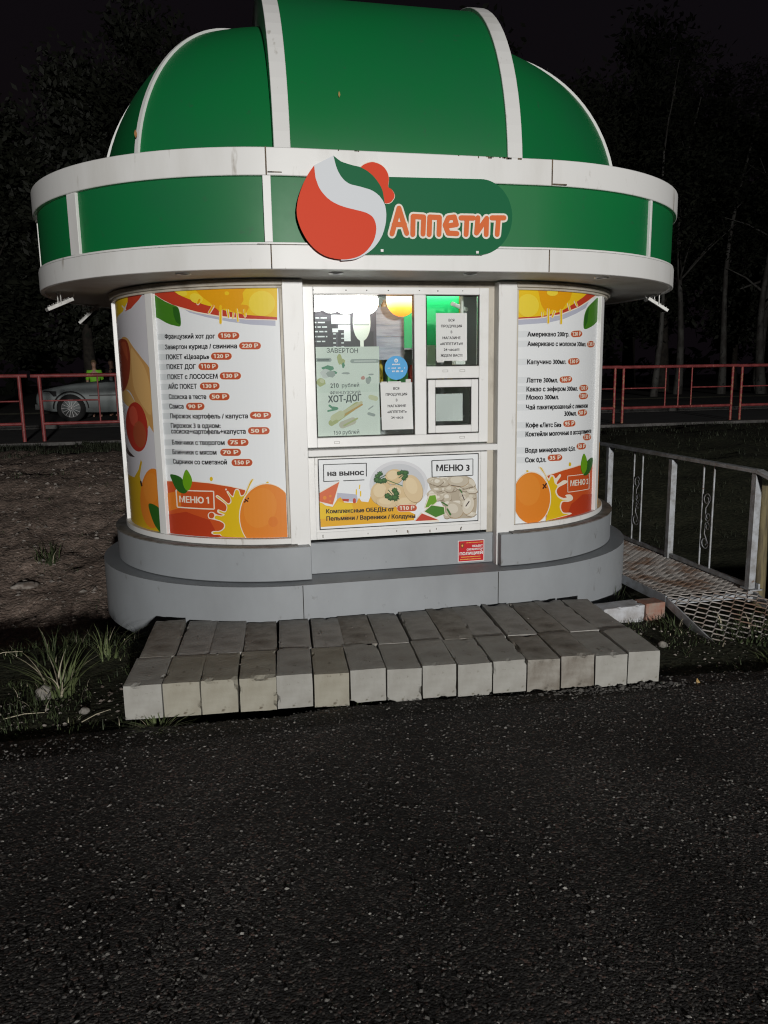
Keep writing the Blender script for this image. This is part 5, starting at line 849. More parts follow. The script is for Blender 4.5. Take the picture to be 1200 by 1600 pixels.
P|5|dump|881 1936 870 1937 846 1945 818 1958 806 1966 800 1975 802 1985 810 1995 823 2001 859 2006 893 2015 918 2017 930 2013 955 2001 982 1983 990 1973 991 1969 989 1964 982 1961 932 1949 902 1939
P|5|dump2|875 1965 858 1969 838 1980 835 1984 836 1989 846 1997 894 2005 912 1998 926 1989 930 1984 929 1979 926 1977
P|9|edge|938 2037 934 2017 920 1999 899 1983 871 1970 838 1962 801 1959 764 1961 727 1968 694 1979 666 1993 645 2011 632 2031 627 2051 632 2071 645 2090 666 2105 694 2118 727 2126 763 2129 801 2127 837 2121 871 2110 899 2095 920 2078 934 2058
P|9|dump|933 2043 928 2023 915 2005 895 1990 867 1978 834 1970 799 1967 762 1969 726 1975 694 1986 666 2000 645 2018 633 2037 628 2057 633 2076 645 2094 666 2109 694 2121 726 2129 762 2132 798 2130 834 2124 867 2114 894 2099 915 2082 928 2063
P|9|dump2|849 2063 844 2048 831 2035 811 2025 785 2019 757 2018 729 2022 704 2030 683 2042 670 2056 666 2071 670 2086 683 2099 704 2109 729 2115 757 2116 785 2113 811 2105 831 2093 844 2079
P|9|edge|844 1569 827 1548 805 1532 777 1523 747 1520 716 1524 686 1534 657 1551 633 1572 615 1598 603 1625 598 1654 600 1681 610 1706 627 1727 649 1743 676 1752 706 1755 737 1752 768 1741 796 1725 820 1703 839 1678 851 1650 856 1622 854 1594
P|9|dump|839 1576 823 1556 801 1541 774 1531 745 1528 715 1532 685 1543 657 1559 633 1580 615 1605 603 1632 598 1659 601 1686 610 1710 626 1730 648 1746 674 1755 704 1758 734 1754 764 1744 792 1728 815 1707 834 1682 846 1655 851 1627 849 1601
P|9|dump2|774 1626 760 1611 741 1601 719 1598 695 1601 672 1610 653 1626 638 1645 630 1666 630 1687 636 1706 650 1722 668 1732 691 1735 714 1732 737 1722 757 1707 771 1688 779 1667 780 1645
P|9|edge|1010 1665 998 1636 982 1611 963 1590 942 1576 921 1568 900 1567 881 1574 865 1588 852 1607 844 1632 841 1661 843 1691 850 1721 862 1749 878 1775 896 1795 917 1810 938 1818 959 1818 979 1812 995 1798 1008 1778 1016 1754 1019 1726 1017 1695
P|9|dump2|1006 1671 994 1643 979 1619 961 1599 940 1584 919 1577 899 1576 880 1583 864 1596 852 1616 844 1640 841 1667 843 1697 850 1726 861 1754 876 1778 895 1798 915 1812 936 1820 956 1820 975 1814 991 1801 1003 1781 1011 1757 1015 1730 1013 1701
P|9|dump4|962 1708 953 1687 939 1669 924 1657 908 1651 892 1653 879 1662 869 1676 864 1696 864 1718 868 1741 878 1762 891 1780 906 1792 923 1798 938 1796 951 1788 961 1773 967 1754 967 1731
P|14|dark|900 1685 893 1682 886 1686 887 1694 932 1757 939 1760 946 1756 945 1748
P|14|herb2|612 1654 612 1667 623 1673 635 1666 680 1587 680 1573 668 1568 656 1575
P|14|herb2|796 1930 796 1938 803 1941 809 1937 843 1882 843 1874 837 1870 830 1874
P|14|herb2|540 1754 535 1763 540 1771 551 1770 629 1718 633 1709 628 1701 618 1702
P|14|dark|679 1990 675 1995 680 1998 815 1970 818 1965 813 1962
P|14|dark|831 1854 834 1861 842 1858 876 1780 873 1773 865 1776
P|12|cream|289 1688 357 1879 468 1874 478 1765 389 1672
P|13|leaf2|305 1698 368 1862 452 1866 474 1776 389 1709
P|13|cream|282 1641 389 1737 585 1699 594 1596 455 1544
P|14|leaf|296 1644 394 1726 572 1691 585 1598 455 1555
P|14|cream|145 1518 251 1634 500 1520 500 1489
P|15|red|158 1517 256 1620 491 1516
P|3|white|-1089 2355 -509 2348 -514 2122 -1096 2123
P|5|ink|-1089 2344 -1094 2349 -1089 2354 -509 2352 -504 2346 -509 2341
P|6|ink|-515 2347 -509 2352 -504 2346 -507 2170 -513 2165 -518 2171
P|5|ink|-1094 2349 -1089 2354 -1084 2349 -1086 2123 -1092 2118 -1097 2123
P|5|ink|-1092 2118 -1097 2123 -1092 2128 -887 2129 -882 2124 -887 2119
P|5|ink|-824 2116 -830 2121 -824 2127 -544 2127 -538 2121 -543 2116
T|5|ink|на вынос|-1037 2228 -546 2222|71|1
P|12|white|403 2344 992 2347 993 2118 407 2118
P|13|ink|404 2339 403 2350 992 2352 993 2342
P|14|ink|987 2347 998 2347 999 2118 988 2119
P|13|ink|993 2124 994 2113 407 2113 406 2123
P|14|ink|412 2118 401 2118 398 2344 409 2344
T|13|ink|МЕНЮ 3|469 2239 941 2224|86|1
T|15|ink|Комплексные ОБЕДЫ от|-1070 1717 -138 1698|57|0.7
T|15|ink|Пельмени / Вареники / Колдуны|-1069 1618 161 1589|58|0.7
P|15|cream|-47 1658 -73 1666 -91 1684 -99 1709 -93 1734 -75 1751 -50 1758 138 1754 164 1747 183 1729 190 1704 184 1679 166 1661 141 1655
P|16|rust|-48 1663 -70 1670 -87 1686 -94 1709 -88 1731 -72 1747 -50 1753 138 1749 161 1743 178 1726 185 1704 180 1682 163 1665 141 1660
T|17|cream|110 Р|-56 1708 147 1704|52|1
""",
 'sign': """
P|2|apple|-1248 5804 -1288 5753 -1321 5706 -1366 5625 -1394 5567 -1418 5507 -1438 5446 -1445 5416 -1455 5360 -1458 5332 -1457 5277 -1454 5250 -1448 5222 -1431 5166 -1421 5139 -1397 5087 -1368 5036 -1352 5012 -1317 4967 -1278 4927 -1256 4908 -1211 4876 -1162 4850 -1134 4839 -1104 4830 -1038 4816 -972 4809 -941 4809 -909 4811 -849 4821 -795 4836 -748 4856 -705 4882 -665 4917 -630 4958 -602 5000 -590 5022 -581 5044 -567 5088 -559 5132 -557 5154 -558 5175 -564 5213 -577 5248 -596 5276 -608 5288 -622 5298 -653 5314 -671 5322 -713 5334 -883 5368 -933 5381 -984 5397 -1031 5417 -1053 5428 -1073 5440 -1111 5468 -1144 5500 -1174 5535 -1199 5573 -1209 5594 -1237 5675
P|2|signwhite|-1248 5804 -1241 5701 -1232 5653 -1218 5612 -1199 5573 -1174 5535 -1144 5500 -1111 5468 -1073 5440 -1053 5428 -1031 5417 -984 5397 -933 5381 -883 5368 -713 5334 -671 5322 -637 5307 -608 5288 -596 5276 -577 5248 -564 5213 -558 5175 -559 5132 -567 5088 -573 5066 -581 5044 -602 5000 -630 4958 -665 4917 -705 4882 -748 4856 -771 4845 -821 4828 -851 4821 -972 4809 -973 4797 -879 4804 -842 4809 -808 4816 -780 4825 -753 4836 -704 4861 -657 4890 -615 4921 -595 4938 -577 4956 -542 4997 -526 5019 -498 5065 -486 5088 -467 5137 -453 5185 -443 5233 -439 5281 -438 5304 -440 5351 -448 5396 -454 5417 -475 5457 -487 5476 -516 5509 -548 5535 -583 5556 -626 5573 -677 5586 -728 5598 -830 5617 -852 5624 -872 5633 -907 5656 -923 5670 -952 5703 -964 5722 -987 5764 -1005 5813 -1030 5915
P|2|signgreen|-1030 5915 -986 5882 -946 5857 -923 5849 -872 5835 -802 5819 -744 5810 -724 5804 -679 5784 -656 5772 -613 5743 -593 5727 -575 5710 -541 5672 -514 5636 -493 5602 -477 5562 -471 5535 -454 5426 -487 5474 -516 5509 -548 5534 -583 5556 -626 5573 -651 5580 -728 5598 -830 5617 -852 5624 -872 5633 -907 5656 -923 5670 -952 5703 -964 5722 -987 5764 -1005 5813
P|3|cream|-724 5809 -722 5818 -714 5827 -688 5845 -658 5859 -641 5865 -604 5873 -585 5874 -565 5872 -523 5862 -485 5845 -456 5825 -433 5799 -415 5771 -403 5739 -399 5722 -397 5705 -397 5686 -407 5626 -406 5611 -400 5601 -391 5594 -369 5585 -360 5577 -345 5556 -333 5531 -330 5520 -332 5499 -341 5481 -361 5454 -380 5438 -403 5429 -431 5425 -444 5426 -454 5431 -460 5440 -473 5503 -495 5565 -515 5607 -527 5627 -637 5754 -650 5765 -666 5775 -717 5800
P|4|apple|-718 5804 -716 5812 -708 5821 -682 5839 -637 5858 -601 5866 -583 5867 -564 5865 -523 5855 -486 5839 -458 5819 -446 5807 -426 5781 -411 5752 -406 5736 -400 5703 -400 5685 -410 5627 -409 5612 -403 5602 -394 5596 -373 5586 -365 5579 -350 5558 -339 5534 -336 5523 -338 5504 -346 5486 -366 5460 -384 5444 -406 5435 -433 5431 -446 5433 -456 5437 -462 5446 -474 5508 -495 5568 -514 5608 -527 5627 -633 5750 -646 5761 -661 5771 -711 5795
P|0|signgreen|-399 5721 693 5736 732 5736 787 5728 839 5712 889 5688 936 5657 978 5620 1014 5576 1045 5527 1068 5474 1085 5418 1094 5359 1094 5300 1087 5241 1073 5183 1050 5128 1021 5077 985 5030 944 4990 898 4955 847 4928 794 4909 739 4898 740 4891 -693 4873 -538 4993 -453 5161 -431 5304 -447 5417 -414 5564
""",
}
STROKES = [[(-0.185, 2.552), (-0.142, 2.692), (-0.098, 2.557)], [(-0.172, 2.603), (-0.111, 2.605)], [(-0.062, 2.551), (-0.059, 2.65), (0.004, 2.648), (-0.001, 2.555)], [(0.036, 2.553), (0.04, 2.649), (0.098, 2.648), (0.095, 2.555)], [(0.138, 2.601), (0.201, 2.612), (0.188, 2.653), (0.151, 2.647), (0.132, 2.607), (0.151, 2.563), (0.204, 2.561)], [(0.228, 2.649), (0.305, 2.65)], [(0.265, 2.648), (0.26, 2.558)], [(0.332, 2.652), (0.324, 2.567), (0.386, 2.65), (0.384, 2.56)], [(0.418, 2.654), (0.494, 2.656)], [(0.459, 2.653), (0.452, 2.562)]]
# ------------------------------------------------------------------ terrain
def smooth(a, b, x):
    t = max(0., min(1., (x - a) / (b - a))); return t * t * (3 - 2 * t)
def fbm(x, y, s, seed=0): return mnoise.fractal(Vector((x * s, y * s, seed)), 1.0, 2.0, 4)
def ground_z(x, y):
    base = -.03
    # verge beside the asphalt
    z = base + .03 * smooth(-1.08, -.8, y)
    left = smooth(-1.2, -1.9, x)
    z += left * (.05 * smooth(-.5, .05, y) - .20 * smooth(.15, .62, y))
    start_l, end_l = .62, 5.0
    start_r, end_r = 1.6, 6.2
    w = smooth(-2., 2.6, x)
    st, en = start_l + (start_r - start_l) * w, end_l + (end_r - end_l) * w
    top = .755
    k = max(0, min(1, (y - st) / (en - st)))
    k = k * k * (3 - 2 * k) * .55 + k * .45
    lo = z
    z = lo + (top - lo) * k
    # the ditch under the ramp's right side
    d = smooth(2.62, 2.9, x) * smooth(-.35, .5, y) * (1 - smooth(2.0, 5.5, y)); z -= .45 * d
    rough = (.05 + .035 * smooth(.5, 1.2, y)) * smooth(-1.0, .4, y) * (1 - smooth(7.2, 7.7, y))
    if rough: z += rough * (fbm(x, y, .9, 3) * .8 + fbm(x, y, 4.0, 7) * .45 + fbm(x, y, 11, 9) * .25)
    return z
def axis(parts):
    o = []
    for a, b, st in parts:
        n = max(1, int(round((b - a) / st))); o += [a + (b - a) * i / n for i in range(n)]
    return o + [parts[-1][1]]
xs = axis([(-90, -20, 7), (-20, -6, .5), (-6, -4.2, .12), (-4.2, -1.5, .035), (-1.5, 1.4, .12), (1.4, 3.4, .05), (3.4, 12, .2), (12, 30, 1), (30, 90, 8)])
ys = axis([(-60, -2, 6), (-2, -1.3, .2), (-1.3, .9, .035), (.9, 5.6, .06), (5.6, 8, .15), (8, 26, 2), (26, 120, 10)])
vs = [(x, y, ground_z(x, y)) for y in ys for x in xs]; nx = len(xs)
g = MB(); g.add(vs, [(j * nx + i, j * nx + i + 1, (j + 1) * nx + i + 1, (j + 1) * nx + i) for j in range(len(ys) - 1) for i in range(nx - 1)], 0, True)
soil = bpy.data.materials.new('soil'); soil.use_nodes = True
def soil_nodes():
    t = soil.node_tree; n = t.nodes; b = n['Principled BSDF']; b.inputs['Roughness'].default_value = .95; b.inputs['Specular IOR Level'].default_value = .2
    tc = n.new('ShaderNodeTexCoord')
    def nz(sc, lo, hi, det=6):
        a = n.new('ShaderNodeTexNoise'); a.inputs['Scale'].default_value = sc; a.inputs['Detail'].default_value = det; t.links.new(tc.outputs['Object'], a.inputs['Vector'])
        r = n.new('ShaderNodeMapRange'); r.inputs[1].default_value = lo; r.inputs[2].default_value = hi; t.links.new(a.outputs[0], r.inputs[0]); return a, r.outputs[0]
    def mix(f, a, c):
        m = n.new('ShaderNodeMix'); m.data_type = 'RGBA'; t.links.new(f, m.inputs[0])
        for s, v in ((6, a), (7, c)):
            if isinstance(v, tuple): m.inputs[s].default_value = (*v, 1)
            else: t.links.new(v, m.inputs[s])
        return m.outputs[2]
    _, f1 = nz(2.2, .38, .62); _, f2 = nz(17, .45, .68); _, f3 = nz(46, .60, .68); _, f4 = nz(.9, .42, .6)
    earth = mix(f1, (.16, .12, .098), (.23, .175, .145)); earth = mix(f2, earth, (.10, .08, .065)); earth = mix(f3, earth, (.38, .32, .28))
    turf = mix(f2, (.016, .018, .010), (.030, .030, .018))
    sep = n.new('ShaderNodeSeparateXYZ'); t.links.new(tc.outputs['Object'], sep.inputs[0])
    # bare earth on the bank left of the kiosk, turf on the verge, along the pavement and to the right
    def band(o, a, b_):
        r = n.new('ShaderNodeMapRange'); r.interpolation_type = 'SMOOTHSTEP'; r.inputs[1].default_value = a; r.inputs[2].default_value = b_; t.links.new(o, r.inputs[0]); return r.outputs[0]
    def mul(a, b_):
        m = n.new('ShaderNodeMath'); m.operation = 'MULTIPLY'; t.links.new(a, m.inputs[0]); t.links.new(b_, m.inputs[1]); return m.outputs[0]
    k = mul(mul(band(sep.outputs[0], 2.4, .6), band(sep.outputs[1], 0.3, .75)), band(sep.outputs[1], 7.4, 6.0))
    t.links.new(mix(k, turf, earth), b.inputs['Base Color'])
    a, _ = nz(34, 0, 1, 8); bp = n.new('ShaderNodeBump'); bp.inputs['Strength'].default_value = .8; bp.inputs['Distance'].default_value = .03
    t.links.new(a.outputs[0], bp.inputs['Height']); t.links.new(bp.outputs[0], b.inputs['Normal'])
soil_nodes()
tag(g.build('ground', soil), 'bare brown earth bank and dark turf around and behind the kiosk', 'ground', kind='structure')

# asphalt lot: its own 3 cm thick sheet with a ragged edge
asph = bpy.data.materials.new('worn_asphalt'); asph.use_nodes = True
def asph_nodes():
    t = asph.node_tree; n = t.nodes; b = n['Principled BSDF']; b.inputs['Roughness'].default_value = .85; b.inputs['Specular IOR Level'].default_value = .25
    tc = n.new('ShaderNodeTexCoord')
    vo = n.new('ShaderNodeTexVoronoi'); vo.inputs['Scale'].default_value = 115; t.links.new(tc.outputs['Object'], vo.inputs['Vector'])
    v2 = n.new('ShaderNodeTexVoronoi'); v2.inputs['Scale'].default_value = 52; t.links.new(tc.outputs['Object'], v2.inputs['Vector'])
    nz = n.new('ShaderNodeTexNoise'); nz.inputs['Scale'].default_value = .9; nz.inputs['Detail'].default_value = 7; t.links.new(tc.outputs['Object'], nz.inputs['Vector'])
    sp = n.new('ShaderNodeSeparateColor'); t.links.new(vo.outputs['Color'], sp.inputs[0])
    r = n.new('ShaderNodeValToRGB'); t.links.new(sp.outputs[0], r.inputs[0])
    e = r.color_ramp.elements; e[0].position = 0; e[0].color = (.019, .0175, .0175, 1); e[1].position = .62; e[1].color = (.036, .034, .033, 1)
    for p, c in ((.76, (.062, .058, .055)), (.89, (.115, .108, .10)), (.97, (.12, .08, .07))):
        k = e.new(p); k.color = (*c, 1)
    mr = n.new('ShaderNodeMapRange'); mr.inputs[1].default_value = .35; mr.inputs[2].default_value = .65; mr.inputs[3].default_value = .55; mr.inputs[4].default_value = 1.4
    t.links.new(nz.outputs[0], mr.inputs[0])
    mx = n.new('ShaderNodeMix'); mx.data_type = 'RGBA'; mx.blend_type = 'MULTIPLY'; mx.inputs[0].default_value = 1
    t.links.new(r.outputs[0], mx.inputs[6]); t.links.new(mr.outputs[0], mx.inputs[7]); t.links.new(mx.outputs[2], b.inputs['Base Color'])
    ad = n.new('ShaderNodeMath'); ad.operation = 'ADD'; t.links.new(vo.outputs['Distance'], ad.inputs[0]); t.links.new(v2.outputs['Distance'], ad.inputs[1])
    bp = n.new('ShaderNodeBump'); bp.inputs['Strength'].default_value = .35; bp.inputs['Distance'].default_value = .008; bp.invert = True
    t.links.new(ad.outputs[0], bp.inputs['Height']); t.links.new(bp.outputs[0], b.inputs['Normal'])
asph_nodes()
def edge_y(x): return -1.20 - .022 * x + .05 * fbm(x, 0, 1.3, 5) + .025 * fbm(x, 0, 7, 6)
axs = axis([(-60, -5, 5), (-5, 5, .05), (5, 60, 5)])
rows = [-60, -30, -14, -7, -4.5, -3.2, -2.4, -1.9, -1.6, -1.42, None]
vs = []
for ry in rows:
    for x in axs:
        y = edge_y(x) if ry is None else ry
        vs.append((x, y, .022 + (.012 * fbm(x, y, .6, 2) if -8 < y else 0) - (.012 if ry is None else 0)))
vs += [(x, edge_y(x) + .012, -.09) for x in axs]
na = len(axs); a_ = MB()
a_.add(vs, [(j * na + i, j * na + i + 1, (j + 1) * na + i + 1, (j + 1) * na + i) for j in range(len(rows)) for i in range(na - 1)], 0, True)
tag(a_.build('asphalt_lot', asph), 'worn dark asphalt with loose grit filling the foreground', 'asphalt', kind='structure')

# pavement and road on top of the bank
pavem = mat('pavement_asphalt', (.05, .05, .05), .9, var=(.03, .03, .03), scale=3)
kerbm = mat('kerb_concrete', (.12, .115, .11), .85, var=(.06, .058, .055), scale=4)
b_ = MB(); b_.box(-60, 60, 7.86, 11.3, .5, .80); tag(b_.build('pavement', pavem), 'dark pavement behind the red railing on top of the bank', 'pavement', kind='structure')
b_ = MB(); b_.box(-60, 60, 7.68, 7.855, .5, .803); tag(b_.build('pavement_edging', kerbm), 'thin pale concrete edging along the front of the pavement', 'edging', kind='structure')
b_ = MB(); b_.box(-60, 60, 11.305, 11.45, .4, .87); tag(b_.build('kerb', kerbm), 'pale kerb between the pavement and the road', 'kerb', kind='structure')
b_ = MB(); b_.box(-60, 60, 11.455, 19.5, .4, .762); tag(b_.build('road', pavem), 'dark road with the silver car, behind the red railing', 'road', kind='structure')
b_ = MB(); b_.box(-90, 90, 19.505, 120, .4, .80); tag(b_.build('wood_floor', mat('wood_floor_soil', (.03, .03, .02), .95, var=(.02, .018, .012), scale=3)), 'dark grass floor under the trees beyond the road', 'grass floor', kind='structure')

# ------------------------------------------------------------------ kiosk
A_, R_ = .7176, 1.2219
KY = R_
def plan(side, phi, r): return (side * (A_ + r * math.sin(phi)), R_ - r * math.cos(phi))
def outline(r, n=40, a=None):
    """full rounded plan, counter-clockwise"""
    p = []
    for i in range(n + 1): p.append(plan(1, PI * i / n, r))
    for i in range(n + 1): p.append(plan(-1, PI - PI * i / n, r))
    return p
def mb_solid(m, r, z0, z1, mi=0):
    p = outline(r); n = len(p)
    m.add([(x, y, z0) for x, y in p] + [(x, y, z1) for x, y in p], [(i, (i + 1) % n, n + (i + 1) % n, n + i) for i in range(n)], mi, False)
    m.add([(x, y, z0) for x, y in p], [tuple(range(n - 1, -1, -1))], mi); m.add([(x, y, z1) for x, y in p], [tuple(range(n))], mi)
def mb_band(m, ro, ri, z0, z1, mi=0, n=56):
    po, pi = outline(ro, n), outline(ri, n); N = len(po)
    v = [(x, y, z0) for x, y in po] + [(x, y, z1) for x, y in po] + [(x, y, z1) for x, y in pi] + [(x, y, z0) for x, y in pi]
    f = []
    for i in range(N):
        j = (i + 1) % N
        for k in range(4): f.append((k * N + i, k * N + j, ((k + 1) % 4) * N + j, ((k + 1) % 4) * N + i))
    m.add(v, f, mi, False)
def mb_arc(m, side, f0, f1, ro, ri, z0, z1, mi=0, n=None):
    n = n or max(2, int((f1 - f0) / .05)); v = []
    for i in range(n + 1):
        t = f0 + (f1 - f0) * i / n; xo, yo = plan(side, t, ro); xi, yi = plan(side, t, ri)
        v += [(xo, yo, z0), (xo, yo, z1), (xi, yi, z1), (xi, yi, z0)]
    f = [(i * 4 + k, i * 4 + (k + 1) % 4, i * 4 + 4 + (k + 1) % 4, i * 4 + 4 + k) for i in range(n) for k in range(4)]
    f += [(3, 2, 1, 0), (n * 4, n * 4 + 1, n * 4 + 2, n * 4 + 3)]
    if side > 0: f = [tuple(reversed(q)) for q in f]
    m.add(v, f, mi, False)
def smooth_arc(o):
    for p in o.data.polygons: p.use_smooth = abs(p.normal.z) < .5
    o.data.set_sharp_from_angle(angle=math.radians(30)) if hasattr(o.data, 'set_sharp_from_angle') else None
    return o

kiosk = thing('kiosk', 'round ended white food kiosk with green domed roof and a lit serving window', 'kiosk', (0, KY, .1))
def K(m, name, mats, bevel=0, parent=None, sm=True):
    o = m.build(name, mats, parent or kiosk, bevel)
    return smooth_arc(o) if sm else o

# plinth tiers
m = MB(); mb_solid(m, R_ + .185, .012, .425)
lp = K(m, 'lower_plinth', greyp, .006)
for x in (-.735, .60):
    m = MB(); m.box(x - .0025, x + .0025, -.1875, -.18, .014, .423); K(m, 'joint', seam, parent=lp, sm=False)
for sd in (-1, 1):
    m = MB(); mb_arc(m, sd, -.055 / R_, PI - .02, R_ + .075, R_ - .3, .43, .655, n=60); K(m, 'upper_plinth', greyp, .005)
    m = MB(); mb_arc(m, sd, .02, PI - .02, R_ + .082, R_ - .2, .6555, .662, n=60); K(m, 'plinth_flashing', mat('flashing_grey', (.20, .20, .195), .6, var=(.10, .095, .085), scale=9))
m = MB(); m.box(-.652, .652, .075, .12, .428, .645); kick = K(m, 'kick_panel', greyp, .003, sm=False)
m = MB(); m.box(-.652, .652, .066, .0745, .628, .640); K(m, 'edge_strip', greyp, parent=kick, sm=False)
# pillars
for sd in (-1, 1):
    m = MB(); m.box(sd * A_ - .0657, sd * A_ + .0657, -.004, .16, .402 if sd < 0 else .408, 2.352); K(m, 'pillar', white, .004, sm=False)
# back wall shells (the unseen rear is plain sheet)
for sd in (-1, 1):
    m = MB(); mb_arc(m, sd, .0, PI, R_ - .05, R_ - .09, .43, 2.35, n=48); K(m, 'wall_shell', offwhite)
m = MB(); m.box(-A_, A_, 2 * R_ - .09, 2 * R_ - .05, .43, 2.35); K(m, 'wall_shell', whiteplain, sm=False)
# rails around the menu panels
for sd in (-1, 1):
    m = MB(); mb_arc(m, sd, .05, PI - .05, R_ + .012, R_ - .05, 2.318, 2.355, n=56); K(m, 'cornice', offwhite, .004)
    m = MB(); mb_arc(m, sd, .05, PI - .05, R_ - .008, R_ - .05, 2.302, 2.3165, n=56); K(m, 'cornice', offwhite, .002)
    m = MB(); mb_arc(m, sd, .05, PI - .05, R_ + .004, R_ - .05, .663, .702, n=56); K(m, 'sill_rail', white, .004)
    for f0, f1 in ((.805, .862), (1.452, 1.495), (2.25, 2.30)):
        m = MB(); mb_arc(m, sd, f0, f1, R_ - .003, R_ - .05, .7025, 2.3015); K(m, 'panel_mullion', white, .003)
    m = MB(); mb_arc(m, sd, .052, .068, R_ - .012, R_ - .05, .7025, 2.3015); K(m, 'panel_mullion', offwhite, .002)

RP = R_ - .03
def cyl(sd): return lambda u, z, l: (lambda ph: (*plan(sd, ph, RP + l), z))(abs(u) / RP)
def panel(name, sd, art, base, label):
    p = Print(); b_, label = (label.split('|') if '|' in label else ('white', label)); p.poly(0, b_, base)
    if art: p.load(ART[art])
    o = p.build(name, kiosk, cyl(sd), .03, .00035)
    o['label'] = label
    return o
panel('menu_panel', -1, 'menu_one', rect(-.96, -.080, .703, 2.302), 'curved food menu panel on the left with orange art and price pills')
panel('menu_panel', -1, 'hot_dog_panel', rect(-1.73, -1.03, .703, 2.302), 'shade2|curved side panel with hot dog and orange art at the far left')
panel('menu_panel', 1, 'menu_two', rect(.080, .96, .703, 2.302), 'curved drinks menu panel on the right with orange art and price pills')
p = Print(); p.poly(0, 'amber2', rect(1.03, 1.73, .703, 1.2)); p.poly(0, 'white', rect(1.03, 1.73, 1.2, 2.302)); p.poly(1, 'orange', disc(1.4, 1.0, .22, .24)); p.build('menu_panel', kiosk, cyl(1), .03, .00035)
for sd in (-1, 1):
    p = Print(); p.poly(0, 'white', rect(sd * 1.79 if sd > 0 else -3.7, 3.7 if sd > 0 else -1.79, .703, 2.302)); p.build('rear_panel', kiosk, cyl(sd), .03)

# canopy: soffit, fascia bands
D_ = .4617
m = MB(); mb_solid(m, R_ + D_ - .012, 2.362, 2.40); K(m, 'soffit', soffitm)
m = MB(); mb_band(m, R_ + D_, R_ + D_ - .03, 2.354, 2.487); lowt = K(m, 'fascia_trim', white, .004)
m = MB(); mb_band(m, R_ + D_ - .004, R_ + D_ - .05, 2.4885, 2.500); K(m, 'fascia_lip', white, .002)
m = MB(); mb_band(m, R_ + D_ + .004, R_ + D_ - .05, 2.852, 3.0); upt = K(m, 'fascia_trim', white, .005)
m = MB(); mb_band(m, R_ + D_ - .024, R_ + D_ - .06, 2.495, 2.858); K(m, 'fascia_panel', greenp)
def xbox(m, x, w, y0, y1, z0, z1): m.box(x - w / 2, x + w / 2, y0, y1, z0, z1)
def joint(name, par, *b): m = MB(); m.box(*b); K(m, name, rustm, parent=par, sm=False)
for x in (-.875, .80): joint('joint', lowt, x - .003, x + .003, -D_ - .0015, -D_ + .01, 2.356, 2.486)
joint('joint', lowt, -.95, -.45, -D_ - .002, -D_ + .01, 2.4862, 2.4885)
for x in (-.885, .805): joint('joint', upt, x - .0035, x + .0035, -D_ - .006, -D_ + .01, 2.854, 2.9985)
joint('stain', upt, .81, .90, -D_ - .006, -D_ + .01, 2.856, 2.864); joint('stain', upt, -.878, -.80, -D_ - .006, -D_ + .01, 2.866, 2.871)
rd2 = random.Random(4)
for k in range(15):      # rust flecks along the top edge of the trim
    x = rd2.uniform(-.7, .7) if k < 4 else rd2.uniform(.15, .55)
    joint('rust_fleck', upt, x, x + rd2.uniform(.004, .03), -D_ - .006, -D_ + .01, 3.0 - rd2.uniform(.004, .014), 2.9985)
for sd, f0, f1 in ((-1, .848, .905), (1, .574, .588), (1, 1.35, 1.37), (-1, 1.5, 1.55)):
    m = MB(); mb_arc(m, sd, f0, f1, R_ + D_ - .006, R_ + D_ - .03, 2.5, 2.852); K(m, 'fascia_mullion', white, .002)
m = MB(); xbox(m, -.885, .045, -D_ + .004, -D_ + .03, 2.5, 2.852); K(m, 'fascia_mullion', white, .002, sm=False)
for x, y in ((-1.37, -.14), (-.48, -.26), (.35, -.30), (1.29, -.19)):
    m = MB(); n = 20
    for i in range(n):
        a0, a1 = 2 * PI * i / n, 2 * PI * (i + 1) / n
        q = [(x + r * math.cos(a), y + r * math.sin(a), z) for r, z in ((.026, 2.3615), (.030, 2.356), (.044, 2.356), (.047, 2.3615)) for a in (a0, a1)]
        m.add(q, [(0, 1, 3, 2), (2, 3, 5, 4), (4, 5, 7, 6)], 0, True)
    m.add([(x + .026 * math.cos(2 * PI * i / n), y + .026 * math.sin(2 * PI * i / n), 2.3612) for i in range(n)], [tuple(range(n - 1, -1, -1))], 1)
    K(m, 'downlight', [whiteplain, seam], sm=False)
m = MB(); mb_solid(m, R_ + D_ - .03, 2.96, 2.985); K(m, 'roof_deck', greyp)

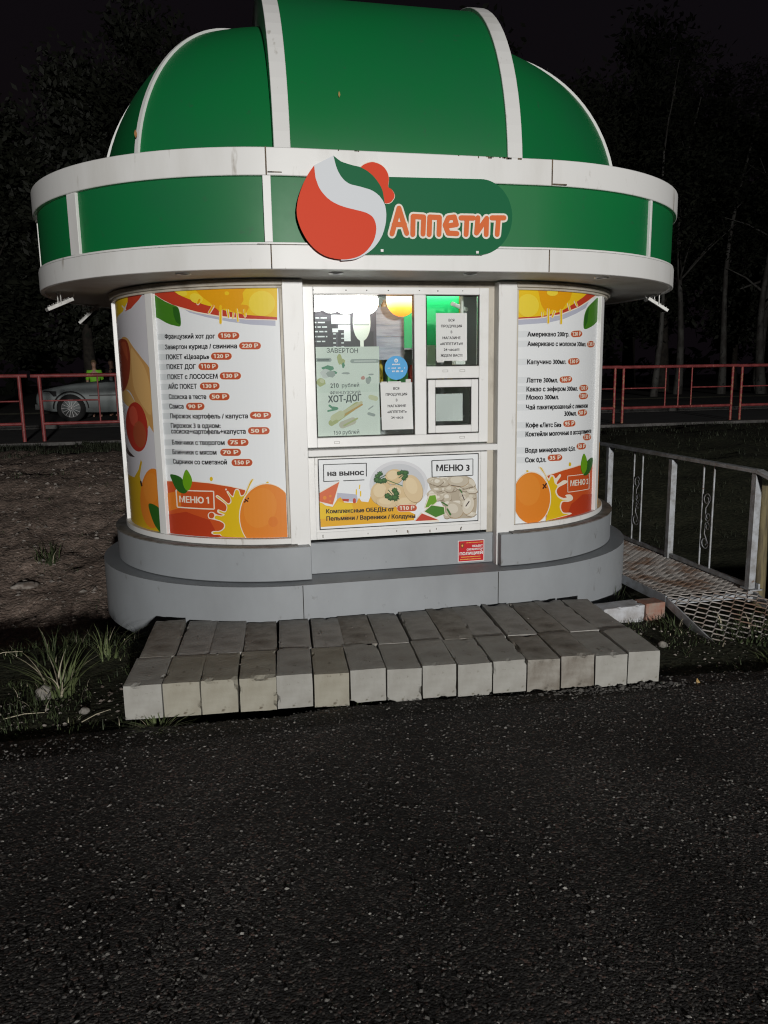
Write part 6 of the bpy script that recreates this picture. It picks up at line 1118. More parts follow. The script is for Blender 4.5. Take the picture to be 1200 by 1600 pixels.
# roof: barrel vault between two ribs, gored half domes at the ends
Z0 = 2.99
def arch(rho, h, n=40):
    return [(R_ - rho * math.cos(PI * i / n), Z0 + h * math.sin(PI * i / n)) for i in range(n + 1)]
m = MB(); a0 = arch(R_, 1.415); n = len(a0)
m.add([(x, y, z) for x in (-.70, .70) for y, z in a0], [(i, i + n, i + n + 1, i + 1) for i in range(n - 1)], 0, True)
K(m, 'roof_vault', greenp, sm=False)
for sd in (-1, 1):
    m = MB(); o_ = arch(R_ + .022, 1.44); i_ = arch(R_ - .16, 1.22)
    x0, x1 = sd * .698, sd * .800
    v = []
    for (yo, zo), (yi, zi) in zip(o_, i_): v += [(x0, yo, zo), (x1, yo, zo), (x1, yi, zi), (x0, yi, zi)]
    f = [(k * 4 + j, k * 4 + (j + 1) % 4, k * 4 + 4 + (j + 1) % 4, k * 4 + 4 + j) for k in range(n - 1) for j in range(4)]
    if sd > 0: f = [tuple(reversed(q)) for q in f]
    m.add(v, f, 0, False); K(m, 'roof_rib', white, .005, sm=False)
    rr, hh = 1.185, 1.20
    nodes = [0, .80, 1.70, 2.50, PI] if sd < 0 else [0, 1.12, 2.0, 2.6, PI]
    def dome_pt(phi, t, k=1.0):
        j = max(i for i in range(len(nodes) - 1) if nodes[i] <= phi + 1e-9)
        pa, pb = nodes[j], nodes[j + 1]; w = (phi - pa) / (pb - pa)
        chord = Vector((math.sin(pa), -math.cos(pa))) * (1 - w) + Vector((math.sin(pb), -math.cos(pb))) * w
        d = chord * .62 + Vector((math.sin(phi), -math.cos(phi))) * .38
        c = rr * k * math.cos(t)
        return (sd * (.78 + c * d.x), R_ + c * d.y, Z0 + hh * k * math.sin(t))
    m = MB(); NU, NV = 64, 26
    for g0, g1 in zip(nodes[:-1], nodes[1:]):
        ph = [g0 + (g1 - g0) * i / 14 for i in range(15)]
        ph[-1] -= 1e-6
        v = [dome_pt(p_, PI / 2 * j / NV) for j in range(NV + 1) for p_ in ph]
        f = [(j * 15 + i, j * 15 + i + 1, (j + 1) * 15 + i + 1, (j + 1) * 15 + i) for j in range(NV) for i in range(14)]
        if sd < 0: f = [tuple(reversed(q)) for q in f]
        m.add(v, f, 0, True)
    dome = K(m, 'roof_dome', greenp, sm=False)
    for pn in nodes[1:-1]:
        m = MB(); w = .016
        v = []
        for j in range(NV + 1):
            t = PI / 2 * j / NV; c = Vector(dome_pt(pn, t, 1.012)); tang = Vector((sd * math.cos(pn), math.sin(pn), 0)) * w * (.25 + .75 * math.cos(t))
            c2 = Vector(dome_pt(pn, t, .98)); v += [c - tang, c + tang, c2 + tang, c2 - tang]
        m.add(v, [(k * 4 + j, k * 4 + (j + 1) % 4, k * 4 + 4 + (j + 1) % 4, k * 4 + 4 + j) for k in range(NV) for j in range(4)], 0, False)
        K(m, 'glazing_bar', white, parent=dome, sm=False)

# serving window
win = None
def frame_boxes(m, x0, x1, z0, z1, w, y0, y1):
    m.box(x0, x0 + w, y0, y1, z0, z1); m.box(x1 - w, x1, y0, y1, z0, z1)
    m.box(x0 + w, x1 - w, y0, y1, z1 - w, z1); m.box(x0 + w, x1 - w, y0, y1, z0, z0 + w)
m = MB(); YF, YB = .062, .125
m.box(-.652, -.580, YF, YB, 1.288, 2.318); m.box(.540, .606, YF, YB, 1.288, 2.318)                 # side members
m.box(-.580, .540, YF, YB, 2.272, 2.318); m.box(-.580, .540, YF, YB, 1.288, 1.352)
m.box(.086, .168, YF, YB, 1.352, 2.272); m.box(.168, .540, YF, YB, 1.726, 1.806)
win = K(m, 'window_frame', whiteplain, .004, sm=False)
m = MB(); m.box(-.652, .652, .085, .13, 2.319, 2.36); m.box(.607, .652, .085, .13, .646, 2.318); K(m, 'lining', offwhite, sm=False)
m = MB()
for x0, x1, z0, z1 in ((-.578, .084, 1.354, 2.270), (.170, .538, 1.808, 2.270), (.170, .538, 1.354, 1.724)):
    frame_boxes(m, x0, x1, z0, z1, .006, .072, .080)
K(m, 'rubber_gasket', seam, parent=win, sm=False)
m = MB(); frame_boxes(m, .177, .531, 1.361, 1.717, .050, .050, .095); hatch = K(m, 'hatch_sash', whiteplain, .004, parent=win, sm=False)
m = MB(); frame_boxes(m, .2275, .4805, 1.4115, 1.6665, .004, .060, .075); K(m, 'rubber_gasket', seam, parent=win, sm=False)
slotm = mat('slot_grey', (.42, .41, .39), .5)
for x, z in ((.30, 1.775), (.42, 1.775), (.42, 1.325), (-.45, 1.318)):
    m = MB(); frame_boxes(m, x - .019, x + .019, z - .008, z + .008, .003, YF - .0015, YF + .002); K(m, 'drain_slot', slotm, parent=win, sm=False)
for k in range(7):
    x = -.62 + 1.2 * (k + .5 * rnd.random()) / 7; m = MB(); m.box(x, x + .008, YF - .0012, YF + .002, 2.29 + .006 * rnd.random(), 2.299); K(m, 'screw', seam, parent=win, sm=False)
paneg = glass_mat('window_glass', (.93, .96, .95))
for x0, x1, z0, z1 in ((-.572, .078, 1.360, 2.264), (.176, .532, 1.814, 2.264), (.2315, .4765, 1.4155, 1.6625)):
    m = MB(); m.box(x0, x1, .081, .085, z0, z1); K(m, 'glass_pane', paneg, parent=win, sm=False)
# counter ledge and menu board
m = MB(); m.box(-.652, .652, -.012, .13, 1.236, 1.279); ledge = K(m, 'counter_ledge', white, .004, sm=False)
m = MB(); frame_boxes(m, -.652, .606, .665, 1.222, .050, .066, .12); bf = K(m, 'board_frame', whiteplain, .004, sm=False)
m = MB(); m.box(-.602, .556, .071, .10, .715, 1.172); K(m, 'backing', whiteplain, parent=bf, sm=False)
for k in range(9):
    x = -.6 + 1.2 * rnd.random(); m = MB(); m.box(x, x + .004 + .012 * rnd.random() ** 3, .0645, .07, .668 + .02 * rnd.random(), .690 + .01 * rnd.random()); K(m, 'paint_chip', rustm, parent=bf, sm=False)
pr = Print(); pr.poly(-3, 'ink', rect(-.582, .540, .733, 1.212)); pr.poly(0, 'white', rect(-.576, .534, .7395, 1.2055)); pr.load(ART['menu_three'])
mbd = pr.build('menu_board', kiosk, lambda u, z, l: (u, .0612 - l, z), 0, .0004); mbd['label'] = 'wide takeaway menu board with dumplings and a yellow splash under the serving window'

# sign on the fascia
m = MB(); sg = Print()
sg.load('\n'.join(l for l in ART['sign'].strip().split('\n')))
sgn = None
def solid_poly(m, pts, y0, y1, mi=0):
    n = len(pts); tri = tessellate_polygon([[Vector((a, b, 0)) for a, b in pts]])
    m.add([(a, y0, b) for a, b in pts] + [(a, y1, b) for a, b in pts], [tuple(t) for t in tri] + [tuple(i + n for i in reversed(t)) for t in tri], mi)
    m.add([(a, y0, b) for a, b in pts] + [(a, y1, b) for a, b in pts], [(i, (i + 1) % n, n + (i + 1) % n, n + i) for i in range(n)], mi + 1)
signmats = {}
def sign_part(idx, name, y0, y1, parent):
    ln = ART['sign'].strip().split('\n')[idx].split('|'); q = [int(x) / 2000 for x in ln[3].split()]
    m = MB(); pts = list(zip(q[0::2], q[1::2])); solid_poly(m, pts, y0, y1); c = ln[2]
    if c not in signmats: signmats[c] = mat('sign_' + c, INK[c], .5, spec=.12)
    return K(m, name, [signmats[c], seam if c != 'signgreen' else mat('sign_edge', (.05, .28, .15), .4)], parent=parent, sm=False)
sgn = sign_part(5, 'sign_board', -.487, -.472, kiosk); sgn['label'] = 'green logo sign with a red apple emblem and orange lettering'
sign_part(0, 'apple', -.5015, -.489, sgn); sign_part(1, 'swoosh', -.501, -.4892, sgn); sign_part(2, 'leaf', -.5012, -.4894, sgn)
sign_part(3, 'comb_edge', -.4935, -.4885, sgn); sign_part(4, 'comb', -.4965, -.4937, sgn)
for nm, rad, yy, col in (('lettering_outline', .0255, -.4895, (.80, .76, .68)), ('lettering', .0145, -.4935, (.72, .16, .045))):
    m = MB()
    for k, st in enumerate([q_ for st in STROKES for q_ in zip(st[:-1], st[1:])]): solid_poly(m, stroke(list(q_ for q_ in st), rad), yy - .00006 * k, -.4868 if nm == 'lettering_outline' else -.4915)
    mm = mat('sign_' + nm, col, .5, spec=.12); K(m, nm, [mm, mm], parent=sgn, sm=False)
m = MB()
for x in (-.245, .33): m.box(x - .008, x + .008, -.4935, -.47, 2.452, 2.466)
K(m, 'clip', whiteplain, parent=sgn, sm=False)

# inside the kiosk
inw = mat('interior_wall', (.42, .42, .43), .6, var=(.36, .36, .38), scale=2)
m = MB(); m.box(-1.3, 1.3, .95, 1.0, .45, 2.345); wall_in = K(m, 'interior_wall', inw, sm=False)
m = MB(); m.box(-.66, .66, .14, .95, 1.05, 1.09); K(m, 'work_surface', whiteplain, sm=False)
m = MB(); m.box(.17, .60, .70, .73, 1.95, 2.345); K(m, 'green_cabinet', mat('cabinet_green', (.008, .30, .085), .3), sm=False)
m = MB(); m.box(.175, .30, .30, .31, 1.5, 1.955); K(m, 'pale_panel', mat('pale_green_card', (.42, .58, .44), .5), sm=False)
m = MB(); m.box(.46, .53, .33, .42, 1.82, 2.10); m.tube([(.42, .3, 2.235), (.55, .36, 2.20)], .014); m.tube([(.495, .30, 2.30), (.505, .34, 1.86)], .012); K(m, 'tap', whiteplain, sm=False)
m = MB()
for k in range(9): m.box(-.14, .10, .40 + .006 * (k % 2), .412 + .006 * (k % 2), 1.86 + .04 * k, 1.899 + .04 * k)
K(m, 'roller_blind', mat('blind_grey', (.44, .46, .56), .5, var=(.32, .33, .42), scale=5, stretch=(1, 1, 6)), sm=False)
pr = Print(); pr.poly(0, 'boardgrey2', rect(-.62, -.12, 1.90, 2.30)); pr.poly(1, 'boardgrey', rect(-.60, -.40, 1.93, 2.12)); pr.poly(1, 'boardgrey', rect(-.39, -.14, 1.90, 2.05))
for u0, u1, z0, z1 in ((-.43, -.30, 2.10, 2.16), (-.385, -.30, 2.06, 2.095), (-.345, -.30, 1.985, 2.06), (-.425, -.385, 2.045, 2.07)): pr.poly(2, 'white', rect(u0, u1, z0, z1))
for k, z in enumerate((2.135, 2.105, 2.075, 2.045, 2.012, 1.98)):
    x = -.565
    for w in range(3 + k % 2):
        l = .02 + .03 * rnd.random(); pr.poly(2, 'row2', rect(x, min(x + l, -.46), z, z + .009)); x += l + .008
        if x > -.47: break
for z in (2.03, 2.0, 1.97, 1.945):
    for u in (-.42, -.365): pr.poly(3, 'row2', rect(u, u + .018, z, z + .008))
pr.poly(3, 'pale', disc(-.222, 2.11, .062, .125)); pr.poly(4, 'palegrey', rect(-.275, -.17, 2.09, 2.10)); pr.poly(4, 'pale2', rect(-.235, -.21, 1.945, 1.99))
pr.build('price_board', kiosk, lambda u, z, l: (u * 1.0 + .0, .30 - l, z), 0, .0006)
bulbw = emit('lit_globe_white', (1, .97, .93), 4.0); bulbo = emit('lit_globe_orange', (1, .42, .08), 5.0)
def bulb_nodes():      # a clear orange globe: hot pale core above, orange below
    t = bulbo.node_tree; n = t.nodes; tc = n.new('ShaderNodeTexCoord'); sp = n.new('ShaderNodeSeparateXYZ'); r = n.new('ShaderNodeValToRGB')
    t.links.new(tc.outputs['Generated'], sp.inputs[0]); t.links.new(sp.outputs[2], r.inputs[0])
    e = r.color_ramp.elements; e[0].position = .05; e[0].color = (1, .24, .02, 1); e[1].position = .42; e[1].color = (1, .80, .55, 1)
    k = e.new(.22); k.color = (1, .42, .05, 1)
    t.links.new(r.outputs[0], n['Principled BSDF'].inputs['Emission Color']); n['Principled BSDF'].inputs['Emission Strength'].default_value = 2.2
bulb_nodes()
m = None
for x, z, r in ((-.545, 2.255, .085), (-.445, 2.25, .088), (-.345, 2.245, .09), (-.205, 2.235, .082)):
    m = MB(); m.ball((x, .20, z), r, r, r, 20, 12); g_ = K(m, 'lit_globe', bulbw, sm=False)
    m = MB(); m.tube([(x, .20, z + r - .004), (x, .20, 2.362)], .012); K(m, 'globe_stem', whiteplain, parent=g_, sm=False)
m = MB(); m.ball((.035, .20, 2.255), .105, .1, .115, 20, 12); g_ = part_label(K(m, 'lit_globe', bulbo, sm=False), 'orange lit globe')
m = MB(); m.box(-.5, .62, .58, .68, 2.335, 2.352); K(m, 'ceiling_lamp', emit('lit_tube', (.93, 1, .95), 14.0), sm=False)
# shelves with goods seen through the panes
shm = mat('shelf_board', (.55, .56, .57), .5)
goods = [mat('goods_' + n, c, .45) for n, c in (('white', (.7, .7, .68)), ('red', (.5, .06, .04)), ('brown', (.22, .11, .05)), ('green', (.08, .3, .1)), ('yellow', (.65, .45, .06)), ('grey', (.25, .26, .28)))]
rg = random.Random(3)
for z in (1.42, 1.68, 1.94, 2.18):
    m = MB(); m.box(-.66, .66, .74, .945, z, z + .018); K(m, 'shelf', shm, sm=False)
    x = -.62
    while x < .62:
        w = rg.uniform(.04, .085); h = rg.uniform(.07, .17); g_ = rg.choice(goods)
        m = MB()
        if rg.random() < .5:
            m.tube([(x + w / 2, .82, z + .018), (x + w / 2, .82, z + .018 + h * .72), (x + w / 2, .82, z + .018 + h * .86), (x + w / 2, .82, z + .018 + h)], [w * .42, w * .42, w * .2, w * .2], 12)
        else: m.box(x, x + w, .76, .86, z + .018, z + .018 + h)
        K(m, 'jar' if len(m.v) > 8 else 'carton', g_, sm=False); x += w + rg.uniform(.006, .03)
# ------------------------------------------------------------------ papers and stickers on the window
def paper(name, label, cat, cx, z0, z1, w, y, lines, size, thick=.0012, curl=.006, group=None, tilt=0.0, col='paperwhite', inset=.012):
    o = thing(name, label, cat, (cx, y, z0), group)
    def fn(u, z, l):
        t = (z - z0) / (z1 - z0); s_ = abs(u - cx) / (w / 2)
        return (u + tilt * (t - .5), y - .002 - l - curl * (1 - t) ** 2 * s_ * s_, z)
    p = Print()
    for i in range(6):
        for j in range(6):
            p.poly(0, col, rect(cx - w / 2 + w * i / 6, cx - w / 2 + w * (i + 1) / 6, z0 + (z1 - z0) * j / 6, z0 + (z1 - z0) * (j + 1) / 6))
    for t, zc, cap, wd in lines: p.text(1, 'ink', t, (cx - wd / 2, zc, cx + wd / 2, zc), cap, .8)
    p.build('sheet', o, fn, 0, .0008)
    return o
L1 = ['ВСЯ', 'ПРОДУКЦИЯ', 'В', 'МАГАЗИНЕ', '«АППЕТИТ»!!!', '24 часа!!!', 'ЖДЕМ ВАС!!!']
W1 = [.040, .145, .010, .125, .158, .108, .152]
n1 = paper('paper_notice', 'white paper notice of seven text lines taped to the upper right window pane', 'notice', .348, 1.842, 2.155, .216, .0795,
      [(t, 2.108 - .0385 * k, .0165, W1[k]) for k, t in enumerate(L1)], 1, tilt=.0)
L2 = ['ВСЯ', 'ПРОДУКЦИЯ', 'В', 'МАГАЗИНЕ', '«АППЕТИТ»', '24 часа']
W2 = [.040, .146, .010, .125, .132, .082]
n2 = paper('paper_notice', 'white paper notice of six text lines under the round blue sticker', 'notice', -.035, 1.391, 1.703, .216, .0795,
      [(t, 1.664 - .0385 * k, .0165, W2[k]) for k, t in enumerate(L2)], 1, tilt=-.006)
tape = mat('clear_tape', (.72, .72, .70), .12)
for nobj, spots in ((n1, ((.27, 1.838, .05, .012), (.43, 1.85, .03, .02))), (n2, ((-.05, 1.706, .09, .012), (.045, 1.712, .035, .026), (-.12, 1.706, .04, .010)))):
    m = MB()
    for cx, cz, w, h in spots: m.box(cx - w / 2, cx + w / 2, .0745, .0768, cz - h / 2, cz + h / 2)
    m.build('tape', tape, nobj)
paper('paper_notice', 'small crumpled pale note behind the glass of the serving hatch', 'notice', .332, 1.437, 1.622, .200, .098,
      [], 1, tilt=.004, curl=.012, col='paperwhite')
pn = bpy.data.objects[-1] if False else None
o = thing('poster', 'pale green food poster with wrap and hot dog inside the left window pane', 'poster', (-.355, .13, 1.357))
p = Print(); p.poly(0, 'pale', rect(-.572, -.142, 1.357, 1.942)); p.poly(0 + 1, 'pale2', rect(-.568, -.146, 1.362, 1.645)); p.poly(1, 'pale2', rect(-.568, -.146, 1.70, 1.94))
p.text(3, 'slate', 'ЗАВЕРТОН', (-.493, 1.918, -.285, 1.914), .030, .3)
p.poly(2, 'palegrey', stroke([(-.60 + .04, 1.858), (-.475, 1.858)], .013)); p.poly(2, 'palegrey', stroke([(-.325, 1.848), (-.155, 1.848)], .013))
p.poly(3, 'slate', stroke([(-.555, 1.858), (-.48, 1.858)], .004)); p.poly(3, 'paperwhite', stroke([(-.31, 1.848), (-.165, 1.848)], .004))
def pblob(cx, cz, rx, rz, c, l, k=9, sd=1):
    r_ = random.Random(sd); p.poly(l, c, [(cx + rx * (.75 + .4 * r_.random()) * math.cos(2 * PI * i / k), cz + rz * (.75 + .4 * r_.random()) * math.sin(2 * PI * i / k)) for i in range(k)])
for i, (cx, cz, rx, rz, c) in enumerate(((-.41, 1.865, .016, .035, 'olive'), (-.39, 1.845, .02, .02, 'olive'), (-.385, 1.822, .010, .020, 'palm'), (-.485, 1.805, .042, .018, 'palm'), (-.50, 1.77, .045, .03, 'paperwhite'),
        (-.47, 1.765, .03, .022, 'palegrey'), (-.45, 1.775, .022, .012, 'palm'), (-.54, 1.715, .035, .028, 'olive'), (-.53, 1.722, .018, .016, 'palebun'), (-.37, 1.77, .03, .008, 'palegrey'), (-.255, 1.738, .014, .014, 'pink'), (-.22, 1.72, .022, .022, 'palegrey'), (-.21, 1.735, .010, .012, 'palm'), (-.2, 1.76, .02, .006, 'palegrey'))):
    pblob(cx, cz, rx, rz, c, 4 + i % 3, 11, i)
p.text(3, 'slate', '210', (-.475, 1.690, -.42, 1.690), .030, .5); p.text(3, 'slate', 'рублей', (-.398, 1.690, -.282, 1.692), .026, .2)
p.text(3, 'slate', 'ФРАНЦУЗСКИЙ', (-.48, 1.643, -.275, 1.643), .020, .2); p.text(3, 'slate', 'ХОТ-ДОГ', (-.492, 1.601, -.27, 1.607), .043, .9)
for pts, r_, c, l in (([(-.475, 1.445), (-.30, 1.56)], .020, 'olive', 4), ([(-.44, 1.49), (-.27, 1.575)], .010, 'palebun2', 5), ([(-.42, 1.475), (-.265, 1.562)], .006, 'bun3', 6), ([(-.455, 1.475), (-.41, 1.50)], .026, 'palebun', 6), ([(-.46, 1.445), (-.44, 1.455)], .012, 'olive', 7), ([(-.40, 1.43), (-.33, 1.455)], .024, 'dump2', 5), ([(-.39, 1.425), (-.30, 1.47)], .006, 'olive', 6),
        ([(-.485, 1.56), (-.455, 1.535)], .007, 'palm', 6), ([(-.495, 1.525), (-.44, 1.535)], .006, 'palm', 6), ([(-.46, 1.545), (-.435, 1.54)], .009, 'palm', 7), ([(-.22, 1.53), (-.19, 1.55)], .004, 'palegrey', 4), ([(-.22, 1.50), (-.185, 1.49)], .010, 'palegrey', 4), ([(-.205, 1.61), (-.17, 1.60)], .016, 'palebun', 3)):
    p.poly(l, c, stroke(pts, r_))
p.text(3, 'slate', '150 рублей', (-.462, 1.378, -.288, 1.381), .026, .2)
p.build('sheet', o, lambda u, z, l: (u, .118 - l, z), 0, .0006)

o = thing('sticker', 'round blue sticker with small white marks on the left window pane', 'sticker', (-.035, .08, 1.725))
p = Print(); p.poly(0, 'sky', disc(-.035, 1.800, .0785, .0785, 40)); p.poly(1, 'paperwhite', disc(-.035, 1.848, .013, .013, 16)); p.poly(2, 'sky', disc(-.036, 1.846, .006, .005, 10))
for u, z, w, h in ((-.035, 1.823, .056, .009), (-.052, 1.799, .030, .008), (-.014, 1.799, .020, .008), (-.086, 1.799, .014, .005), (.022, 1.799, .006, .008), (-.054, 1.778, .018, .011), (-.026, 1.778, .024, .012), (.004, 1.778, .018, .011)):
    n_ = max(2, int(w / .007))
    for k in range(n_): p.poly(1, 'paperwhite', rect(u - w / 2 + w * k / n_, u - w / 2 + w * (k + .72) / n_, z - h / 2, z + h / 2 * (.7 + .3 * (k % 2))))
p.build('face', o, lambda u, z, l: (u, .0795 - l, z), 0, .0005)

o = thing('sticker', 'red police guard sticker with a white border below the menu board', 'sticker', (.492, .074, .44))
p = Print(); p.poly(0, 'paperwhite', rect(.394, .590, .441, .596)); p.poly(1, 'labelred', rect(.399, .585, .4455, .5915))
p.poly(2, 'sausage', disc(.427, .558, .014, .019, 14)); p.poly(3, 'labelyellow', disc(.427, .559, .006, .008, 12)); p.poly(2, 'sausage', rect(.409, .445, .571, .575))
for t, u0, u1, z, c_, cl in (('ОБЪЕКТ', .500, .578, .551, .0145, 'paperwhite'), ('ОХРАНЯЕТСЯ', .460, .578, .528, .0135, 'paperwhite'), ('ПОЛИЦИЕЙ', .408, .578, .500, .020, 'paperwhite')):
    p.text(3, cl, t, (u0, z, u1, z), c_, 1.2)
for z, u0, u1, hh in ((.476, .418, .56, .007), (.459, .412, .565, .007), (.578, .455, .578, .005)):
    u = u0
    while u < u1: w = .004 + .004 * rnd.random(); p.poly(3, 'labelyellow', rect(u, min(u1, u + w), z - hh / 2, z + hh / 2 * (.5 + .5 * rnd.random()))); u += w + .0022
p.build('face', o, lambda u, z, l: (u, .0738 - l, z), 0, .0005)

# ------------------------------------------------------------------ floodlights under the canopy
flw = mat('floodlight_paint', (.62, .62, .60), .4, var=(.45, .44, .42), scale=20)
flg = glass_mat('floodlight_glass', (.7, .7, .7), .1)
def floodlight(label, x, y, az, tilt, armlen=.085):
    o = thing('floodlight', label, 'floodlight', (x, y, 2.361 - armlen), 'small floodlights hanging under the canopy')
    d = Vector((math.cos(az), math.sin(az), 0)); sdir = Vector((-d.y, d.x, 0)); base = Vector((x, y, 2.361))
    for k in (-1, 1):
        a = base + sdir * .055 * k
        m = MB(); m.bar(a, a + Vector((0, 0, -armlen)), .020, .005, d); m.bar(a, a + Vector((0, 0, -.004)), .03, .03, d); m.build('bracket_arm', flw, o)
    c = base + Vector((0, 0, -armlen)); fwd = d * math.cos(tilt) + Vector((0, 0, 1)) * math.sin(tilt)
    nrm = fwd.cross(sdir).normalized()
    m = MB(); m.bar(c - fwd * .095, c + fwd * .095, .105, .024, nrm); 
    for k in range(6): q = c - fwd * .07 + fwd * .028 * k + nrm * .016 * (1 if nrm.z > 0 else -1); m.bar(q - sdir * .045, q + sdir * .045, .005, .012, nrm)
    m.build('housing', flw, o, .003)
    m = MB(); q = nrm * (-.0155 if nrm.z > 0 else .0155); m.bar(c - fwd * .080 + q, c + fwd * .080 + q, .09, .004, nrm); m.build('front_glass', flg, o)
    m = MB(); w0 = c - fwd * .09; m.tube([w0, w0 - fwd * .02 + Vector((0, 0, .02)), w0 - fwd * .015 + Vector((0, 0, .06)), base - d * .06], .004, 6); m.build('cable', whiteplain, o)
# leaves caught on the roof
for lab, p_, r_0, c_ in (('small yellow leaf stuck on the front of the green vault', (-.38, .068, 3.462), .009, (.40, .30, .10)), ('orange dead leaf caught on the left dome beside its white bar', (-1.625, .395, 3.27), .012, (.36, .17, .06))):
    m = MB(); c0 = Vector(p_)
    rr_ = random.Random(len(lab)); m.loft([[c0 + Vector((r_0 * (k - 1) * w_, -.012 - .004 * (k % 2), r_0 * t)) for k in range(3)] for t, w_ in ((-2.2, .08), (-1, .55), (0, .75), (1.1, .5), (1.9, .05))], closed=False, smooth=False)
    o = m.build('fallen_leaf', mat('dead_leaf', c_, .7)); recentre(o, c0); tag(o, lab, 'leaf')
floodlight('white floodlight at the far left edge of the canopy', -2.255, .93, math.radians(200), -.42)
floodlight('white floodlight between the left canopy edge and the hot dog panel', -2.21, 1.96, math.radians(175), -.72)
floodlight('white floodlight at the right edge of the canopy', 2.30, .80, math.radians(-12), -.55)

# ------------------------------------------------------------------ concrete block step
B0 = Vector((-1.770, -1.068)); B1 = Vector((1.150, -1.302))
dirb = (B1 - B0).normalized(); perp = Vector((-dirb.y, dirb.x)); LEN = (B1 - B0).length
ORD = ['first', 'second', 'third', 'fourth', 'fifth', 'sixth', 'seventh', 'eighth', 'ninth', 'tenth', 'eleventh', 'twelfth', 'thirteenth', 'fourteenth', 'fifteenth']
def block_mesh(m, w, l, h, sd, cz):
    """a moulded block with chipped arrises, local coordinates: x 0..w, y 0..l, z 0..h"""
    r_ = random.Random(sd); nx_, ny_, nz_ = 7, 11, 7
    bm = bmesh.new(); bmesh.ops.create_cube(bm, size=1)
    bmesh.ops.subdivide_edges(bm, edges=bm.edges[:], cuts=10, use_grid_fill=True)
    for v in bm.verts:
        p = v.co.copy(); e = [abs(abs(c) - .5) < 1e-4 for c in p]
        q = Vector((p.x * w, p.y * l, p.z * h))
        if sum(e) >= 2:
            k = mnoise.noise(Vector((q.x * 14 + sd, q.y * 14, q.z * 14)))
            amt = .0018 + max(0, k - .36) * .045
            for a in range(3):
                if e[a]: q[a] -= math.copysign(amt, q[a])
        q += Vector((mnoise.noise(q * 9 + Vector((sd, 0, 0))), mnoise.noise(q * 9 + Vector((0, sd, 0))), mnoise.noise(q * 9 + Vector((0, 0, sd))))) * .0022
        v.co = q + Vector((w / 2, l / 2, h / 2))
    m.add([v.co[:] for v in bm.verts], [tuple(v.index for v in f.verts) for f in bm.faces], 0, False); bm.free()
bx = [190, 252, 317, 377, 437, 496, 553, 608, 662, 719, 773, 826, 878, 929, 980, 1030]
descr = {0: 'pale clean face and tuft of grass at its foot', 2: 'yellowish face', 5: 'cracked joint on its right', 10: 'dark crack on its left', 11: 'brown stained face', 12: 'brown stained face', 14: 'pale face'}
conc_alt = [concrete, mat('concrete_block_yellowed', (.345, .33, .275), .9, var=(.26, .24, .19), scale=5, lo=.4, hi=.66, bump=.5, bscale=70, bdist=.004, var2=(.13, .11, .08), scale2=15, lo2=.62, hi2=.72),
            mat('concrete_block_stained', (.29, .275, .245), .9, var=(.17, .15, .125), scale=8, lo=.38, hi=.62, bump=.5, bscale=70, bdist=.004, var2=(.10, .09, .075), scale2=15, lo2=.6, hi2=.72),
            mat('concrete_block_dark', (.34, .33, .31), .92, var=(.25, .24, .22), scale=8, lo=.4, hi=.62, bump=.5, bscale=70, bdist=.004)]
pick = [0, 1, 1, 1, 0, 1, 0, 0, 0, 0, 0, 2, 2, 0, 0]
for row in (0, 1):
    for i in range(15):
        w = LEN / 15; off = w * i + ((.012 + .006 * math.sin(i * 1.7)) if row else 0)
        if row and i == 14: w2 = w
        q = B0 + dirb * (off + .0025) + perp * (row * .408 + .004 * math.sin(i * 2.3 + row))
        lab = '%s concrete block from the left in the %s row of the step' % (ORD[i], 'front' if row == 0 else 'back')
        if row == 0 and i in descr: lab += ', ' + descr[i] if len((lab + descr[i]).split()) <= 16 else ''
        xc = q.x + w / 2; yp = R_ - (R_ + .185) * math.cos(math.asin(max(0, abs(xc) - A_) / (R_ + .185))) if abs(xc) > A_ else -.185
        m = MB(); block_mesh(m, w - (.002 + .003 * ((i * 7 + row * 3) % 3)), .405 if row == 0 else min(.66, yp - .012 - q.y), .188, i * 3.1 + row * 50 + 1, 0)
        o = m.build('concrete_block', conc_alt[pick[i]] if row == 0 else conc_alt[3] if i % 3 else conc_alt[2])
        zt = .2055 - .188 + .004 * math.sin(i * 3.3 + row * 2) - (.003 if row else 0)
        o.location = (q.x, q.y, zt); o.rotation_euler = (.006 * math.sin(i * 5.1 + row), .008 * math.sin(i * 2.9), math.atan2(dirb.y, dirb.x) + .012 * math.sin(i * 4.4 + row))
        tag(o, lab, 'block', 'concrete blocks of the step')

# kerb pieces between step and ramp
def loose_block(name, label, cat, x0, x1, y0, y1, z0, z1, mt, ang, sd):
    m = MB(); block_mesh(m, x1 - x0, y1 - y0, z1 - z0, sd, 0); o = m.build(name, mt); o.location = (x0, y0, z0); o.rotation_euler = (0, 0, ang); tag(o, label, cat); return o
loose_block('kerb_stone', 'white painted kerb stone between the step and the ramp', 'kerb stone', 1.36, 1.69, -.262, -.11, -.02, .115, mat('painted_kerb', (.50, .51, .54), .7, var=(.34, .33, .33), scale=9), .08, 3)
loose_block('brick', 'reddish brick at the end of the white kerb beside the ramp', 'brick', 1.70, 1.862, -.235, -.10, -.02, .118, mat('red_brick', (.30, .15, .11), .9, var=(.30, .24, .20), scale=10, bump=.4), .10, 8)

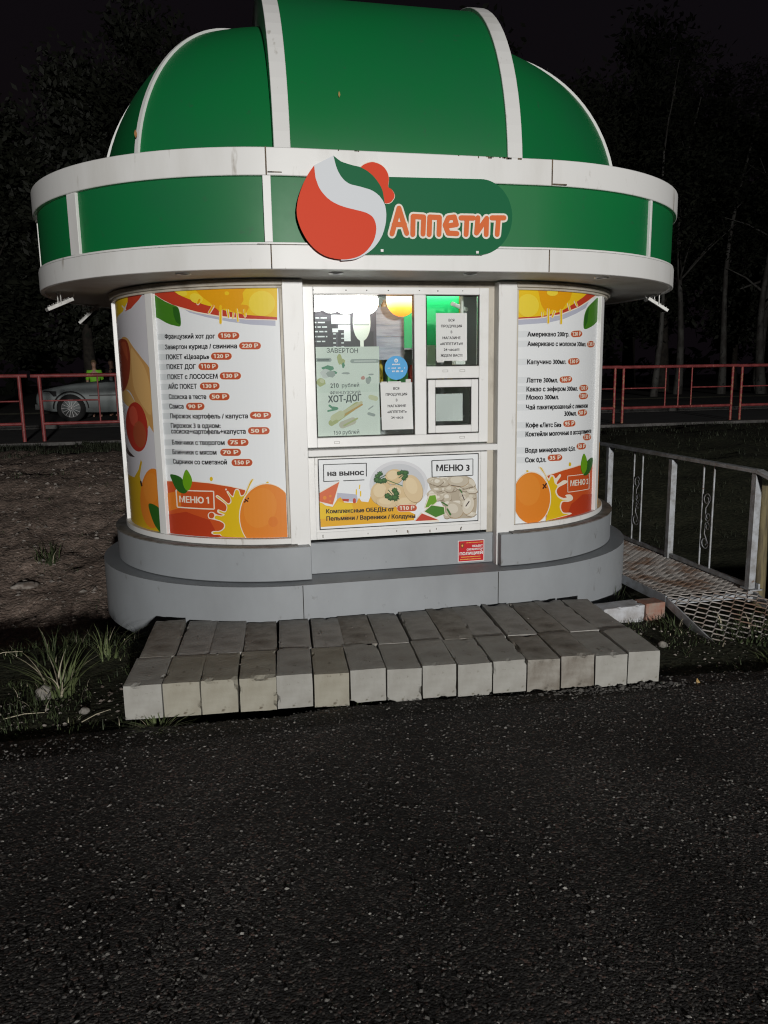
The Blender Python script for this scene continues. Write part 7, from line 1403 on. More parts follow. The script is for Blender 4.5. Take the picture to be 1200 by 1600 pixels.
# ------------------------------------------------------------------ ramp
ramp = thing('ramp', 'steel access ramp with expanded mesh deck and scrolled grey railing right of the kiosk', 'ramp', (2.2, -.2, 0))
RX0, RX1, RY0, RY1, RZ = 1.885, 2.585, -.19, 3.1, .15
def lattice(m, x0, x1, y0, y1, zf, dx, dy, w, h):
    """expanded metal: rows of zigzag strands that meet at the knuckles"""
    nr = int((y1 - y0) / dy); nc = int((x1 - x0) / dx)
    for r in range(nr):
        ya, yb = y0 + dy * r, y0 + dy * (r + 1)
        v = []
        for c in range(nc + 1):
            x = x0 + (x1 - x0) * c / nc; k = (c + r) % 2; y = ya + dy * .12 if k else yb - dy * .02
            z = zf(y) + (h * .5 if k else -h * .3)
            v += [(x, y - w / 2, z + h / 2), (x, y + w / 2, z + h / 2), (x, y + w / 2, z - h / 2), (x, y - w / 2, z - h / 2)]
        m.add(v, [(i * 4 + k, i * 4 + (k + 1) % 4, i * 4 + 4 + (k + 1) % 4, i * 4 + 4 + k) for i in range(nc) for k in range(4)], 0, False)
m = MB(); lattice(m, RX0 + .01, RX1 - .01, RY0, RY1, lambda y: RZ - .004, .032, .030, .0055, .006); m.build('mesh_deck', meshm, ramp)
zap = lambda y: RZ - .004 + (y - RY0) * .26
m = MB(); lattice(m, RX0 + .01, RX1 + .02, RY0 - .78, RY0, zap, .045, .052, .0075, .008); part_label(m.build('mesh_deck', meshm, ramp), 'sloping coarse mesh apron sinking into the grass')
for x in (RX0 - .003, RX1 + .003):
    m = MB(); m.box(x - .006, x + .006, RY0, RY1, .085, RZ + .003); m.box(min(x, x + (.04 if x < 2 else -.04)), max(x, x + (.04 if x < 2 else -.04)), RY0, RY1, .085, .091); m.build('side_angle', steel, ramp)
    m = MB(); m.bar((x, RY0 - .004, .116), (x, RY0 - .78, -.09), .010, .062); m.build('side_angle', steel, ramp)
for y in (RY0 + .012, .9, 2.0, 3.05):
    m = MB(); m.bar((RX0 + .005, y, .105), (RX1 - .005, y, .105), .04, .04); m.build('cross_member', steel, ramp)
rail = (2.57, )
tops = [(-.185, 1.015), (.87, 1.005), (1.955, 1.02), (3.06, 1.02)]
for y, zt in tops:
    m = MB(); m.box(2.57 - .026, 2.57 + .026, y - .026, y + .026, .06, zt); m.build('post', steel, ramp, .003)
m = MB(); pts = [(2.57, 3.12, 1.036), (2.57, -.215, 1.030)]; m.bar(*pts, .062, .028); m.build('handrail', steel, ramp, .003)
m = MB(); m.bar((2.57, -.208, 1.030), (2.60, -.92, .84), .062, .028); m.build('handrail', steel, ramp, .003)
m = MB(); m.box(2.575, 2.625, -.93, -.88, -.1, .825); m.build('post', steel, ramp, .003)
m = MB(); m.bar((2.57, -.185, .175), (2.57, 3.06, .175), .03, .03); m.build('bottom_rail', steel, ramp)
for ya, yb in ((.435, .302), (1.49, 1.345), (2.58, 2.44)):
    for y in (ya, yb):
        m = MB(); m.tube([(2.57, y, .18), (2.57, y, 1.02)], .0075, 8); m.build('baluster', steel, ramp)
    yc = (ya + yb) / 2; hw = abs(ya - yb) / 2 - .008
    def spiral(cy, cz, r0, a0, turns, sgn, n=18):
        return [(2.57, cy + r0 * (1 - .62 * k / n) * math.cos(a0 + sgn * turns * 2 * PI * k / n), cz + r0 * (1 - .62 * k / n) * math.sin(a0 + sgn * turns * 2 * PI * k / n)) for k in range(n + 1)]
    # an S scroll in two halves: large curl above, small curl at the waist, mirrored below
    up_ = spiral(yc + hw * .10, .735, hw * .88, PI * .95, 1.15, -1)[::-1]
    mid = spiral(yc - hw * .30, .600, hw * .66, -PI * .2, 1.1, -1)
    m = MB(); m.tube(up_ + [(2.57, yc + hw * .30, .665)] + mid, .0062, 6); m.build('scroll', steel, ramp)
    lo_ = spiral(yc + hw * .10, .385, hw * .88, -PI * .95, 1.15, 1)[::-1]
    mid = spiral(yc - hw * .30, .520, hw * .60, PI * .2, 1.1, 1)
    m = MB(); m.tube(lo_ + [(2.57, yc + hw * .30, .455)] + mid, .0062, 6); m.build('scroll', steel, ramp)
m = MB(); m.box(2.53, 2.64, -.245, -.13, .152, .160); m.box(2.60, 2.615, -.24, -.17, .16, .20); m.build('base_plate', steel, ramp)
m = MB(); vsq = []
m.tube([(2.745, -.06, -.5), (2.75, -.05, .2), (2.74, -.045, .60), (2.755, -.04, .90)], [.055, .052, .05, .048], 10)
recentre(tag(m.build('wooden_post', woodm), 'weathered yellowish wooden post at the right edge beside the ramp railing', 'post'), (2.75, -.05, -.4))

# ------------------------------------------------------------------ red railing along the pavement
def rail_section(x0, label, first):
    RYY = 8.02; W = 2.26; zt = 1.815
    o = thing('railing_section', label, 'railing', (x0 + W / 2, RYY, .79), 'red railing sections along the pavement')
    def T(name, pts, r, mt=redp): m = MB(); m.tube(pts, r, 8); m.build(name, mt, o)
    T('top_rail', [(x0 - .12, RYY, zt), (x0 + W + .12, RYY, zt + .004)], .030)
    T('bottom_rail', [(x0, RYY, 1.075), (x0 + W, RYY, 1.079)], .026)
    for x in (x0, x0 + W): T('post', [(x, RYY, .77), (x, RYY, zt)], .030 if x0 < 0 else .024, redp if x0 < 0 else redrust)
    T('mid_rail', [(x0, RYY, 1.43), (x0 + .86, RYY, 1.43)], .013); T('mid_rail', [(x0 + 1.40, RYY, 1.43), (x0 + W, RYY, 1.43)], .013)
    for q in (.86, 1.13, 1.40): T('baluster', [(x0 + q, RYY, 1.075), (x0 + q, RYY, zt)], .013, redp if x0 < 0 else redrust)
for k, (x0, lab) in enumerate(((-6.42, 'red railing section cut by the left edge of the photo'), (-3.87, 'red railing section in front of the silver car'), (-1.35, 'red railing section hidden behind the kiosk'),
                               (1.16, 'red railing section hidden behind the kiosk'), (3.67, 'red railing section emerging just right of the kiosk'), (6.10, 'red railing section with three rusty bars right of the kiosk'), (8.56, 'red railing section cut by the right edge of the photo'))):
    if 'hidden' in lab: continue
    rail_section(x0, lab, k == 0)

# ------------------------------------------------------------------ silver car on the road
CX, CY, CZ = -4.50, 14.35, .762          # front axle, on the road; the nose points to -X
silver = mat('silver_car_paint', (.26, .29, .29), .5, metal=.15, var=(.22, .245, .245), scale=2)
carglass = mat('dark_car_glass', (.008, .009, .010), .08)
blackpl = mat('black_car_trim', (.02, .02, .02), .5)
rubber = mat('tyre_rubber', (.015, .015, .015), .85)
alloy = mat('alloy_rim', (.42, .42, .42), .45, metal=.3)
car = thing('car', 'silver saloon car parked nose left on the road behind the red railing', 'car', (CX + 1.3, CY + .85, CZ))
def XR(u): return CX + u                      # u metres behind the front axle
stn = [(-.80, .40, .66, .62), (-.72, .30, .74, .78), (-.45, .24, .80, .85), (0, .22, .875, .87), (.55, .20, .92, .88), (.80, .20, .95, .885), (1.6, .20, .965, .89), (2.5, .20, .975, .89), (3.1, .22, .985, .87), (3.42, .30, .97, .80), (3.5, .42, .90, .72)]
rings = []
for u, zl, zh, hw in stn:
    zm = zl + (zh - zl) * .55
    q = [(-hw * .97, zl + .03), (-hw, zm - .08), (-hw * 1.0, zm), (-hw * .955, zh - .07), (-hw * .86, zh - .012), (0, zh + .018), (hw * .86, zh - .012), (hw * .955, zh - .07), (hw, zm), (hw, zm - .08), (hw * .97, zl + .03), (hw * .8, zl), (-hw * .8, zl)]
    rings.append([(XR(u), CY + .85 + y, CZ + z) for y, z in q])
m = MB(); m.loft(rings); body = m.build('body', silver, car)
gh = [(.62, .93, .78, .93), (1.35, .95, .70, 1.36), (1.9, .96, .68, 1.42), (2.5, .97, .68, 1.40), (3.05, .975, .74, 1.05), (3.2, .975, .78, .975)]
rings = []
for u, zb, hw, zt in gh:
    rings.append([(XR(u), CY + .85 + y, CZ + z) for y, z in ((-.80, zb - .03), (-hw * 1.0, zb + (zt - zb) * .5), (-hw * .92, zt - .02), (0, zt + .02), (hw * .92, zt - .02), (hw, zb + (zt - zb) * .5), (.80, zb - .03))])
m = MB(); m.loft(rings); m.build('cabin_glass', carglass, car)
m = MB(); m.loft([[(XR(u), CY + .85 + y, CZ + z) for y, z in ((-.64, zt + .0), (-.60, zt + .022), (0, zt + .04), (.60, zt + .022), (.64, zt))] for u, zt in ((1.30, 1.345), (1.9, 1.405), (2.55, 1.375))], closed=False); m.build('roof', silver, car)
for u in (.0, 2.62):
    for sy in (0, 1):
        y0 = CY + .85 + (-.885 if sy == 0 else .885); sg_ = -1 if sy == 0 else 1
        m = MB(); N = 28
        prof = [(.215, -.02), (.30, .0), (.325, .05), (.325, .16), (.30, .21), (.215, .20)]
        m.loft([[(XR(u) + r * math.cos(2 * PI * i / N), y0 - sg_ * (d - .02), CZ + .325 + r * math.sin(2 * PI * i / N)) for i in range(N)] for r, d in prof], caps=False); w_ = m.build('wheel', rubber, car)
        m = MB(); m.loft([[(XR(u) + r * math.cos(2 * PI * i / N), y0 - sg_ * (d - .02), CZ + .325 + r * math.sin(2 * PI * i / N)) for i in range(N)] for r, d in ((.222, -.012), (.222, .0), (.20, .004), (.195, .05))], caps=False)
        m.ball((XR(u), y0 + sg_ * .012, CZ + .325), .042, .02, .042, 12, 6)
        for k in range(14):
            a = 2 * PI * k / 14; m.bar((XR(u) + .035 * math.cos(a), y0 + sg_ * .006, CZ + .325 + .035 * math.sin(a)), (XR(u) + .208 * math.cos(a), y0 + sg_ * .012, CZ + .325 + .208 * math.sin(a)), .013, .02, (0, 1, 0))
        m.build('rim', alloy, w_)
        m = MB(); m.tube([(XR(u), y0 - sg_ * .11, CZ + .325), (XR(u), y0 - sg_ * .112, CZ + .325)], .21, 24); m.build('hub', blackpl, w_)
        m = MB(); m.loft([[(XR(u) + r * math.cos(PI * i / 18), y0 - sg_ * d, CZ + .32 + r * math.sin(PI * i / 18)) for i in range(19)] for r, d in ((.365, -.012), (.40, -.010), (.40, .25), (.365, .25))], closed=False); part_label(m.build('wheel_arch', blackpl, car), 'dark wheel arch')
for sy in (-1, 1):
    m = MB(); m.loft([[(XR(-.60 + .30 * k) + .0, CY + .85 + sy * (.77 + .10 * k), CZ + .60 + z) for z in (0, .14 - .02 * k)] for k in (0, .5, 1)], closed=False); m.build('headlight', blackpl, car)
    m = MB(); ys_ = CY + .85 + sy * .893
    m.box(XR(.42), XR(3.0), min(ys_, ys_ + sy * .012), max(ys_, ys_ + sy * .012), CZ + .595, CZ + .625); m.build('side_strip', blackpl, car)
    m = MB()
    m.box(XR(.62), XR(.627), min(ys_ - sy * .02, ys_ + sy * .004), max(ys_ - sy * .02, ys_ + sy * .004), CZ + .28, CZ + .93); m.build('door_seam', blackpl, car)
    m = MB(); m.ball((XR(.95), CY + .85 + sy * .96, CZ + .99), .05, .09, .065, 12, 7); m.build('mirror', silver, car)
m = MB(); m.box(XR(-.84), XR(-.74), CY + .25, CY + 1.45, CZ + .30, CZ + .42); m.build('bumper', blackpl, car)

# ------------------------------------------------------------------ two people beyond the bonnet
skin = mat('skin', (.42, .25, .18), .55, var=(.36, .20, .14), scale=20)
def skinned(name, chain, parent, mt, sub=2):
    """chain: list of (vertex id, parent id, (x, y, z), radius) -> one continuous skinned surface"""
    me = bpy.data.meshes.new(name); o = bpy.data.objects.new(name, me)
    ids = {c[0]: i for i, c in enumerate(chain)}
    me.from_pydata([c[2] for c in chain], [(ids[c[1]], ids[c[0]]) for c in chain if c[1] is not None], [])
    COL.objects.link(o)
    sk = o.modifiers.new('skin', 'SKIN')
    for c, sv in zip(chain, me.skin_vertices[0].data if me.skin_vertices else []): pass
    if not me.skin_vertices:
        bm = bmesh.new(); bm.from_mesh(me); bm.verts.layers.skin.verify(); bm.to_mesh(me); bm.free()
    for c, sv in zip(chain, me.skin_vertices[0].data):
        sv.radius = (c[3], c[3]) if not isinstance(c[3], tuple) else c[3]; sv.use_root = c[1] is None
    ss = o.modifiers.new('sub', 'SUBSURF'); ss.levels = sub; ss.render_levels = sub
    dg = bpy.context.evaluated_depsgraph_get()
    new = bpy.data.meshes.new_from_object(o.evaluated_get(dg)); o.modifiers.clear(); o.data = new; bpy.data.meshes.remove(me)
    new.name = name
    for p_ in new.polygons: p_.use_smooth = True
    new.materials.clear(); new.materials.append(mt)
    o.parent = parent
    return o
def person(label, x, y, z, h, yaw, top, legs, hair, lean):
    o = thing('person', label, 'person', (x, y, z)); k = h / 1.70
    o.rotation_euler = (0, 0, yaw)
    P = lambda a, b, c: (a * k, (b - lean * max(0, c - .9)) * k, c * k)
    ch = [('p', None, P(0, 0, .95), (.15 * k, .11 * k)), ('w', 'p', P(0, 0, 1.10), (.135 * k, .10 * k)), ('c', 'w', P(0, 0, 1.28), (.165 * k, .11 * k)), ('n0', 'c', P(0, 0, 1.40), (.09 * k, .07 * k)), ('n1', 'n0', P(0, -.01, 1.48), .05 * k), ('j', 'n1', P(0, -.025, 1.535), (.062 * k, .068 * k)), ('h', 'j', P(0, -.02, 1.60), (.076 * k, .092 * k)), ('h2', 'h', P(0, -.01, 1.655), (.060 * k, .072 * k))]
    for s_, n_ in ((-1, 'l'), (1, 'r')):
        ch += [(n_ + 's', 'c', P(s_ * .175, 0, 1.37), .055 * k), (n_ + 'e', n_ + 's', P(s_ * .215, .02, 1.09), .042 * k), (n_ + 'w', n_ + 'e', P(s_ * .20, -.07, .86), .028 * k), (n_ + 'm', n_ + 'w', P(s_ * .195, -.09, .78), (.036 * k, .018 * k))]
        for q, (fx, fl) in enumerate(((-.024, .075), (-.008, .085), (.008, .08), (.023, .065))):
            ch += [(n_ + 'f%d' % q, n_ + 'm', P(s_ * .195 + fx, -.105, .78 - fl * .5), .009 * k), (n_ + 'g%d' % q, n_ + 'f%d' % q, P(s_ * .195 + fx, -.12, .78 - fl), .008 * k)]
        ch += [(n_ + 't', n_ + 'w', P(s_ * .16, -.12, .80), .010 * k)]
        ch += [(n_ + 'hip', 'p', P(s_ * .09, 0, .84), .085 * k), (n_ + 'k', n_ + 'hip', P(s_ * .10, -.01, .48), .058 * k), (n_ + 'a', n_ + 'k', P(s_ * .10, .02, .09), .038 * k), (n_ + 'to', n_ + 'a', P(s_ * .11, -.13, .03), .034 * k)]
    skinned('body', ch, o, skin)
    t_ = [('p', None, P(0, 0, .90), (.16 * k, .125 * k)), ('w', 'p', P(0, 0, 1.10), (.148 * k, .115 * k)), ('c', 'w', P(0, 0, 1.28), (.178 * k, .124 * k)), ('n0', 'c', P(0, 0, 1.405), (.10 * k, .08 * k))]
    for s_, n_ in ((-1, 'l'), (1, 'r')): t_ += [(n_ + 's', 'c', P(s_ * .175, 0, 1.37), .068 * k), (n_ + 'e', n_ + 's', P(s_ * .217, .02, 1.10), .053 * k)]
    skinned('jacket', t_, o, top)
    l_ = [('p', None, P(0, 0, .93), (.155 * k, .118 * k))]
    for s_, n_ in ((-1, 'l'), (1, 'r')): l_ += [(n_ + 'hip', 'p', P(s_ * .09, 0, .82), .095 * k), (n_ + 'k', n_ + 'hip', P(s_ * .10, -.01, .48), .070 * k), (n_ + 'a', n_ + 'k', P(s_ * .10, .02, .11), .055 * k)]
    skinned('trousers', l_, o, legs)
    m = MB(); N_, V_ = 16, 10
    hc = Vector(P(0, .0, 1.625)); vs_ = []
    for j in range(V_ + 1):
        t = PI * .62 * j / V_
        for i in range(N_):
            a = 2 * PI * i / N_; lim = 1.0 if math.sin(a) > -.3 else .62
            tt = t * lim; vs_.append(hc + Vector((.088 * math.sin(tt) * math.cos(a), .105 * math.sin(tt) * math.sin(a), .098 * math.cos(tt))) * k * (1 + .03 * math.sin(7 * a)))
    m.add(vs_, [(j * N_ + i, (j + 1) * N_ + i, (j + 1) * N_ + (i + 1) % N_, j * N_ + (i + 1) % N_) for j in range(V_) for i in range(N_)], 0, True)
    m.build('hair', hair, o, shift=False)
    m = MB()
    for s_ in (-1, 1):
        e = Vector(P(s_ * .030, -.098, 1.615)); m.ball(e, .011 * k, .008 * k, .008 * k, 8, 6)
    m.build('eyes', mat('eyes', (.03, .02, .015), .2), o, shift=False)
    m = MB(); m.loft([[Vector(P(dx * w_, -.10 - d_, zz)) for dx in (-1, 0, 1)] for w_, d_, zz in ((.006, .0, 1.62), (.010, .012, 1.595), (.016, .022, 1.575), (.012, .004, 1.565))], closed=False); m.build('nose', skin, o, shift=False)
    m = MB(); m.bar(P(-.024, -.098, 1.545), P(.024, -.098, 1.545), .008 * k, .010 * k); m.build('mouth', mat('lips', (.32, .12, .10), .5), o, shift=False)
hairl = mat('light_brown_hair', (.16, .11, .06), .6); haird = mat('dark_hair', (.02, .015, .012), .6)
person('person in a lime green top bending forward behind the bonnet of the silver car', -4.22, 16.45, .762, 1.46, .1, mat('lime_top', (.22, .62, .03), .7), mat('dark_trousers', (.02, .02, .025), .8), hairl, .16)
person('person in dark clothes standing behind the silver car beside the kiosk edge', -3.80, 16.7, .762, 1.50, -.5, mat('dark_jacket', (.025, .022, .025), .75), mat('dark_jeans', (.02, .022, .03), .8), haird, .05)

# ------------------------------------------------------------------ trees
def crown_mesh(m, centre, rx, ry, rz, nclump, per, leaf, sd):
    r_ = random.Random(sd)
    for c in range(nclump):
        while True:
            q = Vector((r_.uniform(-1, 1), r_.uniform(-1, 1), r_.uniform(-1, 1)))
            if .25 < q.length < 1: break
        cc = Vector(centre) + Vector((q.x * rx, q.y * ry, q.z * rz)); cr = r_.uniform(.35, .95)
        for k in range(per):
            d = Vector((r_.gauss(0, 1), r_.gauss(0, 1), r_.gauss(0, .8))) * cr * .5; p0 = cc + d
            a = Vector((r_.uniform(-1, 1), r_.uniform(-1, 1), r_.uniform(-1, 1))).normalized(); b = a.orthogonal().normalized()
            l = leaf * r_.uniform(.6, 1.3)
            m.v += [tuple(p0 - a * l), tuple(p0 + b * l * .45), tuple(p0 + a * l), tuple(p0 - b * l * .45)]; o_ = len(m.v) - 4
            m.f.append((o_, o_ + 1, o_ + 2, o_ + 3)); m.m.append(0); m.sm.append(False)
def tree(name, label, cat, x, y, h, tr, lean, crown, sd, bark, leaves, group=None, wig=.3):
    z0 = .78; o = thing(name, label, cat, (x, y, z0), group); r_ = random.Random(sd)
    n = 10; pts = []; rad = []
    for i in range(n + 1):
        t = i / n; pts.append((x + lean * t * h + wig * math.sin(t * 5 + sd) * t, y + .2 * math.sin(t * 4 + sd * 2) * t, z0 - .1 + t * h * .92)); rad.append(tr * (1 - .82 * t) + (tr * .5 * (1 - t) ** 8))
    m = MB(); m.tube(pts, rad, 9)
    for k in range(7):
        t = r_.uniform(.35, .9); i = int(t * n); p0 = Vector(pts[i]); a = r_.uniform(0, 2 * PI); L_ = h * r_.uniform(.10, .22)
        d = Vector((math.cos(a), math.sin(a), r_.uniform(.4, 1.0)))
        m.tube([p0, p0 + d * L_ * .5 + Vector((0, 0, .1)), p0 + d * L_], [rad[i] * .5, rad[i] * .33, .012], 6)
    m.build('trunk', bark, o)
    m = MB(); cz, rx, rz, nc, per, leaf = crown
    crown_mesh(m, (x + lean * h * .7, y, z0 + cz), rx, rx * .9, rz, nc, per, leaf, sd); m.build('crown', leaves, o)
    return o
gd = 'dark leafy trees beyond the road'
base_tree = None
spots = [(-15.5, 24, 1.0), (-11.8, 26, 1.1), (-8.6, 23.5, .95), (-5.6, 25.5, 1.05), (-2.4, 24, 1.0), (1.2, 26, 1.1), (4.6, 24.5, 1.0), (8.0, 26, 1.05), (11.4, 25, 1.1), (14.8, 27, 1.1), (18.4, 26.5, 1.15), (22.2, 27, 1.2), (26.0, 26, 1.1), (-3.8, 31, 1.3), (3.5, 32, 1.3), (12, 33, 1.45), (21, 34, 1.5), (-12, 33, 1.25)]
for k, (x, y, sc) in enumerate(spots):
    lab = 'dark leafy tree in the unlit wood behind the road'
    if base_tree is None:
        base_tree = tree('leafy_tree', lab, 'tree', x, y, 12.5, .20, .0, (7.0, 2.9, 5.2, 150, 95, .13), 3, barkd, foliage, gd); o = base_tree
    else: o = copy_thing(base_tree, (x, y, .78))
    o.scale = (sc, sc, sc * (.95 + .1 * math.sin(k * 2.1))); o.rotation_euler = (0, 0, k * 1.9)
# birches on the right
for k, (x, y, h, tr, ln, lab) in enumerate(((14.4, 20.6, 11.5, .10, .035, 'slender birch with a broken white trunk right of the kiosk floodlight'),
        (16.6, 22.5, 12, .13, .005, 'thin pale birch behind the railing section with three rusty bars'), (17.9, 21.6, 12.5, .12, .03, 'birch with a pale trunk leaning right, second birch from the right edge'),
        (19.2, 21.0, 10.5, .15, -.05, 'birch at the right edge whose white trunk curves left'), (20.1, 22.4, 13, .16, .02, 'thick forked birch cut by the right edge of the photo'), (10.9, 21.2, 12, .09, -.01, 'faint thin birch nearest the kiosk on the right'))):
    tree('birch_tree', lab, 'tree', x, y, h, tr, ln, (8.2, 1.9, 3.6, 60, 70, .10), 20 + k, birch, foliage2, 'birches beyond the road on the right', wig=.55)
m = MB(); o_ = MB()
tr_ = thing('dead_branch', 'pale broken branch leaning across the birches at the right edge', 'branch', (18.7, 21.2, 4.3))
m.tube([(18.15, 21.2, 4.68), (19.0, 21.2, 4.95), (19.75, 21.3, 5.35), (20.2, 21.3, 5.4)], [.03, .05, .075, .07], 7); m.build('limb', birch, tr_)
m = MB(); m.tube([(19.3, 21.2, 5.05), (19.5, 21.1, 5.35), (19.55, 21.1, 5.5)], [.03, .02, .01], 6); m.build('twig', birch, tr_)

# far wood: a mass nobody could count
m = MB(); r_ = random.Random(77)
for k in range(26):
    x = -40 + 4.2 * k; crown_mesh(m, (x, 46 + 6 * r_.random(), 8), 4.2, 3, 8.5, 60, 40, .42, 300 + k)
tag(m.build('far_wood', foliage), 'black mass of far woodland behind the nearer trees', 'woodland', kind='stuff')

# ------------------------------------------------------------------ grass, weeds, grit
def blade(m, p, ang, h, bend, w, mi=0, n=4):
    d = Vector((math.cos(ang), math.sin(ang), 0)); s_ = Vector((-d.y, d.x, 0)); o_ = len(m.v)
    for i in range(n + 1):
        t = i / n; c = Vector(p) + d * bend * h * t * t + Vector((0, 0, 1)) * h * (t - .35 * min(1, bend) * t * t); ww = w * (1 - t ** 1.5) * .5 + .0004
        m.v += [tuple(c - s_ * ww), tuple(c + s_ * ww)]
    for i in range(n): m.f.append((o_ + 2 * i, o_ + 2 * i + 1, o_ + 2 * i + 3, o_ + 2 * i + 2)); m.m.append(mi); m.sm.append(False)
r_ = random.Random(8)
def in_blocks(x, y):
    q = Vector((x, y)) - B0; a = q.dot(dirb); b = q.dot(perp); return -.02 < a < LEN + .02 and -.02 < b < .8
def in_kiosk(x, y):
    xx = max(0, abs(x) - A_); return math.hypot(xx, y - R_) < R_ + .2
m = MB()
for k in range(11000):
    u = r_.random()
    if u < .42: x, y = r_.uniform(-3.4, -1.4), r_.uniform(-1.12, .42)
    elif u < .62: x, y = r_.uniform(1.2, 3.2), r_.uniform(-1.22, -.2)
    elif u < .72: x, y = r_.uniform(-1.8, 1.2), r_.uniform(-1.17, -1.02)
    elif u < .80: x, y = r_.uniform(1.2, 1.9), r_.uniform(-.4, .8)
    else: x, y = r_.uniform(-5.2, -2.0), r_.uniform(.5, 5.0)
    d = fbm(x, y, 2.4, 21)
    if d < (-.05 if u < .42 else .0 if u < .62 else .15 if u < .72 else -.2 if u < .8 else .30): continue
    if in_blocks(x, y) or in_kiosk(x, y) or y < edge_y(x) - .02: continue
    if RX0 < x < RX1 and y > RY0 - .3: continue
    h = r_.uniform(.025, .085) * (1.25 if d > .25 and u < .42 else .75)
    if u < .62 and r_.random() < .06: h *= 1.6
    blade(m, (x, y, ground_z(x, y) - .005), r_.uniform(0, 6.28), h, r_.uniform(.15, 1.1), r_.uniform(.003, .006), 0 if r_.random() < .94 else 1, 3)
tag(m.build('grass', [grassm, drym]), 'short sparse grass along the asphalt edge and on the verge beside the kiosk', 'grass', kind='stuff')
m = MB()
for k in range(16000):
    if r_.random() < .65: x, y = r_.uniform(-6.2, -1.8), r_.uniform(6.0, 7.6)
    else: x, y = r_.uniform(1.9, 9.5), r_.uniform(2.2, 7.6)
    if fbm(x, y, 1.5, 33) < -.1 or in_kiosk(x, y) or (x < 2.65 and y < 3.2): continue
    blade(m, (x, y, ground_z(x, y) - .01), r_.uniform(0, 6.28), r_.uniform(.04, .12), r_.uniform(.2, 1.1), r_.uniform(.005, .010), 0, 3)
tag(m.build('bank_grass', bankgrass), 'dark grass on top of the bank below the red railing', 'grass', kind='stuff')
def tuft(label, x, y, n, h0, h1, bend, w, spread, sd, mt=tuftm, dry=.08):
    rr = random.Random(sd); m = MB()
    for k in range(n):
        a = rr.uniform(0, 6.28); q = rr.random() ** .5 * spread
        px, py = x + q * math.cos(a), y + q * math.sin(a)
        blade(m, (px, py, ground_z(px, py) - .01), a + rr.uniform(-.7, .7), rr.uniform(h0, h1), rr.uniform(*bend), rr.uniform(w * .6, w * 1.2), 1 if rr.random() < dry else 0, 6)
    o = m.build('grass_tuft', [mt, drym]); recentre(o, (x, y, ground_z(x, y))); tag(o, label, 'grass tuft')
tuft('big pale tuft of long grass blades on the verge at the far left', -2.17, -.58, 70, .14, .34, (.2, 1.5), .013, .07, 1)
tuft('low tuft of bright grass at the foot of the leftmost front block', -1.60, -1.16, 60, .07, .16, (.4, 1.6), .008, .06, 2)
tuft('thin tuft of grass beside the lower left end of the plinth', -1.98, -.12, 34, .10, .26, (.2, 1.1), .008, .07, 3)
tuft('small tuft of grass halfway up the bare earth bank', -2.76, 2.2, 50, .08, .22, (.3, 1.4), .010, .10, 4, grassm)
tuft('weak tuft of grass behind the big pale tuft', -2.30, -.10, 40, .10, .24, (.2, 1.2), .008, .10, 6, grassm)
tuft('short tuft of grass sprouting below the middle of the front blocks', -.62, -1.21, 36, .04, .10, (.3, 1.4), .006, .12, 7)
tuft('bushy weed over the lower end of the mesh apron', 2.22, -.72, 120, .05, .17, (.4, 1.6), .012, .22, 8, grassm)
tuft('weed clump at the foot of the brick beside the ramp', 1.80, -.42, 60, .04, .12, (.4, 1.5), .010, .14, 9, grassm)
tuft('pale weed in front of the right verge near the photo edge', 2.05, -1.08, 46, .04, .12, (.4, 1.5), .010, .08, 10)
tuft('sparse weeds against the left curve of the lower plinth', -2.12, .45, 40, .06, .18, (.3, 1.2), .009, .16, 14, grassm)
tuft('weed in the gap between plinth and ramp', 1.62, .05, 46, .08, .22, (.3, 1.3), .012, .12, 12, grassm)

def pebble(m, p, s_, rr, mi=0):
    o_ = len(m.v); a = rr.uniform(0, 6.28); ca, sa = math.cos(a), math.sin(a)
    sx, sy, sz = s_ * rr.uniform(.7, 1.3), s_ * rr.uniform(.6, 1.0), s_ * rr.uniform(.4, .8)
    for x, y, z in ((1, 0, 0), (0, 1, 0), (-1, 0, 0), (0, -1, 0), (0, 0, 1), (.6, .6, .55), (-.55, -.5, .6)):
        x, y, z = x * sx * rr.uniform(.8, 1.2), y * sy * rr.uniform(.8, 1.2), z * sz
        m.v.append((p[0] + x * ca - y * sa, p[1] + x * sa + y * ca, p[2] + z))
    for f in ((0, 1, 5), (1, 4, 5), (0, 5, 4), (1, 2, 4), (2, 3, 6), (2, 6, 4), (3, 4, 6), (3, 0, 4)): m.f.append(tuple(i + o_ for i in f)); m.m.append(mi); m.sm.append(False)
r_ = random.Random(15); m = MB(); gl2 = mat('pale_grit', (.27, .26, .24), .75, var=(.15, .145, .14), scale=30)
for k in range(42000):
    y = -1.2 - 3.4 * r_.random() ** 1.15; wdt = 3.4
    x = r_.uniform(-3.2, 3.6)
    if y > edge_y(x) - .01 or y < -4.4: continue
    s_ = .0016 + .0075 * r_.random() ** 3.4
    pebble(m, (x, y, .022 + .012 * fbm(x, y, .6, 2)), s_, r_, 1 if r_.random() < .11 else 0)
tag(m.build('grit', [gravelm, gl2]), 'loose grit scattered over the asphalt', 'grit', kind='stuff')
m = MB()
for k in range(5200):
    if r_.random() < .5: a = r_.uniform(0, LEN + .1); b = -.02 - .16 * r_.random(); s_ = .004 + .012 * r_.random() ** 2
    else: a = r_.uniform(LEN * .62, LEN + .15); b = -.02 - .14 * r_.random(); s_ = .006 + .013 * r_.random() ** 2
    q = B0 + dirb * a + perp * b; heap = .055 * smooth(LEN * .60, LEN * .86, a) * max(0, 1 + b / .16)
    pebble(m, (q.x, q.y, max(ground_z(q.x, q.y), -.02) + heap * r_.random() + .004), s_, r_)
tag(m.build('gravel', gravelm), 'dark gravel heaped along the foot of the front blocks', 'gravel', kind='stuff')
m = MB()
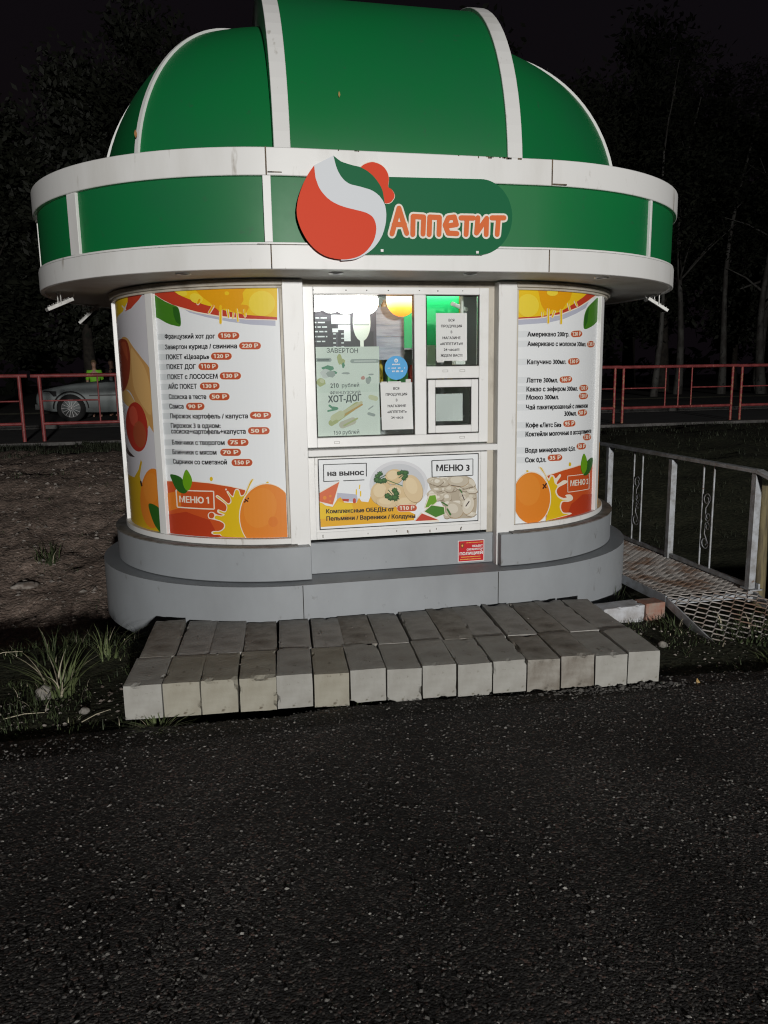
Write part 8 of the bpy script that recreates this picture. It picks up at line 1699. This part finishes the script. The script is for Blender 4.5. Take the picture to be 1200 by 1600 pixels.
for k in range(3600):
    if r_.random() < .7: x, y = r_.uniform(-6, -1.9), r_.uniform(.7, 5.6)
    elif r_.random() < .5: x, y = r_.uniform(-3.2, -1.75), r_.uniform(-1.15, -.5)
    else: x, y = r_.uniform(1.25, 3.0), r_.uniform(-1.2, -.3)
    if k >= 90 and (in_blocks(x, y) or in_kiosk(x, y)): continue
    if k < 90:      # crumbs lying on the blocks
        q = B0 + dirb * r_.uniform(.05, LEN - .05) + perp * r_.uniform(.03, .80); pebble(m, (q.x, q.y, .206), r_.uniform(.0025, .008), r_); continue
    s_ = .006 + .030 * r_.random() ** 4 if y > .5 else .004 + .012 * r_.random() ** 4
    pebble(m, (x, y, ground_z(x, y)), s_, r_)
tag(m.build('rubble', debrism), 'small stones and clods over the earth bank and verge', 'stones', kind='stuff')
def stone(label, x, y, s_, sd, mt=stonem, name='stone', cat='stone'):
    bm = bmesh.new(); bmesh.ops.create_icosphere(bm, subdivisions=3, radius=1)
    for v in bm.verts:
        q = v.co.copy(); k = 1 + .35 * mnoise.noise(q * 1.3 + Vector((sd, 0, 0))) + .10 * mnoise.noise(q * 4 + Vector((0, sd, 0))); v.co = Vector((q.x * k * s_[0], q.y * k * s_[1], q.z * k * s_[2]))
    me = bpy.data.meshes.new(name); bm.to_mesh(me); bm.free(); me.materials.append(mt); o = bpy.data.objects.new(name, me); COL.objects.link(o); o.location = (x, y, ground_z(x, y) + s_[2] * .5)
    for p_ in me.polygons: p_.use_smooth = True
    tag(o, label, cat)
stone('fist sized pale stone under the big grass tuft at far left', -2.25, -.60, (.055, .05, .045), 1)
stone('small pale stone on the soil left of the blocks', -2.0, -.86, (.026, .024, .02), 2)
stone('flat brown stone on the earth bank', -2.86, 1.75, (.10, .06, .03), 5, debrism)
stone('pale stone in the weeds right of the front blocks', 1.52, -.74, (.03, .026, .022), 6)
def litter(label, x, y, w, l, ang, mt, name='litter', cat='litter'):
    m = MB(); d = Vector((math.cos(ang), math.sin(ang), 0)) * l / 2; s_ = Vector((-math.sin(ang), math.cos(ang), 0)) * w / 2; c = Vector((x, y, ground_z(x, y) + .02))
    rings = [[c + d * t - s_ * (1 - .3 * t * t) + Vector((0, 0, .02 * math.sin(t * 4))), c + d * t + s_ * (1 - .3 * t * t) + Vector((0, 0, .035 + .01 * t)), c + d * t + s_ * .9 + Vector((0, 0, .03 + .01 * t)), c + d * t - s_ * .9 + Vector((0, 0, -.004 + .02 * math.sin(t * 4)))] for t in (-1, -.4, .2, 1)]
    m.loft(rings, smooth=False); o = m.build(name, mt); recentre(o, c); tag(o, label, cat)
wl = mat('white_litter', (.75, .75, .73), .6)
litter('crumpled white paper scrap on the bank left of the plinth', -2.08, 1.55, .05, .09, .4, wl)
litter('white scrap at the top of the bank at far left', -4.60, 5.2, .06, .14, .3, wl)
def straw(label, x, y, l, ang, lift):
    m = MB(); d = Vector((math.cos(ang), math.sin(ang), 0)); c = Vector((x, y, ground_z(x, y) + .012))
    m.tube([c - d * l / 2, c + Vector((0, 0, lift)), c + d * l / 2 + Vector((0, 0, lift * .6))], [.0028, .0026, .0016], 5); o = m.build('straw', drym); recentre(o, c); tag(o, label, 'straw')
straw('pale straw stalk on the soil left of the front blocks', -1.93, -.93, .17, .7, .012)
straw('pale stalk lying in the grass at the left edge', -2.60, -.02, .22, .25, .03)
straw('thin dry stalk on the soil at the lower left of the verge', -2.30, -.86, .20, .05, .015)
litter('orange brown leaf on the gravel right of the step', 1.36, -1.36, .03, .05, 1.0, mat('brown_leaf', (.45, .30, .12), .7), 'fallen_leaf', 'leaf')

# ------------------------------------------------------------------ unseen street lamp, added to hold the key spot light
sl = thing('unseen_street_lamp', 'unseen street lamp added behind the photographer to hold the key light', 'street lamp', (LP.x, LP.y - 1.2, 0))
m = MB(); m.tube([(LP.x, LP.y - 1.2, 0), (LP.x, LP.y - 1.2, LP.z + .2), (LP.x, LP.y - .9, LP.z + .6), (LP.x, LP.y - .4, LP.z + .65)], [.08, .06, .05, .045], 12); m.build('pole', steel, sl)
m = MB(); m.box(LP.x - .14, LP.x + .14, LP.y - .55, LP.y - .02, LP.z + .57, LP.z + .70); m.build('lamp_head', steel, sl, .02)
